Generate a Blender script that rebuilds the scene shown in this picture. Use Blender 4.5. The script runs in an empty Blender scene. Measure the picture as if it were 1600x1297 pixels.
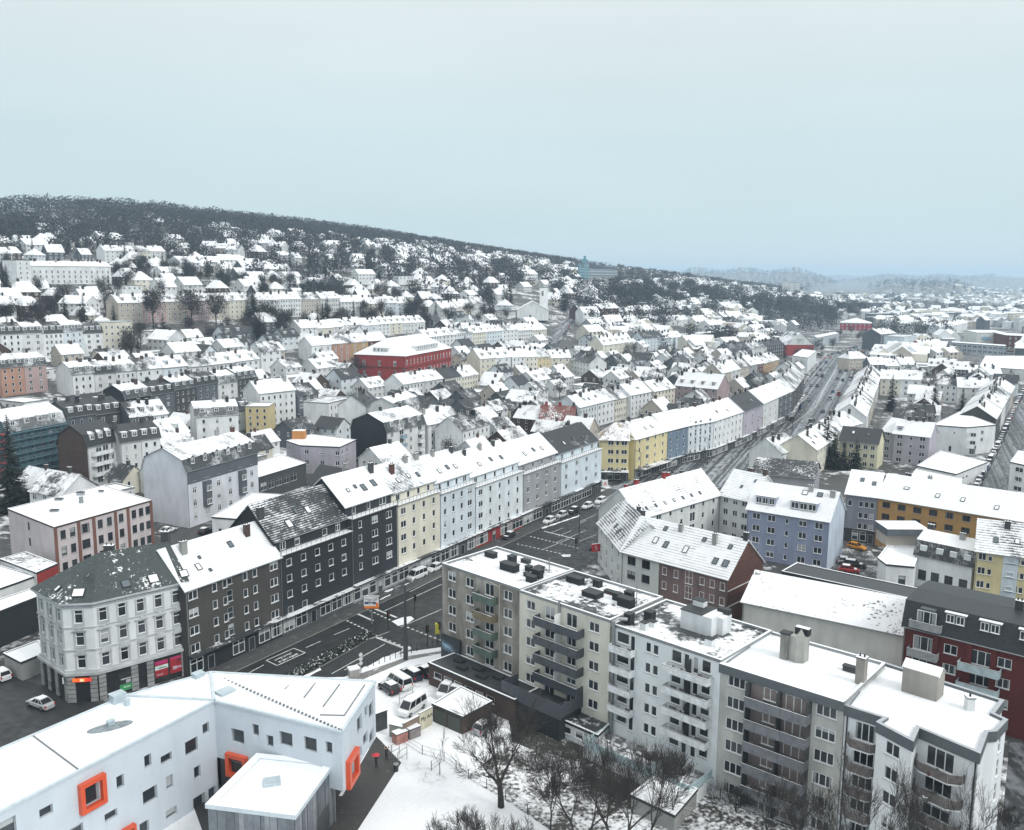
import bpy, math, random
import numpy as np
from mathutils import Matrix, Vector, noise as mnoise
random.seed(7); rng = np.random.default_rng(7)
PI = math.pi
SC = bpy.context.scene
COL = SC.collection
# ------------------------------------------------------------------ camera
FPX, W0, H0 = 1400.0, 1600.0, 1297.0          # focal length in photograph pixels
CAMZ, PITCH, ROLL = 62.0, math.radians(8.87), math.radians(0.35)
Fv = Vector((0, math.cos(PITCH), -math.sin(PITCH)))
U0 = Vector((0, math.sin(PITCH), math.cos(PITCH))); R0 = Vector((1, 0, 0))
Rv = R0*math.cos(ROLL) + U0*math.sin(ROLL); Uv = U0*math.cos(ROLL) - R0*math.sin(ROLL)
cam = bpy.data.cameras.new("camera"); camo = bpy.data.objects.new("camera", cam); COL.objects.link(camo)
cam.sensor_width = 36; cam.lens = 36*FPX/W0; cam.clip_start = 1; cam.clip_end = 30000
M = Matrix((Rv, Uv, -Fv)).transposed().to_4x4(); M.translation = (0, 0, CAMZ); camo.matrix_world = M
SC.camera = camo
# ------------------------------------------------------------------ sky, sun, exposure
SUN_EL, SUN_AZ = math.radians(42), math.radians(128)   # azimuth clockwise from +Y
wd = bpy.data.worlds.new("World"); SC.world = wd; wd.use_nodes = True
nt = wd.node_tree; nt.nodes.clear()
def wn(t, **k):
    n = nt.nodes.new(t)
    for a, b in k.items(): setattr(n, a, b)
    return n
sky = wn('ShaderNodeTexSky', sky_type='NISHITA', sun_disc=False, sun_elevation=SUN_EL, sun_rotation=SUN_AZ, dust_density=4.0)
mul = wn('ShaderNodeMixRGB', blend_type='MULTIPLY'); mul.inputs[0].default_value = 1; mul.inputs[2].default_value = (0.09, 0.09, 0.09, 1)
tc = wn('ShaderNodeTexCoord'); sep = wn('ShaderNodeSeparateXYZ'); nt.links.new(tc.outputs['Generated'], sep.inputs[0])
rmp = wn('ShaderNodeValToRGB'); nt.links.new(sep.outputs[2], rmp.inputs[0])
e = rmp.color_ramp.elements                    # overcast: a little brighter and greyer overhead
e[0].position = 0.0; e[0].color = (0.67, 0.765, 0.785, 1)
e[1].position = 1.0; e[1].color = (1.50, 1.49, 1.47, 1)
for p, c in ((0.05, (0.585, 0.715, 0.735, 1)), (0.14, (0.58, 0.71, 0.73, 1)), (0.28, (0.70, 0.765, 0.775, 1))):
    k = e.new(p); k.color = c
mp = wn('ShaderNodeMapping'); mp.inputs['Scale'].default_value = (1.0, 1.0, 4.0); nt.links.new(tc.outputs['Generated'], mp.inputs[0])
nz = wn('ShaderNodeTexNoise'); nz.inputs['Scale'].default_value = 1.6; nz.inputs['Detail'].default_value = 4; nt.links.new(mp.outputs[0], nz.inputs['Vector'])
mr = wn('ShaderNodeMapRange'); mr.inputs[1].default_value = .3; mr.inputs[2].default_value = .7; mr.inputs[3].default_value = .955; mr.inputs[4].default_value = 1.045
nt.links.new(nz.outputs[0], mr.inputs[0])
cl = wn('ShaderNodeMixRGB', blend_type='MULTIPLY'); cl.inputs[0].default_value = 1
nt.links.new(rmp.outputs[0], cl.inputs[1]); nt.links.new(mr.outputs[0], cl.inputs[2])
mx = wn('ShaderNodeMixRGB'); mx.inputs[0].default_value = 0.95
nt.links.new(sky.outputs[0], mul.inputs[1]); nt.links.new(mul.outputs[0], mx.inputs[1]); nt.links.new(cl.outputs[0], mx.inputs[2])
bg = wn('ShaderNodeBackground'); bg.inputs[1].default_value = 1.0
out = wn('ShaderNodeOutputWorld'); nt.links.new(mx.outputs[0], bg.inputs[0]); nt.links.new(bg.outputs[0], out.inputs[0])
sl = bpy.data.lights.new("sun", 'SUN'); sl.energy = 1.5; sl.angle = math.radians(14); sl.color = (1, .97, .93)
so = bpy.data.objects.new("sun", sl); COL.objects.link(so)
so.rotation_euler = Vector((math.sin(SUN_AZ)*math.cos(SUN_EL), math.cos(SUN_AZ)*math.cos(SUN_EL), math.sin(SUN_EL))).to_track_quat('Z', 'Y').to_euler()
so.location = (60, -60, 120)
SC.view_settings.view_transform = 'Standard'; SC.view_settings.look = 'None'
SC.view_settings.exposure = 0.18; SC.view_settings.gamma = 1; SC.view_settings.use_curve_mapping = False
SC.render.engine = 'CYCLES'; SC.cycles.use_denoising = True; SC.cycles.max_bounces = 5; SC.cycles.volume_bounces = 1
SC.cycles.diffuse_bounces = 3; SC.cycles.glossy_bounces = 2; SC.cycles.transmission_bounces = 2
# ------------------------------------------------------------------ terrain and pixel helpers
_rv = np.array([-400, 560, 640, 760, 950, 1150, 1350, 1560, 1760, 2050, 2500, 3200, 4200]); _rh = np.array([96, 122, 136, 140, 137, 131, 117, 105, 93, 66, 40, 18, 0])
_pu = np.array([-9e3, 70, 125, 185, 262, 362, 545, 900, 1500, 9e3]); _pp = np.array([0, 0, .02, .075, .225, .37, .62, 1, .97, .9])
_hills = ((6300, 2200, 8, 20, 102), (3600, 600, 20, 28, 40), (7800, 1500, 19, 34, 74), (12000, 2600, -5, 60, 96))
def T(x, y):
    u = -.86*x + .5*y - 103; v = .5*x + .86*y
    z = np.interp(u, _pu, _pp)*np.interp(v, _rv, _rh); r = math.hypot(x, y)
    if r > 2500:                                   # wooded hills closing the valley
        dg = math.degrees(math.atan2(x, y))
        for R_, wd_, a0, a1, hz in _hills:
            t = 1-abs(r-R_)/wd_; s_ = min(1, max(0, (dg-a0)/3))*min(1, max(0, (a1-dg)/2))
            if t > 0: z = max(z, hz*(t*t*(3-2*t))*s_*(.9+.1*math.sin(dg*2.3)))
    return z
def ray(px, py):
    d = Rv*((px - W0/2)/FPX) - Uv*((py - H0/2)/FPX) + Fv
    return d.normalized()
def hit(px, py, h=0.0, far=9000):
    """where the ray of a photo pixel comes down to h metres above the ground"""
    d = ray(px, py); t0 = 20.0; t = 20.0
    while t < far:
        p = d*t
        if CAMZ + p.z <= T(p.x, p.y) + h:
            a, b = t0, t
            for _ in range(24):
                m = (a + b)/2; q = d*m
                if CAMZ + q.z <= T(q.x, q.y) + h: b = m
                else: a = m
            return Vector((d.x*b, d.y*b))
        t0 = t; t *= 1.012
    return Vector((d.x*far, d.y*far))
def rpt(px, py, A, B):
    """point of the ground line A-B that stands on the vertical through a photo pixel"""
    d = ray(px, py); e_ = B - A
    s = (A.x*d.y - A.y*d.x)/(e_.y*d.x - e_.x*d.y)
    return A + e_*s
def fac(px, py, A, B):
    """a photo pixel on the upright plane over A-B: metres along it and height"""
    P = rpt(px, py, A, B); return (P - A).dot((B - A).normalized()), zat(px, py, P)
def zat(px, py, P):
    d = ray(px, py); return CAMZ + d.z*math.hypot(P.x, P.y)/math.hypot(d.x, d.y)
# ------------------------------------------------------------------ materials
MATS = {}
def newmat(key):
    m = bpy.data.materials.new(key); m.use_nodes = True; n = m.node_tree
    b = n.nodes['Principled BSDF']
    return m, n, b
class NT:
    def __init__(s, n): s.n = n
    def nd(s, t, ins={}, **k):
        q = s.n.nodes.new(t)
        for a, b in k.items(): setattr(q, a, b)
        for a, b in ins.items():
            if isinstance(b, bpy.types.NodeSocket): s.n.links.new(b, q.inputs[a])
            else: q.inputs[a].default_value = b
        return q
    def math(s, op, a, b=0.0, c=0.0): return s.nd('ShaderNodeMath', {0: a, 1: b, 2: c}, operation=op).outputs[0]
    def noise(s, vec, scale, detail=3, rough=.5): return s.nd('ShaderNodeTexNoise', {'Vector': vec, 'Scale': scale, 'Detail': detail, 'Roughness': rough}).outputs[0]
    def coord(s, off=True, scale=(1, 1, 1), obj=True):
        c = s.nd('ShaderNodeTexCoord').outputs['Object'] if obj else s.nd('ShaderNodeNewGeometry').outputs['Position']
        if off:
            r = s.nd('ShaderNodeObjectInfo').outputs['Random']; r = s.math('MULTIPLY', r, 173.0)
            c = s.nd('ShaderNodeVectorMath', {0: c, 1: r}, operation='ADD').outputs[0]
        if scale != (1, 1, 1): c = s.nd('ShaderNodeVectorMath', {0: c, 1: scale}, operation='MULTIPLY').outputs[0]
        return c
    def mixc(s, f, a, b, mode='MIX'): return s.nd('ShaderNodeMixRGB', {0: f, 1: a, 2: b}, blend_type=mode).outputs[0]
    def ramp(s, x, a, b, c=0.0, d=1.0): return s.nd('ShaderNodeMapRange', {0: x, 1: a, 2: b, 3: c, 4: d}, clamp=True).outputs[0]
    def bump(s, b, h, dist=.05, st=.6): s.n.links.new(s.nd('ShaderNodeBump', {'Height': h, 'Distance': dist, 'Strength': st}).outputs[0], b.inputs['Normal'])
    def link(s, a, b): s.n.links.new(a, b)
def c4(c): return (c[0], c[1], c[2], 1)
SNOW = (.80, .82, .84, 1)
def plain(key, col, rough=.7, metal=0, emit=None, es=1.0, var=.12):
    if key in MATS: return MATS[key]
    m, n, b = newmat(key); q = NT(n)
    v = q.noise(q.coord(), 1.3, 4); f = q.ramp(v, .3, .7, 1-var, 1+var*.5)
    q.link(q.mixc(1.0, c4(col), f, 'MULTIPLY'), b.inputs['Base Color'])
    b.inputs['Roughness'].default_value = rough; b.inputs['Metallic'].default_value = metal
    if emit: b.inputs['Emission Color'].default_value = c4(emit); b.inputs['Emission Strength'].default_value = es
    MATS[key] = m; return m
def wallmat(col, dirt=.22, kind='plaster'):
    key = 'wall_%s_%.2f_%.2f_%.2f_%.2f' % ((kind,) + tuple(col) + (dirt,))
    if key in MATS: return MATS[key]
    m, n, b = newmat(key); q = NT(n); c = q.coord()
    big = q.noise(c, .22, 4); streak = q.noise(q.coord(scale=(.55, .55, .16)), 1.0, 5, .55); fine = q.noise(c, 6, 3)
    f = q.ramp(big, .3, .7, 1-dirt*.55, 1.04); g = q.ramp(streak, .30, .62, 1-dirt*.8, 1.0)
    f = q.math('MULTIPLY', f, g); f = q.math('MULTIPLY', f, q.ramp(fine, .2, .8, .95, 1.04))
    base = q.mixc(1.0, c4(col), f, 'MULTIPLY')
    if kind == 'brick':
        br = q.nd('ShaderNodeTexBrick', {'Vector': q.nd('ShaderNodeVectorMath', {0: q.nd('ShaderNodeVectorRotate', {'Vector': c, 'Angle': PI/2}, rotation_type='X_AXIS').outputs[0], 1: (1, 1, 1)}, operation='MULTIPLY').outputs[0],
            'Color1': (1.1, 1, 1, 1), 'Color2': (.7, .72, .75, 1), 'Mortar': (1.25, 1.25, 1.25, 1), 'Scale': 1.0, 'Mortar Size': .012, 'Brick Width': .5, 'Row Height': .16})
        base = q.mixc(.8, base, br.outputs[0], 'MULTIPLY')
    q.link(base, b.inputs['Base Color']); b.inputs['Roughness'].default_value = .85
    q.bump(b, fine, .012, .4)
    MATS[key] = m; return m
def roofmat(tile=(.05, .06, .07), cov=.9, lines=.35, freq=4.5, streak=.0):
    """snow lying on a tiled roof: cov how much snow, lines how far the tile courses show through"""
    key = 'roof_%.2f_%.2f_%.2f_%.2f_%.2f_%.1f_%.1f' % (tuple(tile) + (cov, lines, freq, streak))
    if key in MATS: return MATS[key]
    m, n, b = newmat(key); q = NT(n); c = q.coord(); co = q.nd('ShaderNodeTexCoord').outputs['Object']
    xyz = q.nd('ShaderNodeSeparateXYZ', {0: co})
    n1 = q.noise(c, .16, 4, .6); n2 = q.noise(q.coord(scale=(1.3, 1.3, 1.0)), 1.1, 4, .65); n3 = q.noise(c, .45, 3)
    row = q.math('FRACT', q.math('MULTIPLY', xyz.outputs[2], freq))
    xx = q.math('ADD', xyz.outputs[0], q.math('MULTIPLY', xyz.outputs[1], .37))
    colm = q.math('FRACT', q.math('MULTIPLY', xx, 3.3))
    v = q.math('ADD', q.math('MULTIPLY', n1, .85), q.math('MULTIPLY', n2, .45))
    v = q.math('ADD', v, q.math('MULTIPLY', q.math('SUBTRACT', row, .5), .22*lines + .05))
    v = q.math('ADD', v, q.math('MULTIPLY', q.math('SUBTRACT', colm, .5), .12*lines))
    if streak:
        st = q.noise(q.coord(scale=(2.2, 2.2, .10)), 1.0, 3, .6)
        v = q.math('ADD', v, q.math('MULTIPLY', q.math('SUBTRACT', st, .5), streak))
    thr = .65 + (.5 - cov)*.62
    mask = q.ramp(v, thr - .035, thr + .05)
    ln = q.math('MULTIPLY', q.ramp(row, .0, .28, 1, 0), q.ramp(n3, .35, .65, .12, 1.0))
    mask = q.math('MULTIPLY', mask, q.math('SUBTRACT', 1.0, q.math('MULTIPLY', ln, lines)))
    tv = q.ramp(q.noise(c, 2.5, 3), .3, .7, .75, 1.3)
    tcol = q.mixc(1.0, c4(tile), tv, 'MULTIPLY')
    sv = q.mixc(q.ramp(n2, .3, .7), (.72, .75, .78, 1), SNOW)
    q.link(q.mixc(mask, tcol, sv), b.inputs['Base Color'])
    q.link(q.ramp(mask, 0, 1, .5, .9), b.inputs['Roughness'])
    q.bump(b, q.math('ADD', mask, q.math('MULTIPLY', row, .35)), .06, .7)
    MATS[key] = m; return m
def glassmat(key='glass', light=.0, far=False):
    if key in MATS: return MATS[key]
    m, n, b = newmat(key); q = NT(n)
    r = q.nd('ShaderNodeObjectInfo').outputs['Random']; co = q.nd('ShaderNodeTexCoord').outputs['Object']
    if far: r = q.noise(q.coord(), .5, 1)
    xyz = q.nd('ShaderNodeSeparateXYZ', {0: co})
    cur = q.math('FRACT', q.math('MULTIPLY', r, 7.31))
    fold = q.math('SINE', q.math('MULTIPLY', xyz.outputs[0], 26.0))
    cc = q.mixc(q.ramp(fold, -1, 1, 0, 1), (.30, .33, .35, 1), (.46, .48, .49, 1))
    xa = q.math('ABSOLUTE', xyz.outputs[0])
    side = q.math('GREATER_THAN', q.math('ADD', xa, q.math('MULTIPLY', cur, -.7)), q.math('MULTIPLY', cur, .25) if not far else .3)
    on = q.math('MULTIPLY', q.math('GREATER_THAN', cur, .60 - light), side)
    blind = q.math('MULTIPLY', q.math('GREATER_THAN', r, .86), q.math('GREATER_THAN', xyz.outputs[2], q.math('SUBTRACT', .4, cur)))
    dark = q.mixc(r, (.012, .016, .02, 1), (.05, .06, .068, 1))
    col = q.mixc(q.math('MULTIPLY', on, .75), dark, cc); col = q.mixc(q.math('MULTIPLY', blind, .8), col, (.5, .52, .53, 1))
    q.link(col, b.inputs['Base Color']); b.inputs['Roughness'].default_value = .12; b.inputs['IOR'].default_value = 1.45
    q.bump(b, q.noise(q.coord(), .8, 2), .02, .25)
    MATS[key] = m; return m
def snowmat(key, dirt=(.10, .10, .095), amount=.2, scale=.25, obj=False, fine=.3):
    if key in MATS: return MATS[key]
    m, n, b = newmat(key); q = NT(n); c = q.coord(off=False, obj=obj)
    a = q.noise(c, scale, 5, .6); f = q.noise(c, scale*9, 4, .65)
    v = q.math('ADD', q.math('MULTIPLY', a, 1-fine), q.math('MULTIPLY', f, fine))
    mask = q.ramp(v, .5 + (amount-.5)*.5 - .05, .5 + (amount-.5)*.5 + .05)
    sv = q.mixc(q.ramp(f, .3, .7), (.71, .74, .77, 1), SNOW); dv = q.mixc(1.0, c4(dirt), q.ramp(f, .2, .8, .6, 1.4), 'MULTIPLY')
    q.link(q.mixc(mask, dv, sv), b.inputs['Base Color']); q.link(q.ramp(mask, 0, 1, .6, .9), b.inputs['Roughness'])
    q.bump(b, q.math('ADD', q.math('MULTIPLY', mask, .5), q.noise(c, 1.3, 4)), .12, .5)
    MATS[key] = m; return m
def asphaltmat(key, base=.035, slush=0.0, dirn=(1, 0)):
    if key in MATS: return MATS[key]
    m, n, b = newmat(key); q = NT(n); c = q.coord(off=False, obj=False)
    a = q.noise(c, .12, 4, .6); f = q.noise(c, 3.0, 4, .7); g = q.noise(c, .6, 3)
    v = q.ramp(a, .3, .7, .75, 1.3); v = q.math('MULTIPLY', v, q.ramp(f, .2, .8, .85, 1.15))
    col = q.mixc(1.0, (base*.92, base*1.02, base*1.08, 1), v, 'MULTIPLY')
    if slush:
        rot = q.nd('ShaderNodeSeparateXYZ', {0: c}); u = q.math('ADD', q.math('MULTIPLY', rot.outputs[0], -dirn[1]), q.math('MULTIPLY', rot.outputs[1], dirn[0]))
        s = q.noise(q.nd('ShaderNodeCombineXYZ', {0: u, 1: q.math('MULTIPLY', a, 3.0)}).outputs[0], .9, 3)
        mk = q.ramp(q.math('ADD', q.math('MULTIPLY', s, .7), q.math('MULTIPLY', g, .35)), .50, .62, 0, slush)
        col = q.mixc(mk, col, (.42, .46, .50, 1))
    q.link(col, b.inputs['Base Color']); q.link(q.ramp(g, .35, .65, .38, .7), b.inputs['Roughness'])
    q.bump(b, f, .01, .4)
    MATS[key] = m; return m
WALLC = dict(white=(.74, .77, .78), cream=(.70, .68, .58), pale=(.66, .68, .68), lblue=(.62, .70, .75), grey=(.33, .34, .36), lilac=(.42, .40, .46), yellow=(.66, .58, .34),
    dyellow=(.60, .50, .28), black=(.017, .022, .026), dark=(.055, .058, .060), tan=(.40, .37, .32), blue=(.27, .31, .43), sblue=(.16, .22, .29), orange=(.46, .27, .10), dred=(.115, .018, .016), red=(.30, .032, .030),
    brick=(.105, .048, .036), brown=(.075, .050, .042), pink=(.46, .34, .33), rose=(.42, .33, .34), beige=(.50, .46, .40), bluew=(.66, .72, .76), ochre=(.42, .30, .16), mint=(.52, .62, .58), slate=(.10, .115, .13), salmon=(.45, .26, .19), concrete=(.34, .34, .33))
def wm(c, **k):
    if isinstance(c, str):
        return wallmat(WALLC[c], kind='brick' if c in ('brick', 'brown', 'dred') else 'plaster', **k)
    return wallmat(c, **k)
TILE = dict(dark=(.045, .052, .058), black=(.022, .026, .030), red=(.14, .045, .035), brown=(.07, .05, .042), green=(.035, .055, .050), grey=(.12, .125, .13))
def FR(c): return plain('frame_' + c, dict(white=(.78, .8, .8), dark=(.05, .055, .06), brown=(.10, .06, .045), blue=(.12, .2, .3), grey=(.3, .32, .33), orange=(.62, .10, .035))[c], .5, var=.05)
SNOWM = snowmat('snow_cap', amount=.02, obj=True)
METAL = plain('zinc_metal', (.28, .30, .31), .45, .6)
DARKM = plain('dark_metal', (.035, .04, .042), .5, .3)
FELT = roofmat((.045, .05, .053), .5, .0)
CONC = wallmat((.36, .35, .33), .4)
# ------------------------------------------------------------------ mesh builder
class MB:
    def __init__(s): s.v = []; s.f = []; s.m = []
    def vv(s, *p): s.v.extend(p); return len(s.v) - len(p)
    def poly(s, pts, m=0):
        i = len(s.v); s.v.extend(tuple(p) for p in pts); s.f.append(tuple(range(i, i+len(pts)))); s.m.append(m)
    def box(s, x0, x1, y0, y1, z0, z1, m=0, top=None, skip=''):
        i = len(s.v); s.v.extend([(x0, y0, z0), (x1, y0, z0), (x1, y1, z0), (x0, y1, z0), (x0, y0, z1), (x1, y0, z1), (x1, y1, z1), (x0, y1, z1)])
        for k, q in (('b', (3, 2, 1, 0)), ('t', (4, 5, 6, 7)), ('F', (0, 1, 5, 4)), ('R', (1, 2, 6, 5)), ('B', (2, 3, 7, 6)), ('L', (3, 0, 4, 7))):
            if k in skip: continue
            s.f.append(tuple(i+a for a in q)); s.m.append(top if (k == 't' and top is not None) else m)
    def obox(s, c, ax, L, Wd, z0, z1, m=0, top=None):
        """box along a horizontal direction ax from centre c"""
        ax = Vector((ax[0], ax[1])).normalized(); n = Vector((-ax.y, ax.x)); c = Vector((c[0], c[1]))
        P = [c + ax*a*L/2 + n*b*Wd/2 for a, b in ((-1, -1), (1, -1), (1, 1), (-1, 1))]
        s.prism(P, z0, z1, m, top)
    def prism(s, P, z0, z1, m=0, top=None, bottom=True):
        n = len(P); i = len(s.v)
        s.v.extend((p[0], p[1], z0) for p in P); s.v.extend((p[0], p[1], z1) for p in P)
        for k in range(n): j = (k+1) % n; s.f.append((i+k, i+j, i+n+j, i+n+k)); s.m.append(m)
        s.f.append(tuple(range(i+n, i+2*n))); s.m.append(m if top is None else top)
        if bottom: s.f.append(tuple(range(i+n-1, i-1, -1))); s.m.append(m)
    def tube(s, path, rad, n=6, m=0, cap=True):
        path = [Vector(p) for p in path]; i0 = len(s.v); N = len(path)
        if not hasattr(rad, '__len__'): rad = [rad]*N
        for k, p in enumerate(path):
            d = (path[min(k+1, N-1)] - path[max(k-1, 0)]).normalized()
            a = d.orthogonal().normalized() if k == 0 else (a0 - d*a0.dot(d)).normalized()
            a0 = a; b = d.cross(a)
            for j in range(n):
                t = 2*PI*j/n; s.v.append(tuple(p + (a*math.cos(t) + b*math.sin(t))*rad[k]))
        for k in range(N-1):
            for j in range(n):
                j2 = (j+1) % n; s.f.append((i0+k*n+j, i0+k*n+j2, i0+(k+1)*n+j2, i0+(k+1)*n+j)); s.m.append(m)
        if cap:
            s.f.append(tuple(i0+j for j in range(n-1, -1, -1))); s.m.append(m)
            s.f.append(tuple(i0+(N-1)*n+j for j in range(n))); s.m.append(m)
    def data(s, name, mats):
        me = bpy.data.meshes.new(name); me.from_pydata(s.v, [], s.f)
        for x in mats: me.materials.append(x)
        if len(mats) > 1: me.polygons.foreach_set('material_index', s.m)
        me.update(); return me
    def build(s, name, mats, par=None, **k):
        if not isinstance(mats, (list, tuple)): mats = [mats]
        return obj(name, s.data(name, mats), par, **k)
def obj(name, data, par=None, loc=None, rz=None, label=None, cat=None, group=None, kind=None):
    o = bpy.data.objects.new(name, data); COL.objects.link(o)
    if par is not None: o.parent = par
    if loc is not None: o.location = loc
    if rz is not None: o.rotation_euler = (0, 0, rz)
    if label: o['label'] = label
    if cat: o['category'] = cat
    if group: o['group'] = group
    if kind: o['kind'] = kind
    return o
def thing(name, label, cat, loc=(0, 0, 0), rz=0.0, group=None): return obj(name, None, None, loc, rz, label, cat, group)
def copy_tree(o, par=None):
    c = o.copy(); COL.objects.link(c); c.parent = par
    for ch in KIDS.get(o.name, ()): copy_tree(ch, c)
    return c
KIDS = {}
def remember(o):
    for k in bpy.data.objects:
        if k.parent is not None: KIDS.setdefault(k.parent.name, [])
    def rec(p):
        KIDS[p.name] = [k for k in p.children]
        for k in KIDS[p.name]: rec(k)
    rec(o); return o
def smooth(o):
    me = o.data; me.polygons.foreach_set('use_smooth', [True]*len(me.polygons)); return o
# ------------------------------------------------------------------ windows
WT = {'1': (.95, 1.4, 1, 0), '2': (1.75, 1.4, 2, 0), '3': (2.5, 1.45, 3, 0), 's': (.6, .75, 1, 0), 't': (1.1, 2.0, 2, 1), 'q': (1.25, 1.3, 1, 0), 'o': (1.35, 1.4, 2, 0), 'd': (1.0, 2.15, 1, 0),
      'D': (2.1, 2.15, 2, 0), 'W': (2.9, 2.3, 2, 0), 'n': (.75, 1.2, 1, 0), 'c': (1.25, 1.6, 2, 1), 'g': (2.3, 2.3, 1, 0), 'v': (.95, 2.3, 1, 2), 'B': (1.9, 1.7, 1, 0), 'w': (1.6, .85, 1, 0), 'm': (1.25, 1.9, 1, 0), 'Q': (2.0, 1.9, 1, 0)}
WCACHE = {}
def wmesh(w, h, nx, tr, fc, sill=True, f=.085):
    k = (round(w, 2), round(h, 2), nx, tr, fc, sill)
    if k in WCACHE: return WCACHE[k]
    a = MB(); x, z = w/2, h/2
    a.box(-x, x, -.05, .05, -z, -z+f, 0, skip='B'); a.box(-x, x, -.05, .05, z-f, z, 0, skip='B')
    a.box(-x, -x+f, -.05, .05, -z+f, z-f, 0, skip='Btb'); a.box(x-f, x, -.05, .05, -z+f, z-f, 0, skip='Btb')
    for i in range(1, nx): c = -x + w*i/nx; a.box(c-f*.55, c+f*.55, -.04, .04, -z+f, z-f, 0, skip='Btb')
    if tr == 1: c = z - h*.3; a.box(-x+f, x-f, -.045, .04, c-f*.5, c+f*.5, 0, skip='BLR')
    if tr == 2: a.box(-x+f, x-f, -.045, .04, -f*.5, f*.5, 0, skip='BLR')
    if sill: a.box(-x-.08, x+.08, -.22, .04, -z-.06, -z-.004, 1, top=2)
    p = MB(); p.poly([(-x+.02, .03, -z+.02), (x-.02, .03, -z+.02), (x-.02, .03, z-.02), (-x+.02, .03, z-.02)])
    fm = a.data('window', [FR(fc), METAL, SNOWM]); pm = p.data('pane', [glassmat()])
    a.m = list(a.m); a.poly([(-x+.02, .03, -z+.02), (x-.02, .03, -z+.02), (x-.02, .03, z-.02), (-x+.02, .03, z-.02)], 3)
    cm = a.data('window', [FR(fc), METAL, SNOWM, glassmat()])
    WCACHE[k] = (fm, pm, cm); return WCACHE[k]
NWIN = [0]
def window(par, loc, rz, w, h, nx, tr, fc, lod, sill=True, name='window'):
    fm, pm, cm = wmesh(w, h, nx, tr, fc, sill); NWIN[0] += 1
    if lod == 0:
        o = obj(name, fm, par, loc, rz); obj('pane', pm, o)
    else: o = obj(name, cm, par, loc, rz)
    return o
SIDES = {'F': 0.0, 'R': PI/2, 'B': PI, 'L': -PI/2}
def block(par, x0, x1, y0, y1, z0, z1, wall, wins, lod=1, fc='white', th=.14, name='wall', prof=None, capz=None, sill=True):
    return polyblock(par, [(x0, y0), (x1, y0), (x1, y1), (x0, y1)], z0, z1, wall, {'FRBL'.index(k): v for k, v in wins.items()}, lod, fc, th, name,
                     [[(x0, p[0], p[1]) for p in prof], [(x1, p[0], p[1]) for p in prof[::-1]]] if prof else (), capz, sill)
def polyblock(par, pts, z0, z1, wall, wins, lod=1, fc='white', th=.14, name='wall', extra=(), capz=None, sill=True, skip=(), wname='window'):
    """a walled block on a counter-clockwise outline; wins: edge -> list of (centre, sill z, type or (w,h,nx,tr[,frame])); lod 2 joins the windows"""
    mb = MB(); far = MB(); N = len(pts)
    for s in range(N):
        if s in skip: continue
        o = pts[s]; e2 = pts[(s+1) % N]; L = math.hypot(e2[0]-o[0], e2[1]-o[1]); d = ((e2[0]-o[0])/L, (e2[1]-o[1])/L)
        nin = (-d[1], d[0]); rz = math.atan2(d[1], d[0]); rects = []
        for wv in wins.get(s, ()):
            ty = WT[wv[2]] if isinstance(wv[2], str) else wv[2]
            w, h = ty[0], ty[1]; rects.append((wv[0]-w/2, wv[0]+w/2, wv[1], wv[1]+h, ty))
        P = lambda a, z, t=0.0: (o[0]+d[0]*a+nin[0]*t, o[1]+d[1]*a+nin[1]*t, z)
        if lod >= 2:
            mb.poly([P(0, z0), P(L, z0), P(L, z1), P(0, z1)])
            for a, b, c, e_, ty in rects:
                far.poly([P(a-.1, c-.12, -.03), P(b+.1, c-.12, -.03), P(b+.1, e_+.1, -.03), P(a-.1, e_+.1, -.03)], 0)
                nx = ty[2]
                for i in range(nx):
                    u0 = a+.06+(b-a)*i/nx; u1 = a+(b-a)*(i+1)/nx-.06
                    far.poly([P(u0, c+.06, -.05), P(u1, c+.06, -.05), P(u1, e_-.06, -.05), P(u0, e_-.06, -.05)], 1)
            continue
        zs = sorted(set([z0, z1] + [r[2] for r in rects if z0 < r[2] < z1] + [r[3] for r in rects if z0 < r[3] < z1]))
        for k in range(len(zs)-1):
            za, zb = zs[k], zs[k+1]; zm = (za+zb)/2
            cuts = sorted((r[0], r[1]) for r in rects if r[2] < zm < r[3]); a = 0.0
            for c0, c1 in cuts:
                if c0 > a: mb.poly([P(a, za), P(c0, za), P(c0, zb), P(a, zb)])
                a = max(a, c1)
            if a < L: mb.poly([P(a, za), P(L, za), P(L, zb), P(a, zb)])
        for a, b, c, e_, ty in rects:
            mb.poly([P(a, c), P(b, c), P(b, c, th), P(a, c, th)]); mb.poly([P(a, e_, th), P(b, e_, th), P(b, e_), P(a, e_)])
            mb.poly([P(a, c), P(a, c, th), P(a, e_, th), P(a, e_)]); mb.poly([P(b, c, th), P(b, c), P(b, e_), P(b, e_, th)])
            window(par, P((a+b)/2, (c+e_)/2, th-.05), rz, ty[0], ty[1], ty[2], ty[3], ty[4] if len(ty) > 4 else fc, lod, sill, wname)
    for q in extra: mb.poly(q)
    if capz is not None: mb.poly([(p[0], p[1], capz) for p in pts])
    w = mb.build(name, wall, par)
    if lod >= 2 and far.f: far.build('windows', [FR(fc), glassmat('glass_far', far=True)], par, kind='stuff')
    return w
def pat(L, toks, zs, margin=0.0, dz=0.0):
    """window columns from a pattern such as '2 1 1 2', one row per sill height"""
    t = toks.split() if isinstance(toks, str) else toks; r = []
    if not t: return r
    n = len(t)
    for z in zs:
        for i, k in enumerate(t):
            if k == '-': continue
            r.append((margin + (L-2*margin)*(i+.5)/n, z, k))
    return r
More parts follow.
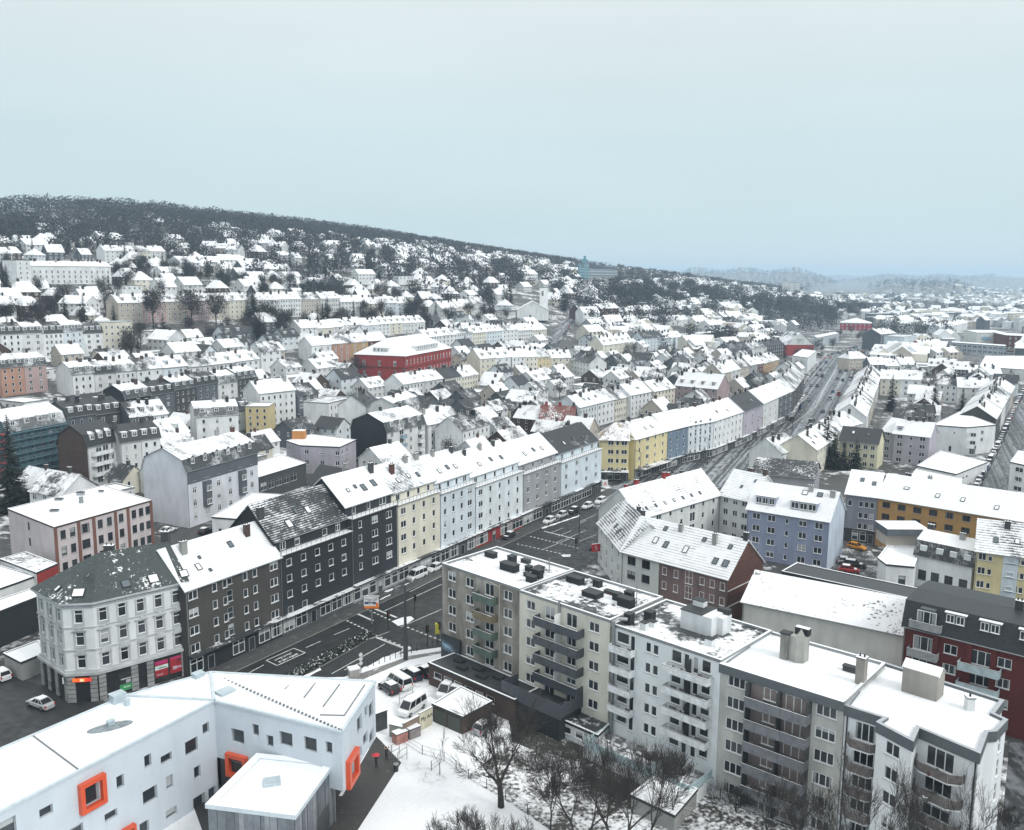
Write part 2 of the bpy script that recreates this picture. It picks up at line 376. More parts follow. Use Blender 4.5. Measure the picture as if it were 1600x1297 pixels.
# ------------------------------------------------------------------ roofs
def roof_profile(par, x0, x1, prof, mats, hipL=0.0, hipR=0.0, oh=.3, th=.16, name='roof', midx=None):
    """roof skin over the cross-section prof [(y,z)...] along x; hips pull the ridge in"""
    zmin = min(p[1] for p in prof); zmax = max(p[1] for p in prof); mb = MB(); n = len(prof)
    def xs(p, side):
        t = (p[1]-zmin)/max(zmax-zmin, 1e-6)
        return (x0-oh + t*(hipL+oh*(hipL > 0))) if side == 0 else (x1+oh - t*(hipR+oh*(hipR > 0)))
    A = [(xs(p, 0), p[0], p[1]) for p in prof]; B = [(xs(p, 1), p[0], p[1]) for p in prof]
    dn = lambda p: (p[0], p[1], p[2]-th)
    steep = [abs(prof[i+1][1]-prof[i][1]) > 1.2*abs(prof[i+1][0]-prof[i][0]) for i in range(n-1)]
    nm = len(mats) if isinstance(mats, (list, tuple)) else 1
    for i in range(n-1):
        mi = 1 if (steep[i] and nm > 1) else 0
        mb.poly([A[i], B[i], B[i+1], A[i+1]], mi); mb.poly([dn(A[i+1]), dn(B[i+1]), dn(B[i]), dn(A[i])], 0)
    if hipL > 0: mb.poly([A[k] for k in range(n-1, -1, -1)], 0)
    else:
        for i in range(n-1): mb.poly([A[i+1], dn(A[i+1]), dn(A[i]), A[i]], nm-1)
    if hipR > 0: mb.poly([B[k] for k in range(n)], 0)
    else:
        for i in range(n-1): mb.poly([B[i], dn(B[i]), dn(B[i+1]), B[i+1]], nm-1)
    mb.poly([dn(A[0]), dn(B[0]), B[0], A[0]], 0); mb.poly([A[-1], B[-1], dn(B[-1]), dn(A[-1])], 0)
    return mb.build(name, mats, par)
def chimney(par, x, y, z0, z1, w=.9, d=.6, mat=None, pots=2):
    mb = MB(); mb.box(x-w/2, x+w/2, y-d/2, y+d/2, z0, z1, 0); mb.box(x-w/2-.07, x+w/2+.07, y-d/2-.07, y+d/2+.07, z1, z1+.12, 1, top=2)
    for i in range(pots):
        c = x - w/2 + w*(i+.5)/pots; mb.tube([(c, y, z1+.1), (c, y, z1+.45)], .11, 6, 1)
    return mb.build('chimney', [mat or wm('dark'), DARKM, SNOWM], par)
def skylight(par, x, y, z, sl, sgn, w=.9, h=1.25):
    """roof window lying on a slope: sl slope angle, sgn +1 front slope, -1 back"""
    o = obj('skylight', skymesh(w, h)[0], par, (x, y, z), 0); o.rotation_euler = (sl, 0, 0 if sgn > 0 else PI)
    obj('pane', skymesh(w, h)[1], o); return o
def skymesh(w, h):
    k = ('sky', w, h)
    if k in WCACHE: return WCACHE[k]
    a = MB(); f = .1
    a.box(-w/2, w/2, -h/2, -h/2+f, 0, .14); a.box(-w/2, w/2, h/2-f, h/2, 0, .14); a.box(-w/2, -w/2+f, -h/2+f, h/2-f, 0, .14); a.box(w/2-f, w/2, -h/2+f, h/2-f, 0, .14)
    p = MB(); p.poly([(-w/2+.05, -h/2+.05, .09), (w/2-.05, -h/2+.05, .09), (w/2-.05, h/2-.05, .09), (-w/2+.05, h/2-.05, .09)])
    WCACHE[k] = (a.data('skylight', [DARKM]), p.data('pane', [SKYG])); return WCACHE[k]
SKYG = None
def skyglass():
    m, n, b = newmat('skylight_glass'); q = NT(n); r = q.nd('ShaderNodeObjectInfo').outputs['Random']
    q.link(q.mixc(q.math('GREATER_THAN', r, .45), (.10, .13, .15, 1), (.72, .75, .77, 1)), b.inputs['Base Color']); b.inputs['Roughness'].default_value = .2
    return m
SKYG = skyglass()
def dormer(par, x, y, z, w, h, d, kind, wallm, roofm, fc='white', lod=1, win='o', nwin=1, name='dormer'):
    """dormer with its front at (x,y), base z, running back d metres; kind flat|gable|shed"""
    r = obj(name, None, par, (x, y, z))
    wt = WT[win]; ww = min(wt[0], w/nwin-.25); hh = min(wt[1], h-.3)
    ty = (ww, hh, wt[2], wt[3])
    mb = MB(); mb.box(-w/2, w/2, 0, d, -.6, h, 0); wl = mb.build('dormer_wall', wallm, r)
    for i in range(nwin): window(r, (-w/2 + w*(i+.5)/nwin, -.06, .15+hh/2), 0, ww, hh, ty[2], ty[3], fc, 1, True)
    m2 = MB(); o = .15
    if kind == 'gable':
        p = h + w*.38
        m2.poly([(-w/2-o, -o, h-.08), (0, -o, p), (0, d, p), (-w/2-o, d, h-.08)][::-1]); m2.poly([(w/2+o, -o, h-.08), (w/2+o, d, h-.08), (0, d, p), (0, -o, p)][::-1])
        m2.poly([(-w/2, -.02, h), (w/2, -.02, h), (0, -.02, p-.05)], 1)
    else:
        m2.box(-w/2-o, w/2+o, -o, d, h, h+.14, 0)
    m2.build('dormer_roof', [roofm, wallm], r); return r
# ------------------------------------------------------------------ house
def front_z(prof, y):
    for (a, b), (c, d) in zip(prof, prof[1:]):
        if a <= y <= c and c > a: return b + (d-b)*(y-a)/(c-a), math.atan2(d-b, c-a)
    return prof[-1][1], 0
def house(name, label, A, B, D, h, st=4, sh=2.85, z1=None, pf='2 1 1 2', pl='', pr='', pb='', roof='gable', rise=4.5, ry=.5, wall='white', wallL=None, tile='dark', cov=.9, lines=.3, streak=0.0, fc='white', oh=.35,
          chim=(), sky=(), dorm=(), dkind='flat', dwin='c', hipL=0, hipR=0, group=None, cat='house', zb=None, rows=None, lod=None, wins=None, setb=0.0, topst=None, shop=None, lower=None, freq=4.5, mans=2.6, gap=.0, tilem=None, dwall=None, root=None):
    A = Vector((A[0], A[1])); B = Vector((B[0], B[1])); ax = B - A; Wd = ax.length - gap; ax.normalize()
    ang = math.atan2(ax.y, ax.x)
    if zb is None: zb = float(min(T(A.x, A.y), T(B.x, B.y)))
    r = thing(name, label, cat, (A.x, A.y, zb), ang, group)
    cl = Vector((-A.x*ax.x - A.y*ax.y, A.x*ax.y - A.y*ax.x))       # camera in the house's frame
    dist = (A+B).length/2
    if lod is None: lod = 0 if dist < 215 else (1 if dist < 430 else 2)
    vis = {'F': cl.y < 3, 'L': cl.x < 6, 'R': cl.x > Wd-6, 'B': cl.y > D-3}
    z1 = z1 if z1 is not None else h - st*sh + .85
    zs = [z1 + i*sh for i in range(st)]
    W_ = {}
    if vis['F']: W_['F'] = pat(Wd, pf, zs, .4) if rows is None else sum((pat(Wd, t, [z], .4) for z, t in rows), [])
    if vis['L'] and pl: W_['L'] = pat(D, pl, zs, .6)
    if vis['R'] and pr: W_['R'] = pat(D, pr, zs, .6)
    if vis['B'] and (pb or pf): W_['B'] = pat(Wd, pb or pf, zs, .4)
    if wins:
        for k, v in wins.items(): W_[k] = W_.get(k, []) + v
    wmt = wm(wall) if not isinstance(wall, bpy.types.Material) else wall
    if tilem is None and lod >= 1 and roof != 'flat':
        if cov > .8: cov = round((cov - CV.uniform(.02, .2))*20)/20
        lines = round(min(.9, lines + .1)*5)/5
    tm = tilem or roofmat(TILE[tile] if isinstance(tile, str) else tile, cov, lines, freq, streak)
    y0 = setb
    if setb:      # set-back top storey over a terrace
        tz = topst
        block(r, 0, Wd, 0, D, -2, tz, wmt, {k: [w for w in v if w[1] < tz-1] for k, v in W_.items()}, lod, fc, capz=tz-.05)
        tb = MB(); tb.box(-.02, Wd+.02, -.45, setb, tz, tz+.14, 0, top=1); tb.build('terrace_slab', [CONC, SNOWM], r)
        rl = MB(); rl.box(0, Wd, -.40, -.36, tz+1.0, tz+1.06)
        for i in range(int(Wd/1.2)+1): rl.box(i*1.2, i*1.2+.05, -.40, -.36, tz+.14, tz+1.0)
        rl.build('railing', DARKM if random.random() < .5 else METAL, r)
    if roof == 'gable': yr = y0 + (D-y0)*ry; prof = [(y0-.45, h-.45*rise/(yr-y0)), (yr, h+rise), (D+.45, h-.45*rise/(D-yr))]; gp = [(y0, h), (yr, h+rise-.05), (D, h)]
    elif roof == 'mansard':
        prof = [(y0-.3, h-.1), (y0+1.0, h+mans), ((y0+D)/2, h+mans+rise), (D-1.0, h+mans), (D+.3, h-.1)]; gp = [(y0, h), (y0+1.05, h+mans-.03), ((y0+D)/2, h+mans+rise-.05), (D-1.05, h+mans-.03), (D, h)]
    elif roof == 'shed': prof = [(y0-.3, h), (D+.3, h+rise)]; gp = [(y0, h), (D, h), (D, h+rise)]
    else: prof = None; gp = None
    up = {k: [w for w in v if w[1] > (topst-1 if setb else -99)] for k, v in W_.items()}
    block(r, 0, Wd, y0, D, topst-.3 if setb else -2.5, h, wmt, up, lod, fc, prof=None if (hipL and hipR) else gp, name='top_storey' if setb else 'wall')
    if prof:
        steepm = [tm, roofmat(TILE[tile] if isinstance(tile, str) else tile, max(.0, cov-.45), .8, freq)] if roof == 'mansard' else tm
        roof_profile(r, 0, Wd, prof, steepm, hipL, hipR, oh)
        if lod < 2 and roof != 'shed':
            g = MB(); g.tube([(-.2, prof[0][0]-.06, prof[0][1]-.05), (Wd+.2, prof[0][0]-.06, prof[0][1]-.05)], .09, 5); g.tube([(.15, -.1, prof[0][1]-.1), (.15, -.1, .2)], .06, 5)
            g.build('gutter', METAL, r)
        for c in chim:
            if isinstance(c, (int, float)): c = (c, .5)
            x = Wd*c[0]; y = y0 + (D-y0)*c[1]; zz, _ = front_z(prof, y)
            mt = c[2] if len(c) > 2 else random.choice(['dark', 'dark', 'brown', 'concrete', 'brick'])
            chimney(r, x, y, zz-.7, zz + (1.2 if abs(c[1]-.5) < .1 else 1.8), random.uniform(.7, 1.3), .65, wm(mt))
        for c in sky:
            yr = (y0+D)/2; y = y0 + (yr-y0)*c[1]; zz, sl = front_z(prof, y); skylight(r, Wd*c[0], y, zz+.02, sl, 1, *(c[2:] or ()))
        for c in dorm:
            sc = c[1] if len(c) > 1 else 1.0; w = (c[2] if len(c) > 2 else 1.5)
            y = y0 + (.35 if roof == 'mansard' else 1.2); zz, sl = front_z(prof, y)
            dormer(r, Wd*c[0], y, zz, w, 1.75*sc, 3.0 if roof == 'mansard' else 1.75*sc/max(.3, math.tan(sl)), dkind, wm(dwall) if dwall else (wmt if roof != 'mansard' else wm('white')), roofmat(TILE['dark'], .97, .0), 'white', lod, dwin, max(1, round(w/1.7)))
    else:
        flat_roof(r, 0, Wd, y0, D, h, tm)
    if shop: shopfront(r, Wd, *shop, lod=lod)
    r['W'] = Wd; r['D'] = D; r['H'] = h
    for k in ('W', 'D', 'H'): META[(r.name, k)] = r[k]; del r[k]
    return r
META = {}; CV = random.Random(21)
def flat_roof(r, x0, x1, y0, y1, h, deck, par_h=.35, cap=METAL, t=.3):
    mb = MB(); mb.poly([(x0+t, y0+t, h), (x1-t, y0+t, h), (x1-t, y1-t, h), (x0+t, y1-t, h)]); mb.build('roof', deck, r)
    p = MB(); e_ = .06; z = h-.05; k = h+par_h
    p.box(x0-e_, x1+e_, y0-e_, y0+t, z, k, 0, top=1); p.box(x0-e_, x1+e_, y1-t, y1+e_, z, k, 0, top=1); p.box(x0-e_, x0+t, y0+t, y1-t, z, k, 0, top=1); p.box(x1-t, x1+e_, y0+t, y1-t, z, k, 0, top=1)
    return p.build('parapet', [cap, SNOWM], r)
def shopfront(r, Wd, toks, col='dark', canopy=1.2, zc=3.4, sign=None, lod=1):
    """ground floor: shop windows, fascia and canopy"""
    t = toks.split(); n = len(t)
    f = MB(); f.box(.0, Wd, -.08, 0.02, -.2, zc, 0); f.build('shop_wall', wm(col), r)
    for i, k in enumerate(t):
        if k == '-': continue
        w = Wd/n - .35; c = Wd*(i+.5)/n
        if k == 'd': w = min(w, 1.3)
        window(r, (c, -.14, (.55 if k == 'W' else .05)+1.15), 0, w, 2.3, max(1, round(w/1.6)), 1 if k == 'W' else 0, 'white' if k == 'W' else 'grey', 1, False, 'shop_window' if k == 'W' else 'door')
    c = MB(); c.box(-.02, Wd+.02, -canopy, .05, zc, zc+.22, 0, top=1); c.build('canopy', [DARKM, roofmat((.04, .045, .05), .5, .0)], r)
    s = MB(); s.box(.3, Wd-.3, -.16, -.02, zc-.62, zc-.05); s.build('fascia', plain('fascia_%s' % (sign or 'dark'), dict(dark=(.05, .055, .06), white=(.7, .72, .72), red=(.5, .03, .03), blue=(.1, .16, .3)).get(sign or 'dark'), .4), r)
# ================================================================== the setting: ground, roads
def terrain():
    angs = np.radians(np.linspace(-100, 100, 241)); rad = np.concatenate([[3, 30, 60], np.geomspace(80, 16000, 190)])
    V = []; F = []
    for r in rad:
        for a in angs:
            x, y = r*math.sin(a), r*math.cos(a); z = float(T(x, y))
            z += .35*mnoise.noise((x*.02, y*.02, 0)) if (r > 1500) else 0
            V.append((x, y, z - .03))
    n = len(angs)
    for i in range(len(rad)-1):
        for j in range(n-1): F.append((i*n+j, (i+1)*n+j, (i+1)*n+j+1, i*n+j+1))
    me = bpy.data.meshes.new('ground'); me.from_pydata(V, [], [f[::-1] for f in F]); me.materials.append(snowmat('ground_snow', (.055, .056, .055), .63, .045, fine=.42)); me.update()
    return obj('ground', me, kind='structure')
terrain()
def sheet(name, pts, z, mat, th=0.0, side=None, kind='structure', par=None, **k):
    mb = MB()
    if th: mb.prism(pts, z-th, z, 1, top=0, bottom=False); return mb.build(name, [mat, side or CONC], par, kind=kind, **k)
    mb.poly([(p[0], p[1], z) for p in pts]); return mb.build(name, mat, par, kind=kind, **k)
def G(px, py, z=0.0):
    d = ray(px, py); t = (z-CAMZ)/d.z; return Vector((d.x*t, d.y*t))
LA, LB = Vector((-49.7, 130.8)), Vector((26.2, 254.1)); LD = (LB-LA).normalized(); LN = Vector((LD.y, -LD.x))   # facade line of the street, LN towards the street
def SP(s, d): p = LA + LD*s + LN*d; return (p.x, p.y)
ASPH = asphaltmat('asphalt', .021); WALK = snowmat('pavement_wet', (.065, .066, .066), .78, .5, fine=.5)
PAINT = plain('road_paint', (.62, .64, .63), .6, var=.35)
sheet('road', [SP(-75, -25), SP(-75, 30), SP(-12, 34), SP(22, 33), SP(30, 60), SP(62, 60), SP(66, 28), SP(150, 24), SP(150, 2.5), SP(-12, 2.5), SP(-18, -70), SP(-34, -70)], .004, ASPH)
sheet('pavement', [SP(-9, .2), SP(-9, 4.2), SP(149, 4.2), SP(149, .2)], .13, WALK, .15)
def mark(pts, w, dash=None, gap=0, z=.012):
    mb = MB(); 
    for a, b in zip(pts, pts[1:]):
        a, b = Vector(a), Vector(b); L = (b-a).length; d = (b-a)/L; n = Vector((-d.y, d.x))*w/2; t = 0
        while t < L:
            e_ = min(L, t + (dash or L)); p, q = a+d*t, a+d*e_
            mb.poly([(*(p-n), z), (*(q-n), z), (*(q+n), z), (*(p+n), z)]); t = e_ + gap + 1e-6
    return mb.build('lane_marking', PAINT, kind='structure')
mk = lambda a, b, w=.16, dash=None, gap=0: mark([G(*a), G(*b)], w, dash, gap)
for a in [((518, 1053), (602, 1006)), ((562, 1052), (632, 1015)), ((478, 1012), (501, 1002)), ((522, 992), (546, 982)), ((386, 1053), (412, 1039)), ((570, 1002), (608, 987)), ((538, 1047), (560, 1037)),
          ((626, 980), (690, 952)), ((600, 955), (690, 913)), ((640, 925), (690, 900)), ((850, 858), (890, 842)), ((868, 848), (880, 843)), ((906, 815), (932, 804)), ((862, 832), (880, 825)), ((872, 838), (893, 829)), ((882, 843), (915, 829)), ((905, 846), (933, 835)), ((906, 818), (916, 813))]: mk(*a)
mk((549, 955), (583, 970), .5); mk((588, 996), (634, 1014), .5); mk((577, 948), (620, 965), .5); mk((850, 830), (902, 843), .4)
for a in [((536, 967), (578, 987)), ((580, 990), (635, 1012)), ((567, 949), (612, 970)), ((636, 980), (690, 1001)), ((828, 838), (905, 857)), ((808, 850), (890, 868))]: mk(*a, .35, .6, .55)
# bus-lane box with its painted oval and worn lettering blocks
bx = [G(416, 1032), G(459, 1013), G(477, 1020), G(433, 1040)]
mark([*bx, bx[0]], .18)
mb = MB()
for i in range(11):
    for j in range(2):
        a, b = bx[0].lerp(bx[1], .16+i*.062), bx[3].lerp(bx[2], .16+i*.062); p = a.lerp(b, .3+j*.36); d = (bx[1]-bx[0]).normalized(); n = (bx[3]-bx[0]).normalized()
        if random.random() < .85: w_ = random.uniform(.12, .3); h_ = random.uniform(.35, .7); mb.poly([(*(p+d*0), .012), (*(p+d*w_), .012), (*(p+d*w_+n*h_), .012), (*(p+n*h_), .012)])
mb.build('lane_marking', PAINT, kind='structure')
# snow-covered lots in front of the street
LOT = snowmat('lot_snow', (.16, .16, .155), .12, .3, fine=.45)
sheet('parking_lot', [G(380, 1062), G(538, 1059), G(600, 1030), G(640, 1019), G(692, 1012), SP(30, 30), SP(34, 62), SP(-10, 120), SP(-60, 95), SP(-60, 38)], .12, LOT, .14)
WORN = snowmat('path_worn_snow', (.17, .17, .165), .72, .35, fine=.55)
sheet('path', [G(540, 1062), G(640, 1026), G(690, 1018), G(690, 1022), G(640, 1032), G(560, 1066)], .126, WORN)
sheet('courtyard_paving', [G(588, 1152), G(628, 1192), G(560, 1297), G(470, 1420), G(360, 1420), G(300, 1255), G(535, 1245)], .126, snowmat('paving_wet', (.045, .042, .040), .86, .6, fine=.6))
sheet('road', [G(1578, 1160), G(1760, 1160), G(1760, 1440), G(1550, 1440)], .008, asphaltmat('asphalt_side2', .03, .25, (.1, 1)))
PATCH = snowmat('garden_patches', (.045, .043, .036), .50, .22, fine=.5)
sheet('garden', [G(*q) for q in ((728, 1216), (800, 1160), (840, 1150), (900, 1165), (965, 1180), (1100, 1240), (1240, 1292), (1330, 1330), (1250, 1420), (900, 1420), (862, 1300), (790, 1252))], .126, PATCH)
sheet('garden_bed', [G(*q) for q in ((795, 1128), (850, 1140), (905, 1158), (955, 1176), (948, 1192), (915, 1196), (870, 1182), (830, 1172), (800, 1160))], .131, snowmat('bed_soil', (.035, .033, .028), .70, .5, fine=.6))
sheet('garden_bed', [G(*q) for q in ((930, 1192), (970, 1200), (1020, 1222), (1010, 1250), (965, 1252), (925, 1232), (912, 1210))], .131, snowmat('bed_soil', (.035, .033, .028), .70, .5, fine=.6))
TRAMP = snowmat('trampled_snow', (.20, .20, .20), .34, .9, fine=.6)
sheet('trampled_path', [G(*q) for q in ((592, 1155), (620, 1165), (670, 1200), (700, 1215), (690, 1232), (650, 1222), (628, 1194), (605, 1170))], .128, TRAMP)
sheet('trampled_path', [G(*q) for q in ((585, 1092), (640, 1060), (690, 1035), (700, 1060), (676, 1120), (640, 1100), (610, 1110))], .128, TRAMP)
sheet('yard', [G(1040, 905), G(1180, 925), G(1330, 960), G(1400, 905), G(1350, 850), G(1320, 850), G(1180, 930)], .008, snowmat('yard_asphalt', (.05, .052, .054), .62, .3, fine=.5))
# far avenue with slush, the right-hand street, the hill street
def ribbon(name, cl, w, mat, z=.02):
    mb = MB(); L_ = []
    for i, p in enumerate(cl):
        a, b = cl[max(0, i-1)], cl[min(len(cl)-1, i+1)]; d = (b-a).normalized(); n = Vector((-d.y, d.x))*w/2; L_.append((p+n, p-n))
    for (a, b), (c, d) in zip(L_, L_[1:]): mb.poly([(*q, float(T(q.x, q.y))+z) for q in (b, d, c, a)])
    return mb.build(name, mat, kind='structure')
AV = [Vector(SP(128, 14)), Vector(SP(150, 14.5)), hit(1150, 713), hit(1240, 672), hit(1290, 630), hit(1310, 585), hit(1322, 560), hit(1350, 545), hit(1420, 530)]
AV2 = [Vector(SP(128, 14)), hit(1120, 722), hit(1195, 685), hit(1262, 655), hit(1284, 620), hit(1299, 585), hit(1316, 558), hit(1352, 545), hit(1430, 533)]
d_ = (AV2[4]-AV2[3]).normalized()
ribbon('road', AV2, 27, asphaltmat('asphalt_slush', .045, .7, (d_.x, d_.y)), .016)
RS = [hit(1545, 830), hit(1555, 780), hit(1572, 740), hit(1592, 690), hit(1608, 640), hit(1625, 600)]
ribbon('road', RS, 15, asphaltmat('asphalt_side', .045, .5, (.4, .9)), .016)
ribbon('road', [hit(858, 545), hit(872, 528), hit(885, 508), hit(900, 488), hit(906, 482)], 9, asphaltmat('asphalt_hill', .05, .6, (.2, .98)), .05)
mark([AV2[i].lerp(AV2[i+1], .5)+Vector((0, 0)) for i in range(2, 7)], .3, z=.03)
# ================================================================== street row (north side), one building after another on the facade line
def street(px0, py0, px1, py1): return rpt(px0, py0, LA, LB), rpt(px1, py1, LA, LB)
RG = 'houses along the shopping street'
A, B = street(296, 1060, 437, 868); zz = zat(433, 868, B)
house('apartment_house', 'dark brown four-storey house with snowy tile roof beside the ornate corner house', A, B, 11.5, zz, 4, 2.85, rows=[(zz-2.2-i*2.85, '2 - 1 1 - 1 1 - 2') for i in range(4)], rise=5.2, wall=(.060, .056, .052), tile='dark', cov=.88, lines=.75,
      chim=((.18, .38, 'concrete'), (.83, .36, 'brown')), sky=((.22, .35), (.28, .55, .5, .6), (.62, .62), (.3, .2, .5, .6)), shop=('W d - W d W W', 'black', 1.3), cat='house',
      wins={'F': [(8.5, zz-1.9-2.85*i, (1.2, 1.9, 1, 2, 'grey')) for i in range(4)]})
A, B = street(437, 868, 549, 829); hp = zat(547, 830, B)
house('apartment_house', 'tall black-fronted house with dark half-bare roof and recessed top storey', A, B, 12.5, hp+2.7, rows=[(hp-2.3, 'q q q q q'), (hp-5.15, 'q q q q q'), (hp-8.0, 'q q q q q'), (hp-10.9, 'q q - - -'), (hp+.35, 'o q - q c')], rise=5.5, wall='black', tile='black', cov=.36, lines=.85, freq=3.2,
      setb=1.4, topst=hp, sky=((.28, .25, 1.3, 1.6), (.45, .5), (.6, .45, 1.1, 1.5)), shop=('W W d W W W', 'slate', 1.4, 3.3), chim=((.02, .3, 'dark'),))
A, B = street(549, 829, 620, 790); hp = zat(622, 788, B)
house('apartment_house', 'narrow black-fronted house with glass balcony rail under a snowy roof', A, B, 12.5, hp+2.5, rows=[(hp-2.2-i*2.75, '1 2 2') for i in range(4)] + [(hp+.35, '1 1 D')], rise=4.8, wall=(.024, .030, .036), tile='dark', cov=.96, lines=.4, setb=1.5, topst=hp,
      sky=((.25, .4, .7, .9), (.42, .45, .7, .9), (.56, .35, 1.2, 1.6), (.8, .4, 1.2, 1.6)), chim=((.92, .38, 'dark'),), shop=('W W W d W W', 'grey', 1.1, 3.5, 'white'))
for (x0, y0, x1, y1, col, pf_, lab, shp, extra) in [
    (620, 790, 687, 768, 'cream', '2 1 1 1', 'cream-fronted street house with a brick chimney on its snow-patched roof', ('W d W W', 'grey', 1.1, 3.5), dict(chim=((.3, .3, 'brick'), (.72, .42, 'concrete'), (.98, .42, 'concrete')), cov=.66, lines=.8)),
    (687, 768, 742, 754, (.62, .69, .74), '1 1 1 2', 'pale blue street house between the cream house and the white house', ('W W d W', 'slate', 1.1, 3.5), dict(chim=((.45, .45, 'concrete'), (.95, .42, 'dark')), cov=.9, lines=.5)),
    (742, 754, 817, 736, (.68, .74, .78), '2 1 1 1 1', 'blue-white street house above the bright red shop front', ('W d W W', 'red', 1.1, 3.5, 'red'), dict(chim=((.2, .4, 'dark'), (.52, .42, 'concrete'), (.8, .42, 'dark')), cov=.95, lines=.3)),
    (817, 736, 876, 721, 'grey', 'o o o o', 'mid-grey street house with snowy roof beside the white end house', ('W W d W', 'dark', 1.1, 3.5), dict(cov=.97, lines=.2)),
    (876, 721, 940, 701, 'lblue', 'o o o o', 'pale end house of the street row with one black roof slope', ('W W W d', 'dark', 1.1, 3.5), dict(tile='black', cov=.18, lines=.3))]:
    A, B = street(x0, y0, x1, y1); hp = zat(x1, y1, B)
    house('apartment_house', lab, A, B, 12.5, hp+2.6, rows=[(hp-2.2-i*2.75, pf_) for i in range(4)] + [(hp+.4, pf_.replace('2', 'o'))], wall=col, rise=4.6, setb=1.4, topst=hp, shop=shp, sky=((.3, .3), (.55, .35), (.75, .3)), **extra)
# yellow corner block and the rest of the row along the avenue
H_ = 13.0
pts = [hit(x, y, H_) for x, y in ((937, 686), (983, 687), (1004, 684), (1043, 672), (1075, 664), (1115, 657), (1161, 642), (1192, 630), (1217, 619), (1240, 609), (1257, 586))]
P0, P1, P2, P3 = pts[:4]
yl = dict(st=4, sh=2.75, z1=2.9, wall='yellow')
house('apartment_house', 'yellow corner house with red-brown roof patches facing the junction', P0, P1, 12, H_, pf='- 2 1 2', pl='1', rise=4.2, tile='red', cov=.62, lines=.5, streak=.5, shop=('W W W d', 'dark', 3.5, 3.3), chim=((.8, .55, 'dark'),), hipL=4.5, **yl)
house('apartment_house', 'yellow house with hipped snowy roof beside the slate-blue house', P1 + (P2-P1)*.45, P3, 12, H_, pf='1 2 1 1', rise=4.2, tile='red', cov=.74, lines=.4, streak=.4, shop=('W W d W', 'dark', 3.0, 3.3), chim=((.3, .5, 'dark'), (.7, .5, 'dark'), (.95, .5, 'dark')), sky=((.5, .4), (.7, .4)), hipL=4.0, **yl)
cf = [('sblue', '1 1 1', dict(cov=.97), 'narrow slate-blue street house beside the yellow corner block'), ('bluew', '1 v v 1 v', dict(chim=(.2, .5, .8), cov=.96), 'pale blue house with vertical window bands on the avenue'), ('white', '1 1 n n 1 1 1', dict(chim=(.3, .5, .7), sky=((.3, .4), (.6, .3)), cov=.95), 'white avenue house with a slim stairwell window strip'),
      ('lilac', '1 1 1', dict(tile='black', cov=.1, chim=(.1, .35, .6, .85), sky=((.3, .4), (.5, .35), (.7, .4))), 'lilac-grey avenue house with bare black roof'), ('pale', '1 1 1', dict(cov=.95, chim=(.5, .9)), 'pale avenue house right after the black-roofed one'),
      ('slate', '2 2 2', dict(cov=.75, lines=.7, chim=(.3, .6)), 'slate-grey avenue house with dark grey front'), ('dark', '2 2 2', dict(cov=.5, lines=.6, chim=(.2, .5, .8)), 'dark end house where the avenue bends')]
for (a, b), (c, p, k, l) in zip(zip(pts[3:], pts[4:]), cf):
    house('apartment_house', l, a, b, 12, H_, st=4, sh=2.8, z1=3.2, pf=p, wall=c, rise=4.6, shop=('W W d W', 'dark', 1.2, 3.1), **k)
# ================================================================== flat-roofed slabs with balconies in the foreground
def balcony(r, x, z, w, d=1.3, ph=.95, panel='slate', y=0.0, solid=True, snow=True, side=.0):
    b = obj('balcony', None, r, (x, y, z)); mb = MB(); mb.box(-w/2, w/2, -d, .0, -.16, 0, 0, top=1); mb.build('slab', [CONC, SNOWM if snow else CONC], b)
    pm = plain('panel_' + panel, dict(slate=(.055, .065, .078), green=(.085, .13, .105), olive=(.17, .14, .085), white=(.72, .75, .77), mauve=(.17, .178, .195), rust=(.15, .13, .125), glass=(.45, .55, .58), iron=(.04, .045, .05), grey=(.3, .31, .32), pblue=(.25, .36, .45))[panel], .5, var=.25)
    n = max(1, round(w/1.6))
    for i in range(n):
        q = MB(); q.box(-w/2 + w*i/n + .015, -w/2 + w*(i+1)/n - .015, -d-.03, -d+.03, -.18, ph); q.build('panel', pm, b)
    for s in (-1, 1):
        q = MB(); q.box(s*w/2-.03, s*w/2+.03, -d+.03, -.02, -.18, ph); q.build('panel', pm, b)
    q = MB(); q.box(-w/2-.05, w/2+.05, -d-.06, -d+.05, ph, ph+.05, 0, top=1); q.build('handrail', [DARKM, SNOWM], b); return b
def roofbits(r, items):
    """vents and boxes on a flat roof: (x, y, w, d, h, material)"""
    for x, y, w, d, h, z, m in items:
        mb = MB(); mb.box(x-w/2, x+w/2, y-d/2, y+d/2, z-.1, z+h, 0); mb.box(x-w/2-.08, x+w/2+.08, y-d/2-.08, y+d/2+.08, z+h, z+h+.1, 1); mb.build('roof_vent', [wm(m), DARKM], r)
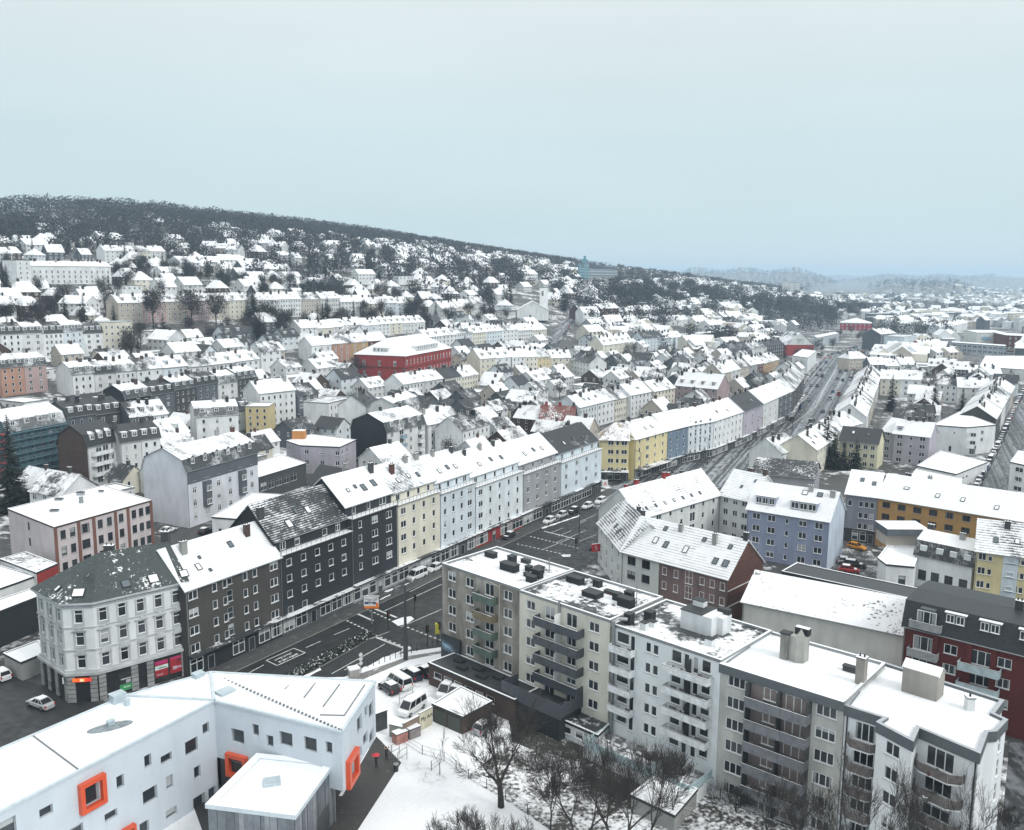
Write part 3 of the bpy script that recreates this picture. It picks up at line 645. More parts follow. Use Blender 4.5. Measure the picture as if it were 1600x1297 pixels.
def clutter(par, xs, y, z, seed):
    """plants and boxes set on a balcony"""
    rr = random.Random(seed)
    for x in xs:
        mb = MB(); k = rr.random(); w = rr.uniform(.25, .5)
        if k < .5:
            mb.prism([(x-w/2, y-w/2), (x+w/2, y-w/2), (x+w/2, y+w/2), (x-w/2, y+w/2)], z, z+.35)
            for i in range(14): a = rr.uniform(0, 6.3); mb.poly([(x, y, z+.3), (x+math.cos(a)*.3, y+math.sin(a)*.3, z+.3+rr.uniform(.1, .5)), (x+math.cos(a+.6)*.25, y+math.sin(a+.6)*.25, z+.3+rr.uniform(.1, .4))], 1)
            mb.build('potted_plant', [wm('brick'), plain('evergreen_leaf', (.03, .045, .03), .7)], par)
        else:
            mb.box(x-w, x+w, y-.3, y+.3, z, z+.06+.4*rr.random(), 0, top=1); mb.box(x-w, x+w, y+.22, y+.3, z, z+.75, 0); mb.build('garden_chair', [plain('chair_%d' % rr.randint(0, 2), (.3*rr.random()+.03,)*3, .6), SNOWM], par)
T0, T1, T2, T3 = G(691, 879, 17.5), G(823, 915, 17.5), G(966, 960, 17.5), G(1127, 1023, 17.5)
dirT = (T3-T0).normalized(); L1, L2, L3 = (T1-T0).dot(dirT), (T2-T0).dot(dirT), (T3-T0).dot(dirT)
TP = lambda s: T0 + dirT*s
h5 = 17.1; zs5 = [h5-2.05-2.75*i for i in range(5)]
DECK = lambda c: roofmat((.035, .04, .043), c, .0)
w1 = L1
tan = house('apartment_block', 'weathered tan apartment block with green balconies and a billboard', TP(0), TP(L1), 12.2, h5, pf='', roof='flat', wall=wallmat((.40, .375, .335), .75), tilem=DECK(.68), zb=0, cat='apartment block',
    wins={'F': [(w1*f, z, (1.75, 1.45, 2, 0)) for f in (.135, .375, .86) for z in zs5] + [(w1*.63, z-.3, (1.9, 1.9, 2, 0)) for z in zs5], 'L': [(D_, z, '2') for D_ in (3, 9) for z in zs5]})
for i, z in enumerate(zs5): 
    if i < 4: balcony(tan, w1*.615, z-.95, 4.0, 1.35, .95, 'olive' if i == 1 else 'green'); clutter(tan, [w1*.56, w1*.66], -.9, z-.95, i)
g = MB(); g.tube([(w1*.765, -.12, h5), (w1*.765, -.12, .5)], .07, 6); g.tube([(w1*.64, -.1, h5-.1), (w1*.765, -.12, h5-.4)], .07, 6); g.build('downpipe', wm('beige'), tan)
roofbits(tan, [(2.6, 8.2, 2.0, 1.0, .8, h5, 'black'), (7, 8.5, 1.1, 1.1, 1.1, h5, 'black'), (9.3, 5.5, 3.0, 1.3, 1.1, h5, 'black'), (8.6, 10, 1.5, .8, .5, h5, 'dark'), (11.5, 7.5, .9, .9, .7, h5, 'black'), (13.4, 7.8, 1.2, 1.0, 1.0, h5, 'black'), (14.6, 6, 1.6, 1.0, 1.3, h5, 'black'), (15.2, 4, 1.5, .9, .9, h5, 'black'), (13.2, 5.4, 1.2, .7, .5, h5, 'black')])
mb = MB(); mb.tube([(14.0, 9.4, h5), (14.0, 9.4, h5+2.2)], .09, 6); mb.build('vent_pipe', METAL, tan)
bb = MB(); bb.box(0.05, 4.5, -.42, -.2, 1.6, 6.0, 0); bb.build('billboard_frame', DARKM, tan)
def bbm():
    m, n, b = newmat('billboard_print'); q = NT(n); c = q.nd('ShaderNodeTexCoord').outputs['Object']
    nn = q.noise(q.nd('ShaderNodeVectorMath', {0: c, 1: (.6, 1, 1.2)}, operation='MULTIPLY').outputs[0], 1.1, 5, .7); x = q.nd('ShaderNodeSeparateXYZ', {0: c})
    d1 = q.math('ABSOLUTE', q.math('SUBTRACT', x.outputs[2], q.math('MULTIPLY_ADD', x.outputs[0], -.35, 4.6)))
    f = q.math('MULTIPLY', q.ramp(d1, 0, 1.1, 1, 0), q.ramp(nn, .42, .62))
    q.link(q.mixc(f, (.012, .018, .03, 1), (.35, .55, .72, 1)), b.inputs['Base Color']); b.inputs['Roughness'].default_value = .35; return m
bb = MB(); bb.poly([(.25, -.43, 1.8), (4.3, -.43, 1.8), (4.3, -.43, 5.8), (.25, -.43, 5.8)]); bb.build('poster', bbm(), tan)
w2 = L2-L1
cre = house('apartment_block', 'cream apartment block with wide black balconies between tan and white blocks', TP(L1), TP(L2), 12.2, h5-.2, pf='', roof='flat', wall=wallmat((.66, .65, .57), .25), tilem=DECK(.57), zb=0, cat='apartment block',
    wins={'F': [(w2*f, z-.25, (1.75, 1.35, 2, 0)) for f in (.135, .84) for z in zs5] + [(w2*.36, z-.7, (1.9, 1.95, 2, 0)) for z in zs5] + [(w2*.60, z-.7, (1.9, 1.95, 2, 0)) for z in zs5]})
for i, z in enumerate(zs5):
    if i < 4:
        balcony(cre, w2*.49, z-1.3, 8.0, 1.5, 1.05, 'slate'); clutter(cre, [w2*.33, w2*.55, w2*.66], -.9, z-1.3, 10+i)
        q = MB(); q.box(w2*.48-.04, w2*.48+.04, -1.35, -.01, z-1.3, z+.9); q.build('divider', plain('divider_white', (.7, .72, .72), .5), cre)
q = MB(); q.box(-.9, w2*.72, -4.6, -.02, -1, 3.6, 0, top=1); q.build('terrace', [wm('black'), DECK(.35)], cre)
q = MB(); q.box(1.0, w2*.74, -4.8, -4.66, 3.3, 5.4); q.box(w2*.74-.1, w2*.74, -4.66, -.05, 3.6, 5.4); q.box(.9, 1.0, -4.7, -1.2, 3.6, 5.2); q.build('terrace_screen', plain('panel_slate', (.055, .065, .078), .5), cre)
roofbits(cre, [(3.2, 8.7, 2.6, 1.2, .9, h5-.2, 'black'), (6.6, 9.7, 1.2, .9, 1.0, h5-.2, 'black'), (8.6, 6, 2.6, 1.8, .7, h5-.2, 'black'), (10, 8.6, 2.2, .8, .4, h5-.2, 'brown'), (12.0, 7.3, 1.2, .9, 1.0, h5-.2, 'black'), (13.3, 8.3, 1.2, .9, 1.3, h5-.2, 'black'), (14.3, 6.2, 2.2, 1.2, 1.2, h5-.2, 'black')])
mb = MB(); mb.tube([(w2-1.2, 7.6, h5-.2), (w2-1.2, 7.6, h5+2.6)], .06, 6); mb.build('vent_pipe', METAL, cre); mb = MB(); mb.tube([(w2*.47, -.2, h5-2.6), (w2*.47, -.2, h5+.6)], .16, 6); mb.build('flue', METAL, cre)
w3 = L3-L2-.3
whi = house('apartment_block', 'white balconied apartment block with white stair tower on its flat roof', TP(L2+.3), TP(L3), 12.6, h5-.6, pf='', roof='flat', wall=wallmat((.72, .76, .78), .14), tilem=DECK(.54), zb=0, cat='apartment block', fc='white',
    wins={'F': [(w3*.36, z-.45, (.85, 1.35, 1, 0)) for z in zs5] + [(w3*.43, z-.45, (.85, 1.35, 1, 0)) for z in zs5] + [(w3*.115, z-.45, (2.0, 1.5, 1, 0)) for z in zs5] + [(w3*.21, z-1.05, (.8, 2.1, 1, 0)) for z in zs5] + [(w3*.62, z-.5, (1.5, 1.6, 1, 0)) for z in zs5] + [(w3*.71, z-1.05, (.8, 2.15, 1, 0)) for z in zs5] + [(w3*.79, z-1.05, (.8, 2.15, 1, 0)) for z in zs5] + [(w3*.88, z-.5, (1.3, 1.6, 1, 0)) for z in zs5]})
for i, z in enumerate(zs5):
    if i < 4:
        balcony(whi, w3*.135, z-1.35, 3.5, 1.2, .75, 'white'); balcony(whi, w3*.745, z-1.35, 6.4, 1.35, .75, 'white'); clutter(whi, [w3*.09, w3*.2, w3*.62, w3*.7, w3*.85, w3*.9], -.8, z-1.35, 30+i)
        q = MB(); q.box(w3*.75-.03, w3*.75+.03, -1.2, -.01, z-1.35, z+.7); q.build('divider', DARKM, whi)
h3 = h5-.6
q = MB(); q.box(6.8, 11.4, 5.8, 9.2, h3-.1, h3+2.5, 0, top=1); q.box(10.2, 12.2, 7.2, 9.4, h3-.1, h3+2.3, 0, top=1); q.build('stair_tower', [wallmat((.70, .73, .75), .3), SNOWM], whi)
q = MB(); q.box(6.7, 10, 5.7, 9.3, h3+2.52, h3+2.62); q.box(10.5, 12.2, 8.6, 9.4, h3+2.32, h3+3.0); q.build('roof_trim', DARKM, whi)
roofbits(whi, [(1.2, 2.2, 1.0, 1.0, 1.4, h3, 'black'), (3.8, 1.9, .9, .7, 1.0, h3, 'white'), (3.9, 3.6, 1.0, .7, .7, h3, 'white'), (2.4, 5.2, 1.2, 1.1, 1.2, h3, 'black'), (12.6, 3.5, 1.0, .8, .9, h3, 'white'), (8.0, 8.5, 1.6, 1.0, 3.4, h3, 'white')])
q = MB(); q.tube([(.5, -.3, 0), (.5, -.3, h3+.9), (.8, .4, h3+1.1), (1.6, 1.2, h3+1.0)], .24, 8); q.build('flue', METAL, whi)
q = MB(); q.box(0, w3-.3, -5.5, -.02, -1, 1.6, 0, top=1); q.build('terrace', [wm('white'), snowmat('terrace_snow', (.1, .1, .1), .55, .5, obj=True)], whi)
for x0, x1, y0, y1 in ((.1, w3-.4, -5.45, -5.38), (.1, .17, -5.4, -.4), (w3-.45, w3-.38, -5.4, -.2), (w3*.62, w3*.62+.07, -5.3, -.1)):
    n = max(1, round(max(x1-x0, y1-y0)/1.8))
    for i in range(n):
        q = MB(); a, b = i/n, (i+1)/n
        if x1-x0 > y1-y0: q.box(x0+(x1-x0)*a+.02, x0+(x1-x0)*b-.02, y0, y1, 1.62, 2.75)
        else: q.box(x0, x1, y0+(y1-y0)*a+.02, y0+(y1-y0)*b-.02, 1.62, 2.75)
        q.build('glass_panel', plain('terrace_glass', (.42, .55, .58), .15, var=.1), whi)
clutter(whi, [1.5, 3, 5, 6.5, 8, 11, 13], -2.2, 1.6, 77)
# pale block with grey loggias
Q0, Q1 = TP(L3+.05), G(1320, 1097, 16.4); h4 = 16.2; zs4 = [h4-2.2-2.75*i for i in range(6)]
w4 = (Q1-Q0).length
lod_ = dict(zb=0, cat='apartment block')
gre = house('apartment_block', 'pale plaster block with grey loggia panels and a ruined-looking chimney stack', Q0, Q1, 13.0, h4, pf='', roof='flat', wall=wallmat((.52, .53, .50), .35), tilem=DECK(1.05), **lod_,
    wins={'F': [(w4*f, z, (2.3, 1.45, 3, 0)) for f in (.14, .87) for z in zs4] + [(w4*.43, z-.2, (1.6, 1.5, 2, 0)) for z in zs4] + [(w4*.62, z-.8, (1.9, 2.1, 2, 0)) for z in zs4]})
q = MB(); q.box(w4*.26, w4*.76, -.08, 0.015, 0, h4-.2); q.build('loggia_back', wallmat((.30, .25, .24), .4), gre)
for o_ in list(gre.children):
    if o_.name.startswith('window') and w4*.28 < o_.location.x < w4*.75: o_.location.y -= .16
for i, z in enumerate(zs4):
    balcony(gre, w4*.51, z-1.0, w4*.50, 1.5, 1.0, 'mauve'); clutter(gre, [w4*.3, w4*.36, w4*.48, w4*.58, w4*.64, w4*.7], -.8, z-1.0, 50+i)
    for f in (.265, .52, .755): q = MB(); q.box(w4*f-.06, w4*f+.06, -1.4, -.09, z-1.0, z+1.6); q.build('divider', wm('dark'), gre)
q = MB(); q.prism([(-.05, -.5), (w4+.05, -.5), (w4+.05, -.06), (-.05, -.06)], h4-.75, h4+.38, 0, top=1); q.build('fascia', [plain('fascia_grey', (.10, .115, .125), .5), SNOWM], gre)
cx, cy = 5.9, 7.3
q = MB()
q.prism([(cx-1.5, cy-.9), (cx-.6, cy-.9), (cx-.6, cy-.5), (cx+.5, cy-.9), (cx+1.3, cy-.4), (cx+1.4, cy+.9), (cx-1.4, cy+.9)], h4-.1, h4+3.2, 0); q.poly([(cx+.3, cy-.9, h4+3.2), (cx+1.4, cy-.3, h4+3.2), (cx+.9, cy-.5, h4+4.3)], 0)
q.box(cx-1.6, cx-.4, cy-1.0, cy+.2, h4+3.2, h4+3.4, 1); q.box(cx-.2, cx+1.5, cy+.2, cy+1.0, h4+3.2, h4+4.1, 1, top=2); q.build('chimney', [wallmat((.42, .42, .39), .85), DARKM, SNOWM], gre)
roofbits(gre, [(12.2, 8.5, 1.5, .7, .6, h4, 'dark')]); chimney(gre, w4-.5, 6.2, h4-.2, h4+3.1, 1.0, 1.0, wallmat((.33, .31, .28), .4), 2)
# white end block with stepped outline
R = [(1321, 1102), (1382, 1121), (1371, 1128), (1426, 1157), (1435, 1136), (1530, 1176), (1542, 1143), (1556, 1142), (1573, 1124), (1552, 1114), (1567, 1094), (1375, 1033)]
h6 = 15.6; Rp = [G(x, y, h6+.4) for x, y in R]; o6 = Rp[0]
end = thing('apartment_block', 'white end block with stepped outline, deep snow roof and rounded balconies', 'apartment block', (o6.x, o6.y, 0)); Rl = [(p.x-o6.x, p.y-o6.y) for p in Rp]
el = lambda i: (Rp[(i+1) % len(Rp)]-Rp[i]).length
zs6 = [h6-2.45-2.75*i for i in range(6)]
polyblock(end, Rl, -2, h6, wallmat((.72, .75, .77), .12), {0: [(el(0)*.55, z-.6, (2.2, 2.1, 3, 0)) for z in zs6], 2: [(el(2)*.48, z, (1.7, 1.45, 2, 0)) for z in zs6], 4: [(el(4)*.40, z-.7, (2.9, 2.15, 3, 0)) for z in zs6], 7: [(el(7)*.5, z-.2, (.7, 2.0, 1, 2)) for z in zs6]}, 0, capz=h6)
def outl(pts, d):
    r = []; n = len(pts)
    for i in range(n):
        p, q, s = Vector(pts[i-1]), Vector(pts[i]), Vector(pts[(i+1) % n]); a = (q-p).normalized(); b = (s-q).normalized(); na, nb = Vector((a.y, -a.x)), Vector((b.y, -b.x)); m_ = (na+nb); m_ = m_/max(.3, m_.dot(na)); r.append(tuple(q + m_*d))
    return r
def ring(name, pts, d0, d1, z0, z1, mats, par):
    a, b = outl(pts, d0), outl(pts, d1); mb = MB(); n = len(pts)
    for i in range(n):
        j = (i+1) % n
        mb.poly([(*b[i], z0), (*b[j], z0), (*b[j], z1), (*b[i], z1)]); mb.poly([(*a[j], z0), (*a[i], z0), (*a[i], z1), (*a[j], z1)])
        mb.poly([(*b[i], z1), (*b[j], z1), (*a[j], z1), (*a[i], z1)], 1); mb.poly([(*a[i], z0), (*a[j], z0), (*b[j], z0), (*b[i], z0)])
    return mb.build(name, mats, par)
ring('fascia', Rl, -.3, .14, h6-.75, h6+.42, [plain('fascia_grey', (.10, .115, .125), .5), plain('coping', (.42, .45, .48), .5, .3)], end)
mb = MB(); mb.poly([(*p, h6+.1) for p in outl(Rl, -.3)]); mb.build('roof_snow', snowmat('deep_snow', amount=0.0, obj=True), end)
def on_edge(pts, i, s, d=0.0): a, b = Vector(pts[i]), Vector(pts[(i+1) % len(pts)]); e_ = (b-a).normalized(); n = Vector((e_.y, -e_.x)); return a + e_*s + n*d, math.atan2(e_.y, e_.x)
def round_balcony(par, pts, i, s, z, w, d, panel='rust'):
    p, rz = on_edge(pts, i, s); b = obj('balcony', None, par, (p.x, p.y, z), rz)
    arc = [(-w/2, 0), (-w/2, -d*.45), (-w*.3, -d), (w*.3, -d), (w/2, -d*.45), (w/2, 0)]
    mb = MB(); mb.prism(arc, -.16, 0, 0, top=1); mb.build('slab', [plain('slab_white', (.66, .68, .68), .6), SNOWM], b)
    pm = plain('panel_rust', (.15, .13, .125), .5, var=.5)
    for (a, c) in zip(arc, arc[1:]):
        q = MB(); u, v = Vector(a), Vector(c); dd = (v-u).normalized()*.02; q.obox((u+v)/2, v-u, (v-u).length-.04, .05, .02, .95); q.build('panel', pm, b)
for z in zs6[:5]:
    round_balcony(end, Rl, 0, el(0)*.55, z-.95, 3.4, 1.5); round_balcony(end, Rl, 4, el(4)*.42, z-.95, 5.0, 1.5)
    p, rz = on_edge(Rl, 4, el(4)*.42, .8); clutter(end, [p.x, p.x-.7], p.y, z-.95, int(z*10))
c_ = G(1440, 1085, h6)-o6; c2 = G(1514, 1110, h6)-o6
mb = MB(); q = [c_ + dirT*a + Vector((-dirT.y, dirT.x))*b for a, b in ((-1.9, -1), (1.9, -1), (1.9, 1.3), (-1.9, 1.3))]; mb.prism(q, h6, h6+3.0, 0)
m1, m2 = (q[1]+q[2])/2, (q[0]+q[3])/2; o_ = dirT*.15
mb.poly([(*q[1], h6+3), (*q[2], h6+3), (*m1, h6+3.7)]); mb.poly([(*q[3], h6+3), (*q[0], h6+3), (*m2, h6+3.7)])
mb.poly([(*(q[0]-o_), h6+2.95), (*(q[1]+o_), h6+2.95), (*(m1+o_), h6+3.75), (*(m2-o_), h6+3.75)], 1); mb.poly([(*(q[2]+o_), h6+2.95), (*(q[3]-o_), h6+2.95), (*(m2-o_), h6+3.75), (*(m1+o_), h6+3.75)], 1)
mb.build('stair_tower', [wallmat((.36, .34, .31), .4), SNOWM], end)
chimney(end, c2.x, c2.y, h6, h6+1.5, .8, .8, wm('pale'), 1)
for i, f in ((0, .08), (4, .97)): p, _ = on_edge(Rl, i, el(i)*f, .12); g = MB(); g.tube([(p.x, p.y, h6-.7), (p.x, p.y, 0)], .08, 6); g.build('downpipe', DARKM, end)
# low annexes at the foot of the slabs
def flatbox(name, label, P, h, wall, deck=None, wins=None, cat='building', zb=0, lod=1, fc='white', cap=DARKM, **k):
    P = [Vector(p) for p in P]; o = P[0]; r = thing(name, label, cat, (o.x, o.y, zb)); L_ = [(p.x-o.x, p.y-o.y) for p in P]
    polyblock(r, L_, -1.5, h, wm(wall), wins or {}, lod, fc, capz=h-.02); ring('roof_edge', L_, -.2, .12, h-.25, h+.12, [cap, SNOWM], r)
    mb = MB(); mb.poly([(*p, h+.02) for p in outl(L_, -.2)]); mb.build('roof', deck or DECK(1.0), r); return r
nT = Vector((-dirT.y, dirT.x))   # into the blocks
flatbox('shop_annex', 'low annex with bare dark roof and skylights under the tan block', [TP(-.5) - nT*5.5 + dirT*3.4, TP(L1+4) - nT*5.2, TP(L1+4) - nT*.3, TP(3.2) - nT*.3], 3.6, 'brown', DECK(.12), {0: [(2+i*2.2, 1.6, (1.7, 1.0, 1, 0)) for i in range(6)]}, 'annex')
for i in range(5):
    p = TP(6.0+i*2.1) - nT*(2.0 + (i % 2)*1.4); mb = MB(); mb.obox((0, 0), dirT, 1.7, 1.1, 0, .45); mb.build('skylight', DARKM, bpy.data.objects['shop_annex'], loc=(p.x-bpy.data.objects['shop_annex'].location.x, p.y-bpy.data.objects['shop_annex'].location.y, 3.6))
flatbox('shop_annex', 'long white low annex with small windows under the cream block', [G(824, 1101, 2.6), G(934, 1149, 2.6), G(962, 1122, 2.6), G(880, 1082, 2.6)], 2.6, 'white', DECK(.25), {0: [(1.2+i*2.0, .9, (1.3, 1.0, 1, 0)) for i in range(6)]}, 'annex')
flatbox('garage', 'brown double garage with snowy flat roof and dark doors', [G(676, 1100, 2.7), G(723, 1120, 2.7), G(768, 1096, 2.7), G(720, 1073, 2.7)], 2.7, 'brown', DECK(1.05), {}, 'garage')
gr = bpy.data.objects['garage']; a, b = Vector((0, 0)), G(723, 1120, 2.7)-G(676, 1100, 2.7)
for f in (.27, .73): mb = MB(); p = a.lerp(b, f); mb.obox((p.x+.0, p.y), b-a, b.length*.4, .12, 0, 2.2); mb.build('garage_door', plain('garage_green', (.05, .06, .05), .6), gr)
flatbox('garden_shed', 'flat garden outbuilding with thick snow on its roof behind the bare trees', [G(986, 1242, 2.2), G(1054, 1274, 2.2), G(1089, 1233, 2.2), G(1030, 1209, 2.2)], 2.2, 'concrete', DECK(1.05), {}, 'shed')
# ================================================================== ornate corner house
def text_mesh(s, size, name='lettering'):
    cu = bpy.data.curves.new('txt', 'FONT'); cu.body = s; cu.size = size; cu.align_x = 'CENTER'; cu.align_y = 'CENTER'; cu.extrude = .02; cu.resolution_u = 3
    o = bpy.data.objects.new('txt', cu); COL.objects.link(o); dg = bpy.context.evaluated_depsgraph_get()
    me = bpy.data.meshes.new_from_object(o.evaluated_get(dg)); bpy.data.objects.remove(o); me.name = name; return me
def lettering(par, s, size, loc, rz, mat):
    me = text_mesh(s, size); me.materials.clear(); me.materials.append(mat); o = obj('lettering', me, par, loc); o.rotation_euler = (PI/2, 0, rz); return o
C_ = [Vector(p) for p in ((-71.2, 128.6), (-64.3, 122.6), (-60.2, 123.2), (-50.3, 132.2), (-58.5, 141.5), (-67.5, 136.5))]; oc = C_[0]
ch = thing('corner_house', 'ornate white stucco corner house with chamfered corner and dark green roof', 'house', (oc.x, oc.y, 0)); Cl = [(p.x-oc.x, p.y-oc.y) for p in C_]
cl_ = lambda i: (C_[(i+1) % 6]-C_[i]).length
STUC = wallmat((.70, .73, .74), .2); ORN = wallmat((.52, .55, .56), .35); HC = 15.2
zr = [12.0, 8.6, 5.15]; wt = (1.15, 2.0, 1, 1)
cols = {0: [cl_(0)*(i+.5)/3 for i in range(3)], 1: [cl_(1)/2], 2: [cl_(2)*(i+.5)/5 for i in range(5)]}
polyblock(ch, Cl, -1, HC, STUC, {e_: [(s, z, wt) for s in v for z in zr] for e_, v in cols.items()}, 0, th=.22)
for z0, z1, d, m in ((4.2, 4.6, .45, ORN), (4.6, 4.95, .2, ORN), (7.9, 8.1, .16, ORN), (11.35, 11.5, .14, ORN), (HC-.75, HC-.45, .2, ORN), (HC-.25, HC+.1, .6, ORN)):
    ring('cornice', Cl, -.05, d, z0, z1, [m, SNOWM if z0 > 14 else m], ch)
for e_, v in cols.items():
    for s in v:
        for k, z in enumerate(zr):
            p, rz = on_edge(Cl, e_, s); mb = MB()
            for x in (-.72, .72): mb.box(x-.1, x+.1, -.1, .0, -.1, 2.1)
            mb.box(-.85, .85, -.16, 0, -.28, -.1)
            if k > 0:
                mb.box(-.9, .9, -.18, 0, 2.1, 2.28)
                if k == 1: mb.poly([(-1.0, -.22, 2.3), (1.0, -.22, 2.3), (.55, -.22, 2.62), (0, -.22, 2.85), (-.55, -.22, 2.62)]); mb.box(-1.0, 1.0, -.3, 0, 2.28, 2.36); mb.box(-.2, .2, -.32, 0, 2.36, 2.8)
                else:
                    ar = [(math.cos(t)*.8, math.sin(t)*.55+2.3) for t in np.linspace(0, PI, 8)]; mb.poly([(a, -.2, b) for a, b in ar][::-1])
                    for (a, b), (c, d) in zip(ar, ar[1:]): mb.poly([(a, -.2, b), (c, -.2, d), (c, 0, d), (a, 0, b)])
            mb.build('window_surround', ORN, ch, loc=(p.x, p.y, z), rz=rz)
for e_ in (0, 1, 2):      # dentils, rusticated ground floor
    n = int(cl_(e_)/.55); mb = MB(); p, rz = on_edge(Cl, e_, 0)
    for i in range(n): mb.box(.2+i*.55, .45+i*.55, -.4, .0, HC-.45, HC-.25)
    mb.build('dentils', ORN, ch, loc=(p.x, p.y, 0), rz=rz, kind='stuff')
    piers = {0: (.4, 2.9, 5.6, cl_(0)-.4), 1: (.55, cl_(1)-.55), 2: (.6, 5.2, 7.5, cl_(2)-.6)}[e_]; 
    mb = MB(); mb.box(0, cl_(e_), -.02, .0, 0, 4.1); mb.build('shop_wall', plain('shop_dark', (.02, .022, .024), .25), ch, loc=(p.x, p.y, 0), rz=rz)
    for x in piers:
        for j in range(6): mb = MB(); mb.box(x-.5, x+.5, -.2, -.01, .05+j*.68, .62+j*.68); mb.build('stone_block', wallmat((.33, .34, .34), .5), ch, loc=(p.x, p.y, 0), rz=rz)
p, rz = on_edge(Cl, 1, cl_(1)/2, .3)
def signbox(par, p, rz, w, h, z, col, em=.0, name='sign', t=.15):
    mb = MB(); mb.box(-w/2, w/2, -t, 0, -h/2, h/2); return mb.build(name, plain('sign_%.2f_%.2f_%.2f' % col, col, .4, emit=col if em else None, es=em), par, loc=(p[0], p[1], z), rz=rz)
def posterbox(par, p, rz, w, h, z, base, inks):
    """a printed shop poster: flat blocks of colour like those in the window"""
    mb = MB(); mb.poly([(-w/2, -.1, -h/2), (w/2, -.1, -h/2), (w/2, -.1, h/2), (-w/2, -.1, h/2)], 0)
    for k, (x0, x1, z0, z1, c) in enumerate(inks): mb.poly([(w*(x0-.5), -.106-k*.003, h*(z0-.5)), (w*(x1-.5), -.106-k*.003, h*(z0-.5)), (w*(x1-.5), -.106-k*.003, h*(z1-.5)), (w*(x0-.5), -.106-k*.003, h*(z1-.5))], k+1)
    mb.box(-w/2-.08, w/2+.08, -.09, -.02, -h/2-.08, h/2+.08, len(inks)+1)
    return mb.build('shop_poster', [plain('ink_%.2f_%.2f_%.2f' % c, c, .4, var=.3) for c in [base]+[i[4] for i in inks]] + [DARKM], par, loc=(p[0], p[1], z), rz=rz)
s1 = signbox(ch, p, rz, 1.4, .55, 3.55, (.75, .10, .02), .6); signbox(s1, (0, -.04), 0, .55, .38, .0, (.75, .6, .35), .5, 'sign_panel'); signbox(s1, (.95, .0), 0, .75, .5, 0, (.65, .05, .03), .5, 'sign_panel'); signbox(s1, (-.95, .0), 0, .75, .5, 0, (.75, .16, .03), .5, 'sign_panel')
p, rz = on_edge(Cl, 0, cl_(0)-.7, .2); signbox(ch, p, rz-.6, .9, .9, 3.4, (.75, .78, .78))
p, rz = on_edge(Cl, 2, 9.2); RD = (.33, .02, .03); posterbox(ch, p, rz, 2.0, 2.6, 2.3, RD, [(.0, 1, .78, .96, (.45, .03, .16)), (0, 1, .45, .70, (.62, .75, .72)), (.1, .85, .54, .57, (.1, .1, .12)), (.3, .95, .5, .53, (.15, .15, .15)), (.1, .6, .1, .2, (.5, .25, .3))])
p, rz = on_edge(Cl, 2, 11.5); posterbox(ch, p, rz, 2.0, 2.6, 2.3, RD, [(0, 1, .85, 1, (.45, .03, .12)), (.55, .95, .72, .82, (.04, .04, .05)), (.2, .5, .2, .42, (.6, .4, .45)), (.5, .9, .25, .38, (.5, .3, .4))])
p, rz = on_edge(Cl, 2, 3.9); posterbox(ch, p, rz, 1.9, 2.8, 1.9, (.03, .035, .035), [(0, 1, 0, .35, (.05, .28, .11)), (.3, .8, .15, .22, (.45, .65, .5)), (.1, .9, .62, .68, (.55, .58, .58)), (.5, .85, .4, .58, (.4, .42, .45))])
# roof of the corner house
eo = outl(Cl, .62); r1 = Vector(Cl[1]).lerp(Vector(Cl[4]), .38); r2 = Vector(Cl[3]).lerp(Vector(Cl[4]), .42) - (Vector(Cl[3])-Vector(Cl[2])).normalized()*.2; ZR = HC+5.2
mb = MB(); E = [(*q, HC+.1) for q in eo]; a, b = (*r1, ZR), (*r2, ZR)
mb.poly([E[0], E[1], a]); mb.poly([E[1], E[2], a]); mb.poly([E[2], E[3], b, a]); mb.poly([E[3], E[4], b]); mb.poly([E[4], E[5], a, b]); mb.poly([E[5], E[0], a])
mb.build('roof', roofmat((.030, .042, .042), .25, .12, 4.5, .9), ch)
for px, py in ((60, 1000),): pass
def roof_at(p3, q3, r3, u, v):
    P, Q, R_ = Vector(p3), Vector(q3), Vector(r3); c = P + (Q-P)*u + (R_-P)*v; n = (Q-P).cross(R_-P).normalized(); ex = (Q-P).normalized(); return c, n, ex
for f, (u, v, w, h) in ((2, (.14, .24, 1.3, 1.3)), (2, (.44, .22, 1.5, 1.5)), (2, (.8, .18, 1.3, 1.3)), (1, (.35, .2, 1.7, 1.5)), (0, (.5, .2, .9, 1.1)), (0, (.6, .6, .8, .8))):
    c, n, ex = roof_at(E[f], E[f+1], b if f == 2 else a, u, v); o = obj('skylight', skymesh(w, h)[0], ch); ey = n.cross(ex); Mx = Matrix((ex, ey, n)).transposed().to_4x4(); Mx.translation = c + n*.03; o.matrix_local = Mx; obj('pane', skymesh(w, h)[1], o)
chimney(ch, r2.x-.5, r2.y+.3, ZR-1, ZR+1.4, 1.2, .8, wm('dark')); chimney(ch, r1.x+.8, r1.y+2, ZR-1.6, ZR+.5, 1.4, .8, wm('dark'))
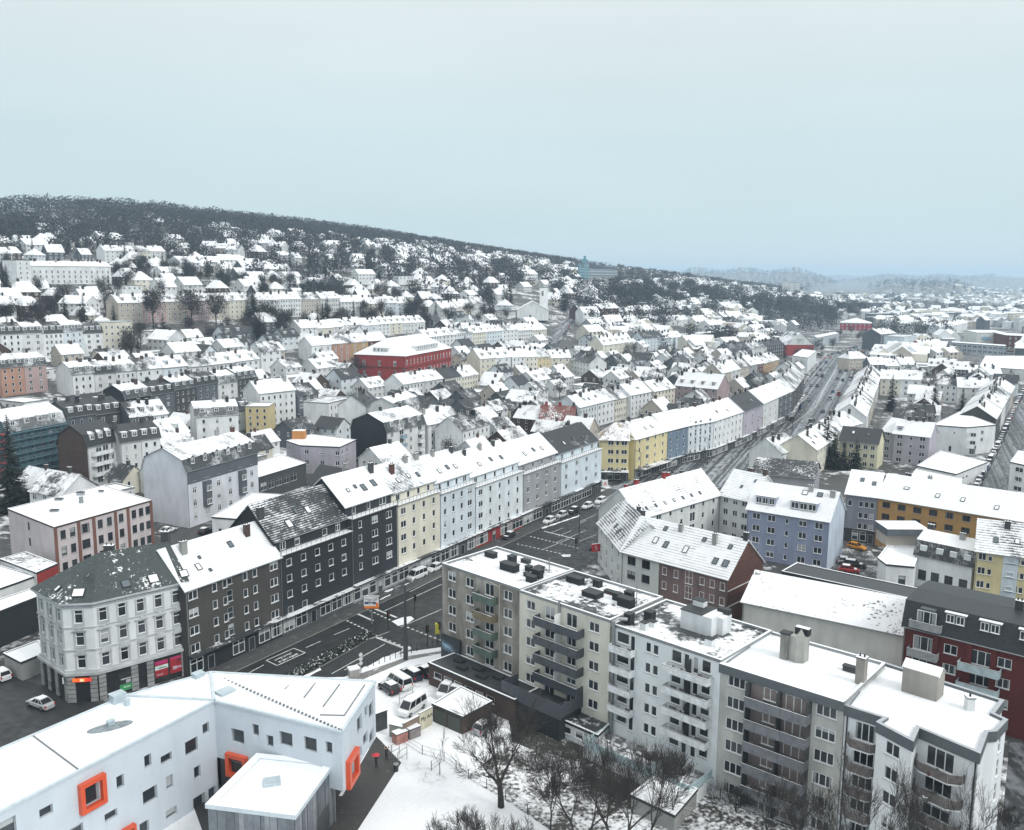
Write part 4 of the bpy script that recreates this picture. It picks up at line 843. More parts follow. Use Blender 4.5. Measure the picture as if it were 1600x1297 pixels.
# ================================================================== kindergarten with orange window boxes
def pxwin(A, B, x0, x1, yt, yb, nx=1, tr=0, fc='grey'):
    xm, ym = (x0+x1)/2, (yt+yb)/2; s0 = fac(x0, ym, A, B)[0]; s1 = fac(x1, ym, A, B)[0]; za = fac(xm, yt, A, B)[1]; zb_ = fac(xm, yb, A, B)[1]
    return ((s0+s1)/2, zb_, (abs(s1-s0), abs(za-zb_), nx, tr, fc))
K1, K2, K3, K4 = G(335, 1096, 12), G(534, 1144, 12), G(586, 1066, 12), G(329, 1055, 12.2)
Kd = (K1-G(0, 1270, 12)).normalized(); K0 = K1 - Kd*44; KB = [G(195, 1089, 12), G(0, 1172, 12)]; K9 = KB[1] - Kd*20
kg = thing('kindergarten', 'white angular two-winged building with orange window boxes and snow-covered roof', 'building', (K1.x, K1.y, 0)); ok = K1
lo = lambda p: (p[0]-ok.x, p[1]-ok.y)
KW = wallmat((.53, .585, .64), .10)
S7 = lambda r: (r[0]/4, r[1]/4, 1030+r[2]/4, 1030+r[3]/4); S8 = lambda r: (300+r[0]/4, 300+r[1]/4, 1030+r[2]/4, 1030+r[3]/4)
wl = [pxwin(K0, K1, *S7(r)) for r in ((1266, 1308, 400, 465), (1157, 1238, 500, 590), (1004, 1076, 593, 645), (902, 947, 596, 675), (1213, 1255, 668, 745), (1038, 1083, 725, 808), (892, 985, 805, 893), (1207, 1285, 850, 940), (1303, 1350, 800, 870), (1037, 1108, 930, 985), (728, 776, 725, 805), (653, 735, 950, 1000), (872, 932, 1015, 1090), (245, 332, 922, 980), (-10, 104, 1000, 1110), (435, 522, 1040, 1110), (525, 622, 785, 905), (760, 815, 1065, 1130))]
wr = [pxwin(K1, K2, *S8(r)) for r in ((245, 325, 440, 525), (376, 417, 408, 477), (466, 508, 478, 546), (546, 627, 458, 542), (700, 779, 490, 576), (835, 876, 518, 588), (245, 340, 620, 715))]
we = [pxwin(K2, K3, *S8(r)) for r in ((1080, 1098, 290, 360), (1105, 1134, 270, 365), (1032, 1062, 355, 455), (1070, 1099, 460, 535), (1108, 1137, 440, 535), (1045, 1062, 545, 615), (980, 1013, 615, 740))]
polyblock(kg, [lo(p) for p in (K0, K1, K4, KB[0], KB[1], K9)], -1, 12, KW, {0: wl}, 0, th=.32, sill=False, skip=(1,))
polyblock(kg, [lo(p) for p in (K1, K2, K3, K4)], 4.9, 12, KW, {0: wr, 1: we}, 0, th=.32, sill=False, skip=(3,), name='wall', capz=4.9)
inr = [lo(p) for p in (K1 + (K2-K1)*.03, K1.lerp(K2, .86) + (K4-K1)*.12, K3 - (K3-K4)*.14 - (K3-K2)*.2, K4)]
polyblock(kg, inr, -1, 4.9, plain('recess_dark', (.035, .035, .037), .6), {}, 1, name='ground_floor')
for (A, B, r, S) in ((K0, K1, (485, 652, 742, 932), S7), (K1, K2, (227, 352, 592, 733), S8), (K2, K3, (960, 1024, 590, 768), S8), (K0, K1, (742, 838, 1045, 1155), S7)):
    c, z, (w, h, *_r) = pxwin(A, B, *S(r)); d = (B-A).normalized(); p = A + d*c - ok; f = w*.16; mb = MB()
    mb.box(-w/2, w/2, -.55, 0, 0, f, 0); mb.box(-w/2, w/2, -.55, 0, h-f, h, 0, top=1); mb.box(-w/2, -w/2+f, -.55, 0, f, h-f); mb.box(w/2-f, w/2, -.55, 0, f, h-f)
    mb.build('window_box', [plain('orange_box', (.62, .085, .03), .35, var=.1), plain('orange_box', (.62, .085, .03), .35)], kg, loc=(p.x, p.y, z), rz=math.atan2(d.y, d.x))
KS = snowmat('roof_snow', (.4, .42, .44), .04, .4, obj=True)
def roofpoly(P, z, name='roof'): mb = MB(); mb.poly([(*lo(p), q) for p, q in zip(P, z)]); return mb.build(name, KS, kg)
APX = G(337, 1093, 12.2)
roofpoly((K1, K2, K3, K4), (12.1, 12.1, 12.1, 12.6)); roofpoly((K1, K4, KB[0]), (12.1, 12.6, 12.1)); roofpoly((K0, K1, KB[0], KB[1], K9), (12.1,)*5)
WT_M = plain('roof_edge_white', (.55, .62, .66), .4, .2)
def strip(P, zA, zB, w=.35, h=.25, name='roof_edge', m=None):
    a, b = Vector((*lo(P[0]), zA)), Vector((*lo(P[1]), zB)); d = (b-a); n = Vector((-d.y, d.x, 0)).normalized()*w/2; u = Vector((0, 0, h)); mb = MB()
    v = [a-n, a+n, b+n, b-n]; i = mb.vv(*[tuple(q) for q in v], *[tuple(q+u) for q in v])
    for q in ((0, 1, 5, 4), (1, 2, 6, 5), (2, 3, 7, 6), (3, 0, 4, 7), (4, 5, 6, 7), (3, 2, 1, 0)): mb.f.append(q); mb.m.append(0)
    return mb.build(name, m or WT_M, kg)
for P, a, b in (((K0, K1), 11.95, 11.95), ((K1, K2), 11.95, 11.95), ((K2, K3), 11.95, 11.95), ((K3, K4), 11.95, 12.45), ((K4, K1), 12.5, 12.1), ((K4, KB[0]), 12.45, 11.95), ((K1, KB[0]), 12.08, 12.08), ((KB[0], KB[1]), 11.95, 11.95), ((KB[1], K9), 11.95, 11.95)): strip(P, a, b)
SEAM = plain('roof_seam', (.16, .17, .18), .5)
def rp(px, py): return G(px, py, 12.15)
for a, b in (((412, 1072), (419, 1066)), ((445, 1077), (457, 1066)), ((475, 1090), (493, 1067)), ((505, 1104), (531, 1069)), ((538, 1118), (570, 1070)), ((500, 1117), (538, 1118)), ((52, 1150), (122, 1202))): strip((rp(*a), rp(*b)), 12.1, 12.1, .12, .12, 'snow_guard', SEAM)
for i in range(34):
    f = i/33; p = rp(340+190*f, 1059+81*f); mb = MB(); mb.box(-.12, .12, -.12, .12, 0, .18); q = lo(p); mb.build('roof_anchor', SEAM, kg, loc=(*q, 12.12+.35*(1-f)*.5))
for px, py, w, d, h in ((352, 1083, 1.9, 1.4, .35), (184, 1096, 1.5, 1.2, 1.0), (199, 1102, .5, .5, .7), (310, 1062, 1.2, 1.0, .9), (173, 1133, .7, .5, .55)):
    p = lo(G(px, py, 12.1)); mb = MB(); mb.box(-w/2, w/2, -d/2, d/2, 0, h, 0); mb.box(-w/2-.06, w/2+.06, -d/2-.06, d/2+.06, h, h+.1, 0); mb.build('roof_hatch', [plain('hatch_grey', (.45, .53, .57), .4, .2)], kg, loc=(*p, 12.05), rz=.9)
p = lo(G(172, 1136, 12.1)); mb = MB(); mb.prism([(2.4*math.cos(t), .95*math.sin(t)) for t in np.linspace(0, 2*PI, 16)[:-1]], 0, .03); mb.build('melted_patch', plain('melt_grey', (.22, .26, .28), .5, var=.4), kg, loc=(*p, 12.11), rz=.55)
# zinc panelled box in front of it
Bx = [G(325, 1257, 7.2), G(460, 1274, 7.2), G(520, 1192, 7.2), G(402, 1180, 7.2)]; ob = Bx[0]
zb_ = thing('hall_annex', 'flat-roofed box clad in upright grey metal panels beside the kindergarten', 'annex', (ob.x, ob.y, 0)); Bl = [(p.x-ob.x, p.y-ob.y) for p in Bx]
polyblock(zb_, Bl, -1, 7.0, plain('zinc_back', (.08, .085, .09), .5, .4), {}, 1, capz=6.9)
zin = [plain('zinc_%d' % i, c, .42, .55, var=.2) for i, c in enumerate(((.20, .22, .24), (.13, .145, .16), (.27, .29, .31), (.17, .19, .205)))]
for e_ in (0, 1, 3):
    L = (Bx[(e_+1) % 4]-Bx[e_]).length; s = 0.0
    while s < L-.05:
        w = min(random.choice((.45, .6, .8, 1.0)), L-s); p, rz = on_edge(Bl, e_, s+w/2); mb = MB(); d = random.choice((.06, .1, .14)); z0 = .1
        if e_ == 1 and .48 < s/L < .8: z0 = 3.4
        mb.box(-w/2+.012, w/2-.012, -d, -.005, z0, 6.9); mb.build('panel', random.choice(zin), zb_, loc=(p.x, p.y, 0), rz=rz); s += w
ring('roof_edge', Bl, -.75, .22, 6.85, 7.35, [WT_M, snowmat('snow_cap', amount=.02, obj=True)], zb_)
mb = MB(); mb.poly([(*p, 7.2) for p in outl(Bl, -.7)]); mb.build('roof', KS, zb_)
p = G(425, 1222, 7.3)-ob; mb = MB(); mb.box(-.9, .9, -.8, .8, 0, .3); mb.box(-.55, .55, -.5, .5, .3, .38); mb.build('roof_hatch', plain('hatch_grey', (.45, .53, .57), .4, .2), zb_, loc=(p.x, p.y, 7.2), rz=.3)
p, _ = on_edge(Bl, 1, (Bx[2]-Bx[1]).length-.4, .3); mb = MB(); mb.tube([(p.x, p.y, 6.9), (p.x, p.y, .2)], .08, 6); mb.build('downpipe', METAL, zb_)
# ================================================================== left of the street: old industrial house, sheds, mansard houses
I = [hit(12, 790.5, 11), hit(85, 824, 11), hit(236, 782, 11), hit(161, 754, 11)]
Li = (I[2]-I[1]).length; rw = [8.0, 4.6, 1.2]
arch = (1.25, 1.9, 1, 1, 'dark')
ind = flatbox('workshop_building', 'pink-white former workshop with brick pilasters and a deep snow roof', I, 11, (.60, .55, .56), DECK(.97), {0: [((I[1]-I[0]).length*.45, z, (.9, 1.8, 1, 0, 'dark')) for z in rw], 1: [(Li*f, z, arch if f not in (.29,) else (2.0, 2.0, 2, 1, 'dark')) for f in (.075, .165, .29, .44, .535, .66, .80, .88, .955) for z in rw]}, cap=wm('brown'), lod=1)
oi = I[0]
for f in (.004, .225, .375, .60, .735, .995):
    p, rz = on_edge([(q.x-oi.x, q.y-oi.y) for q in I], 1, Li*f); mb = MB(); mb.box(-.35, .35, -.14, .0, 0, 10.8); mb.build('pilaster', wallmat((.21, .10, .075), .4), ind, loc=(p.x, p.y, 0), rz=rz)
for px, py, w, h in ((126, 770, 1.6, .7), (92, 778, 1.6, .4), (85, 798, 1.6, .4), (158, 766, 1.0, .4)): p = hit(px, py, 11)-oi; roofbits(ind, [(p.x, p.y, w, w*.6, h, 11, 'grey')])
mb = MB(); p = hit(127, 784, 11)-oi; mb.tube([(p.x, p.y, 11), (p.x, p.y, 12.4)], .5, 8); mb.build('roof_fan', METAL, ind)
flatbox('shed', 'low flat shed with red end wall beside the old workshop', [hit(0, 873, 5), hit(57, 895, 5), hit(89, 881, 5), hit(40, 862, 5)], 5, 'pale', DECK(.6), {0: [(3+i*2.2, 3.2, (1.3, .8, 1, 0)) for i in range(3)]}, 'shed')
q = MB(); sh_ = bpy.data.objects['shed']; a, b = hit(57, 895, 5)-hit(0, 873, 5), hit(89, 881, 5)-hit(0, 873, 5); mb = MB(); mb.obox((a+b)/2+Vector((.1, -.1)), b-a, (b-a).length-.1, .12, 0, 4.7); mb.build('red_wall', wm('red'), sh_)
flatbox('shed', 'small white flat-roofed outbuilding by the red-ended shed', [hit(-30, 930, 4), hit(22, 912, 4), hit(55, 900, 4), hit(0, 884, 4), hit(-60, 905, 4)], 4, 'white', DECK(.98), {}, 'shed')
flatbox('shed', 'black-walled flat building behind the ornate corner house', [hit(-60, 985, 6.2), hit(2, 954, 6.2), hit(64, 930, 6.2), hit(50, 920, 6.2), hit(-40, 950, 6.2)], 6.2, 'black', DECK(.9), {}, 'building')
flatbox('shed', 'little grey roadside shed with snowy roof at the corner house', [G(6, 1021, 3), G(33, 1035, 3), G(72, 1019, 3), G(60, 1001, 3)], 3.0, 'concrete', DECK(1.05), {}, 'shed')
A, B = hit(291, 737, 14.2), hit(402, 706, 14.2)
ms = house('mansard_house', 'white gable-walled mansard house with dark upper storey and bay windows', A, B, 14, 14.2, st=4, sh=3.2, z1=1.8, pf='c 2 c c 2 c', roof='mansard', mans=2.8, rise=2.6, wall=(.62, .65, .70), tile='dark', cov=.86, lines=.6, dorm=[(f, 1.0, 1.4) for f in (.1, .26, .42, .58, .74, .9)], dkind='gable', dwall='slate', chim=((.4, .55, 'white'), (.72, .5, 'concrete'), (.95, .5, 'brick')), cat='house', lod=1)
L = (B-A).length; q = MB(); q.box(.3, L, -.05, -.0, 10.8, 14.0); q.build('dark_storey', wm('slate'), ms)
for x in (L*.25, L*.75): q = MB(); q.prism([(x-1.4, -.01), (x-1.0, -.9), (x+1.0, -.9), (x+1.4, -.01)], 4.2, 10.6, 0); q.build('bay', wm('slate'), ms); [window(ms, (x, -.96, z), 0, 1.7, 1.4, 3, 0, 'white', 1) for z in (5.4, 8.8)]
flatbox('shed', 'white single-storey hall with snow roof tucked behind the black house', [hit(331, 808, 5.5), hit(382, 812, 5.5), hit(470, 775, 5.5), hit(395, 770, 5.5)], 5.5, 'white', DECK(1.05), {0: [(2, 1.5, '1'), (8, 2.5, 't')]}, 'hall')
flatbox('workshop_building', 'dark workshop with large windows and snow-laden flat roof', [hit(404, 745, 7), hit(478, 722, 7), hit(440, 706, 7), hit(402, 718, 7)], 7, 'dark', DECK(1.05), {0: [(2+i*3.3, 3.0, (2.6, 2.2, 2, 1, 'grey')) for i in range(5)]}, 'workshop')
fl = flatbox('flat_house', 'lilac-grey flat-roofed house with an orange rooftop box', [hit(447, 683, 9.5), hit(469, 692, 9.5), hit(531, 697, 9.5), hit(556, 685, 9.5), hit(486, 673, 9.5)], 9.5, 'lilac', DECK(1.0), {0: [(2, z, '1') for z in (6.8, 3.8)], 1: [(2+i*5, z, 'o') for i in range(3) for z in (6.8, 3.6)], 2: [(2+i*3.6, z, 'o') for i in range(2) for z in (6.8, 3.6)]}, 'house')
p = hit(467, 680, 9.5)-hit(447, 683, 9.5); mb = MB(); mb.box(p.x-2, p.x+2, p.y-1, p.y+2, 9, 12.2, 0, top=1); mb.build('roof_box', [wm((.50, .22, .07)), SNOWM], fl)
# brown gabled mansard, scaffolded house
A, B = hit(136, 699, 11.8), hit(182, 688, 11.8); Dm = (hit(78, 694, 11.8)-A).length
br = house('mansard_house', 'mansard house with huge brown brick gable and stacked white balconies', A, B, min(Dm, 20), 11.8, st=4, sh=2.95, z1=.9, pf='- D D t', roof='mansard', mans=3.4, rise=2.6, wall='pale', tile='black', cov=.12, lines=.2, dorm=[(f, 1.05, 1.5) for f in (.22, .5, .78)], dkind='gable', lod=1)
q = MB(); Dm = min(Dm, 20); q.poly([(-.03, Dm+.05, -2), (-.03, -.05, -2), (-.03, -.05, 11.8), (-.03, 1.0, 15.2), (-.03, Dm/2, 17.7), (-.03, Dm-1.0, 15.2), (-.03, Dm+.05, 11.8)][::1]); q.build('gable_wall', wm('brown'), br)
W_ = (B-A).length
for i in range(4): balcony(br, W_*.42, .3+i*2.95, W_*.62, 1.3, 1.0, 'white')
A, B = hit(10, 676, 14.5), hit(101, 657, 14.5)
sc = house('mansard_house', 'house wrapped in blue-green scaffold netting with snowy mansard roof', A, B, 13, 14.5, st=4, sh=3.1, z1=2.2, pf='c c c c c c', roof='mansard', mans=3, rise=2.6, wall=(.085, .15, .175), tile='grey', cov=.98, lines=.3, dorm=[(f, 1.0, 1.5) for f in (.12, .36, .58, .82)], lod=1, fc='grey')
L = (B-A).length; mb = MB()
for i in range(int(L/2.5)+1):
    for y in (-1.4, -.5): mb.tube([(i*2.5, y, 0), (i*2.5, y, 15.2)], .06, 4)
for z in range(1, 8): mb.box(0, L, -1.4, -.45, z*2.0, z*2.0+.06); mb.box(0, L, -1.42, -1.38, z*2.0+1, z*2.0+1.06)
mb.build('scaffold', plain('scaffold_blue', (.10, .19, .23), .6), sc, kind='stuff')
mb = MB()
for z in range(1, 8): mb.box(-1.5, -.05, -1, 12, z*2.0, z*2.0+.12)
for i in range(6): mb.tube([(-1.5, i*2.2-.5, 0), (-1.5, i*2.2-.5, 15)], .07, 4)
mb.build('scaffold', plain('scaffold_red', (.30, .07, .07), .6), sc, kind='stuff')
A, B = hit(604, 676, 11.5), hit(664, 662, 11.5)
house('mansard_house', 'white house with black slate gable wall and pale blue balconies', A, B, 15, 11.5, st=4, sh=2.9, z1=.9, pf='c D c D', roof='mansard', mans=3.2, rise=2.6, wall='pale', tile='dark', cov=.75, lines=.7, dorm=[(f, .95, 1.4) for f in (.15, .38, .62, .86)], chim=((.3, .5), (.8, .5)), lod=1)
bk = bpy.data.objects['mansard_house.003']; q = MB(); Dm = 15; q.poly([(-.03, Dm+.05, -2), (-.03, -.05, -2), (-.03, -.05, 11.5), (-.03, 1.0, 14.7), (-.03, Dm/2, 17.2), (-.03, Dm-1.0, 14.7), (-.03, Dm+.05, 11.5)]); q.build('gable_wall', wm('black'), bk)
for i in range(3): balcony(bk, (B-A).length*.4, .6+i*2.9+2.2, 2.4, 1.1, .95, 'pblue'); balcony(bk, (B-A).length*.86, .6+i*2.9+2.2, 2.6, 1.1, .95, 'white')
# ================================================================== south of the street
h = 9.0; P, Q, R_, S_ = hit(935, 815, h), hit(972, 859, h), hit(1137, 902, h), hit(1177, 873, h); DD = (S_-R_).length
def mark_occ(r, pad=0): OCC.append((r.location.x, r.location.y, pad))
rA = house('corner_house', 'white house wing with half-thawed dark roof facing the wide junction', P, Q + (Q-P).normalized()*.0, 11, h, st=3, sh=2.8, z1=.9, pf='1 1 1 1', rise=5.2, wall=(.68, .71, .70), tile='dark', cov=.60, lines=.95, freq=2.6, sky=((.3, .35), (.45, .3), (.6, .25), (.75, .2)), chim=((.5, .55, 'dark'), (.75, .5, 'dark')), zb=0, cat='house', lod=0)
L = (R_-Q).length
rB = house('corner_house', 'long house with striped snow on its tiles and a brick gable end', Q, R_, DD, h, st=0, rise=5.6, wall=(.68, .71, .70), tile='dark', cov=.93, lines=.9, freq=2.6, pf='', wins={'F': [(L*f, z, (1.9, 1.7, 2, 0, 'dark')) for f in (.10, .245) for z in (6.4, 3.5)] + [(L*f, z, (1.0, 1.5, 1, 0)) for f in (.43, .54, .78, .87, .96) for z in (6.3, 3.5)] + [(L*.66, z, (1.6, 2.5, 2, 2)) for z in (5.8, 2.9)]},
     sky=((.25, .45, 1.0, 1.5), (.36, .4, 1.0, 1.5), (.55, .4, 1.0, 1.6), (.84, .3, 1.0, 1.4), (.93, .3, 1.2, 1.5), (.28, .8, .8, 1.0), (.66, .75, .8, 1.0), (.9, .72, .8, 1.0)), chim=((.42, .42, 'concrete'), (.76, .36, 'concrete'), (.99, .5, 'dark')), zb=0, cat='house', lod=0)
q = MB(); q.box(L*.375, L-.0, -.05, -.005, 0, 9); q.build('rose_front', wallmat((.27, .185, .18), .5), rB)
q = MB(); q.poly([(L+.03, .0, -1), (L+.03, DD, -1), (L+.03, DD, h), (L+.03, DD/2, h+5.5), (L+.03, 0, h)]); q.build('gable_wall', wm('brick'), rB)
for z in (3.2, 6.2): q = MB(); q.box(L+.03, L+.12, .1, DD-.1, z, z+.18); q.build('stone_band', wm('pale'), rB)
for o_ in list(rB.children):
    if o_.name.startswith('window') and o_.location.x > L*.38: o_.location.y -= .12
S2 = dict(st=4, sh=2.8, z1=.7, tile='dark', cov=.95, lines=.75, freq=2.6, wall=(.66, .69, .68), zb=0, lod=1)
house('apartment_house', 'white courtyard wing with four red chimneys on striped snowy tiles', hit(1000, 808, 11), hit(1125, 771, 11), 11.5, 11, pf='1 D 1 1 D 1 1', rise=5.2, chim=((.12, .6, 'red'), (.25, .62, 'red'), (.52, .5, 'red'), (.6, .55, 'red'), (.8, .6, 'dark')), sky=[(.12+.11*i, .2, .6, .9) for i in range(7)], **S2)
house('apartment_house', 'white courtyard wing between the red-chimney roof and the violet house', hit(1125, 771, 11), hit(1174, 782, 11), 11.5, 11, pf='o o 2', rise=5.2, chim=((.45, .55, 'brown'), (.95, .5, 'brown')), sky=((.5, .4, .6, .8), (.8, .7, .6, .8)), **S2)
h = 11.3; A, B = hit(1168, 793, h), hit(1296, 813, h); DD = (hit(1329, 796, h)-B).length
vi = house('apartment_house', 'blue-violet house with two wide snow-topped dormers and white windows', A, B, DD, h, st=4, sh=2.7, z1=.9, pf='2 2 n 2 2', rise=5.0, wall='blue', tile='red', cov=.95, lines=.5, dorm=((.2, 1.0, 4.4), (.67, 1.0, 5.6)), dwin='2', chim=((.68, .45, 'concrete'), (.95, .4, 'concrete')), sky=((.62, .8, 1.2, 1.2), (.8, .8, 1.2, 1.2)), zb=0, lod=0)
W_ = (B-A).length; q = MB(); q.poly([(W_+.03, 0, -1), (W_+.03, DD, -1), (W_+.03, DD, h), (W_+.03, DD/2, h+4.95), (W_+.03, 0, h)]); q.build('gable_wall', wallmat((.52, .60, .70), .25), vi)
h = 11.6; A, B, C = hit(1322, 770, h), hit(1371, 776, h), hit(1640, 820, h)
house('apartment_house', 'grey-blue house with garage shop beside the orange house', A, B, 14, h, st=0, rows=[(8.6, '1 - 1 1 1'), (5.9, '- - 1 1 1'), (3.3, '- - 1 1 1')], rise=4.4, wall=(.25, .27, .32), tile='dark', cov=1.0, lines=.25, sky=((.4, .6), (.8, .5)), shop=('- W W d', 'dark', .3, 3.0), zb=0, lod=0)
house('apartment_house', 'long orange house with brown-framed windows under a wide snow roof', B, C, 14, h, st=4, sh=2.75, z1=1.0, pf='2 2 2 2 2 2 2 2 2 2', rise=4.4, wall='orange', tile='dark', cov=.93, lines=.4, fc='brown', chim=((.1, .7, 'dark'), (.25, .6, 'grey')), sky=((.15, .5, 1.2, .8), (.35, .4), (.5, .4), (.7, .3)), zb=0, lod=0)
h = 6.6; A, B = hit(1430, 866, h), hit(1519, 886, h)
wmh = house('mansard_house', 'white house with black mansard slope and four roof windows behind the hall', A, B, 9.5, h, st=0, pf='', roof='mansard', mans=2.9, rise=1.5, wall='white', tile='black', cov=.72, lines=.2, chim=((.05, .6, 'dark'), (.68, .4, 'concrete')), zb=0, lod=0, fc='dark', wins={'F': [((B-A).length*f, 1.6, (1.6, 2.1, 2, 1, 'dark')) for f in (.15, .38, .62, .87)]})
for f in (.13, .42, .66, .9): q = MB(); q.box(-.65, .65, -.12, .3, 0, 1.5, 0, top=1); q.build('roof_window', [plain('roofwin_white', (.62, .66, .68), .3), SNOWM], wmh, loc=((B-A).length*f, .3, h+.6))
rt = flatbox('terrace_house', 'white rounded wing with roof terrace beside the black mansard slope', [hit(1372, 872, 6), hit(1385, 882, 6), hit(1428, 886, 6), hit(1440, 850, 6), hit(1392, 846, 6)], 6, 'white', DECK(.8), {1: [(3, 1.8, (1.3, 2.2, 1, 0, 'dark'))]}, 'house')
p = hit(1410, 850, 6)-hit(1372, 872, 6); q = MB(); q.box(p.x-4.0, p.x+4.0, p.y-1, p.y+4, 6, 8.4, 0); q.box(p.x-4.4, p.x+4.4, p.y-2.4, p.y+4.4, 8.4, 9.9, 1, top=2); q.build('penthouse', [wm('beige'), wm('slate'), SNOWM], rt)
h = 10.5; A, B = hit(1526, 858, h), hit(1610, 869, h)
house('apartment_house', 'pale yellow house with light blue strip and tile-striped snowy roof', A, B, 11, h, st=4, sh=2.75, z1=.2, pf='o n - n 2 n', rise=4.8, wall='yellow', tile='dark', cov=.72, lines=.95, freq=2.6, chim=((.55, .4, 'dark'),), sky=((.35, .35), (.75, .4)), zb=0, lod=0)
q = MB(); q.box(4.6, 7.2, -.05, -.01, -.2, 10.2); yh = [o for o in bpy.data.objects if o.name.startswith('apartment_house')][-1]; q.build('blue_strip', wm('lblue'), yh)
for z in (.4, 3.1, 5.9, 8.6): window(yh, (5.9, -.08, z+.5), 0, 1.3, .9, 1, 0, 'white', 1)
# big white hall and dark red house
h = 8.5; A, B = hit(1161, 938, h), hit(1414, 990, h)
hl = house('hall', 'long windowless white hall with streaked snow on its roof', A, B, 15, h, st=0, pf='', rise=3.4, ry=.45, wall=(.68, .69, .66), tile='grey', cov=.80, lines=.1, streak=.9, cat='hall', zb=0, lod=1)
flatbox('flat_building', 'low flat building with bare grey roof behind the white hall', [hit(1222, 893, 8), hit(1428, 937, 8), hit(1445, 922, 8), hit(1245, 880, 8)], 8, 'dark', DECK(.12), {}, 'building')
h = 12.0; A, B = hit(1413, 977, h), hit(1690, 1045, h); W_ = (B-A).length
rd = house('apartment_house', 'dark red house with black slate mansard and stacked balconies', A, B, 13, h, st=0, pf='', roof='mansard', mans=3.6, rise=.35, wall='dred', tile='black', cov=.14, lines=.2, zb=0, lod=0, dorm=((.30, .85, 2.6), (.50, .85, 2.6), (.72, .85, 2.6)), dwin='2', wins={'F': [(W_*f, z, '2') for f in (.29, .60, .8) for z in (9.4, 6.5, 3.6, .8)] + [(W_*f, z-.5, (3.0, 2.1, 3, 0)) for f in (.13, .47) for z in (9.4, 6.5, 3.6, .8)], 'L': [(2, z, 't') for z in (9, 6, 3)]}, chim=((.6, .5, 'dark'),), dwall='slate')
for z in (8.9, 6.0, 3.1): balcony(rd, W_*.135, z-.6, 4.0, 1.4, 1.0, 'grey'); balcony(rd, W_*.47, z-.6, 5.2, 1.6, 1.0, 'glass')
q = MB(); q.box(W_*.09, W_*.18, -.1, 1.2, h+.4, h+3.2); q.build('loggia', wm('slate'), rd); window(rd, (W_*.135, -.16, h+1.9), 0, 2.6, 2.0, 3, 0, 'white', 0); balcony(rd, W_*.135, h+.5, 4.2, 1.0, .9, 'grey')
for x in (W_*.2, W_*.40, W_*.54): q = MB(); q.box(x-.35, x+.35, -.35, -.01, 0, h-.3); q.build('pier', wm('dred'), rd)
# block behind: dark-roofed hall, cream house, lilac house, white block
dh = house('hall', 'grey hall with broad dark half-bare corrugated roof', hit(1176, 738, 8), hit(1273, 747, 8), 14, 8, st=0, pf='', rise=3.2, wall='grey', tile='black', cov=.30, lines=.6, streak=.8, cat='hall', lod=1, wins={'F': [(6, 4, 'w'), (14, 3, '1')]})
house('apartment_house', 'pale yellow house with clean black roof by the dark firs', hit(1312, 687, 8.6), hit(1372, 693, 8.6), 10, 8.6, st=3, sh=2.8, z1=.6, pf='o o o o o', rise=4.0, wall=(.66, .64, .46), tile='black', cov=.04, lines=.1, lod=1, sky=((.3, .6), (.7, .55)))
house('apartment_house', 'narrow grey house wedged beside the lilac courtyard house', hit(1378, 672, 10), hit(1396, 675, 10), 11, 10, st=4, sh=2.6, z1=.6, pf='2', rise=4, wall='grey', cov=.95, lod=1)
house('apartment_house', 'lilac courtyard house with cluttered snowy roof', hit(1396, 676, 10.2), hit(1453, 682, 10.2), 11, 10.2, st=4, sh=2.6, z1=.5, pf='2 1 2', rise=4, wall='lilac', cov=.82, lines=.4, dorm=((.15, .8, 1.6),), chim=(.3, .5, .7), lod=1)
flatbox('apartment_block', 'white flat-roofed courtyard block with a blue wall strip', [hit(1458, 664, 10), hit(1511, 668, 10), hit(1556, 664, 10), hit(1500, 643, 10)], 10, 'white', DECK(1.0), {0: [(7, 7.4, 's'), (13, 6.8, '2'), (13, 4, '2'), (13, .5, 'D'), (6, .8, 'd')], 1: [(8, 7, 'o'), (8, 4.4, 'o'), (5, 1, 'd')]}, 'apartment block')
flatbox('shed', 'low white commercial building with snow roof in the courtyard', [hit(1433, 728, 4.5), hit(1494, 741, 4.5), hit(1543, 722, 4.5), hit(1470, 704, 4.5)], 4.5, 'white', DECK(1.05), {1: [(6, 2, 'w'), (9, 2, 'w')]}, 'building')
flatbox('shed', 'low snow-roofed annex beneath the lilac courtyard house', [hit(1420, 748, 4), hit(1500, 766, 4), hit(1503, 748, 4), hit(1432, 733, 4)], 4, 'pale', DECK(1.05), {}, 'building')
flatbox('apartment_block', 'white flat-roofed block beside the car-lined side street', [hit(1579, 722, 9), hit(1660, 740, 9), hit(1680, 715, 9), hit(1592, 704, 9)], 9, 'white', DECK(1.0), {0: [(3+i*4, z, (2.6, 1.4, 2, 0)) for i in range(4) for z in (6.6, 3.8, 1)]}, 'apartment block')
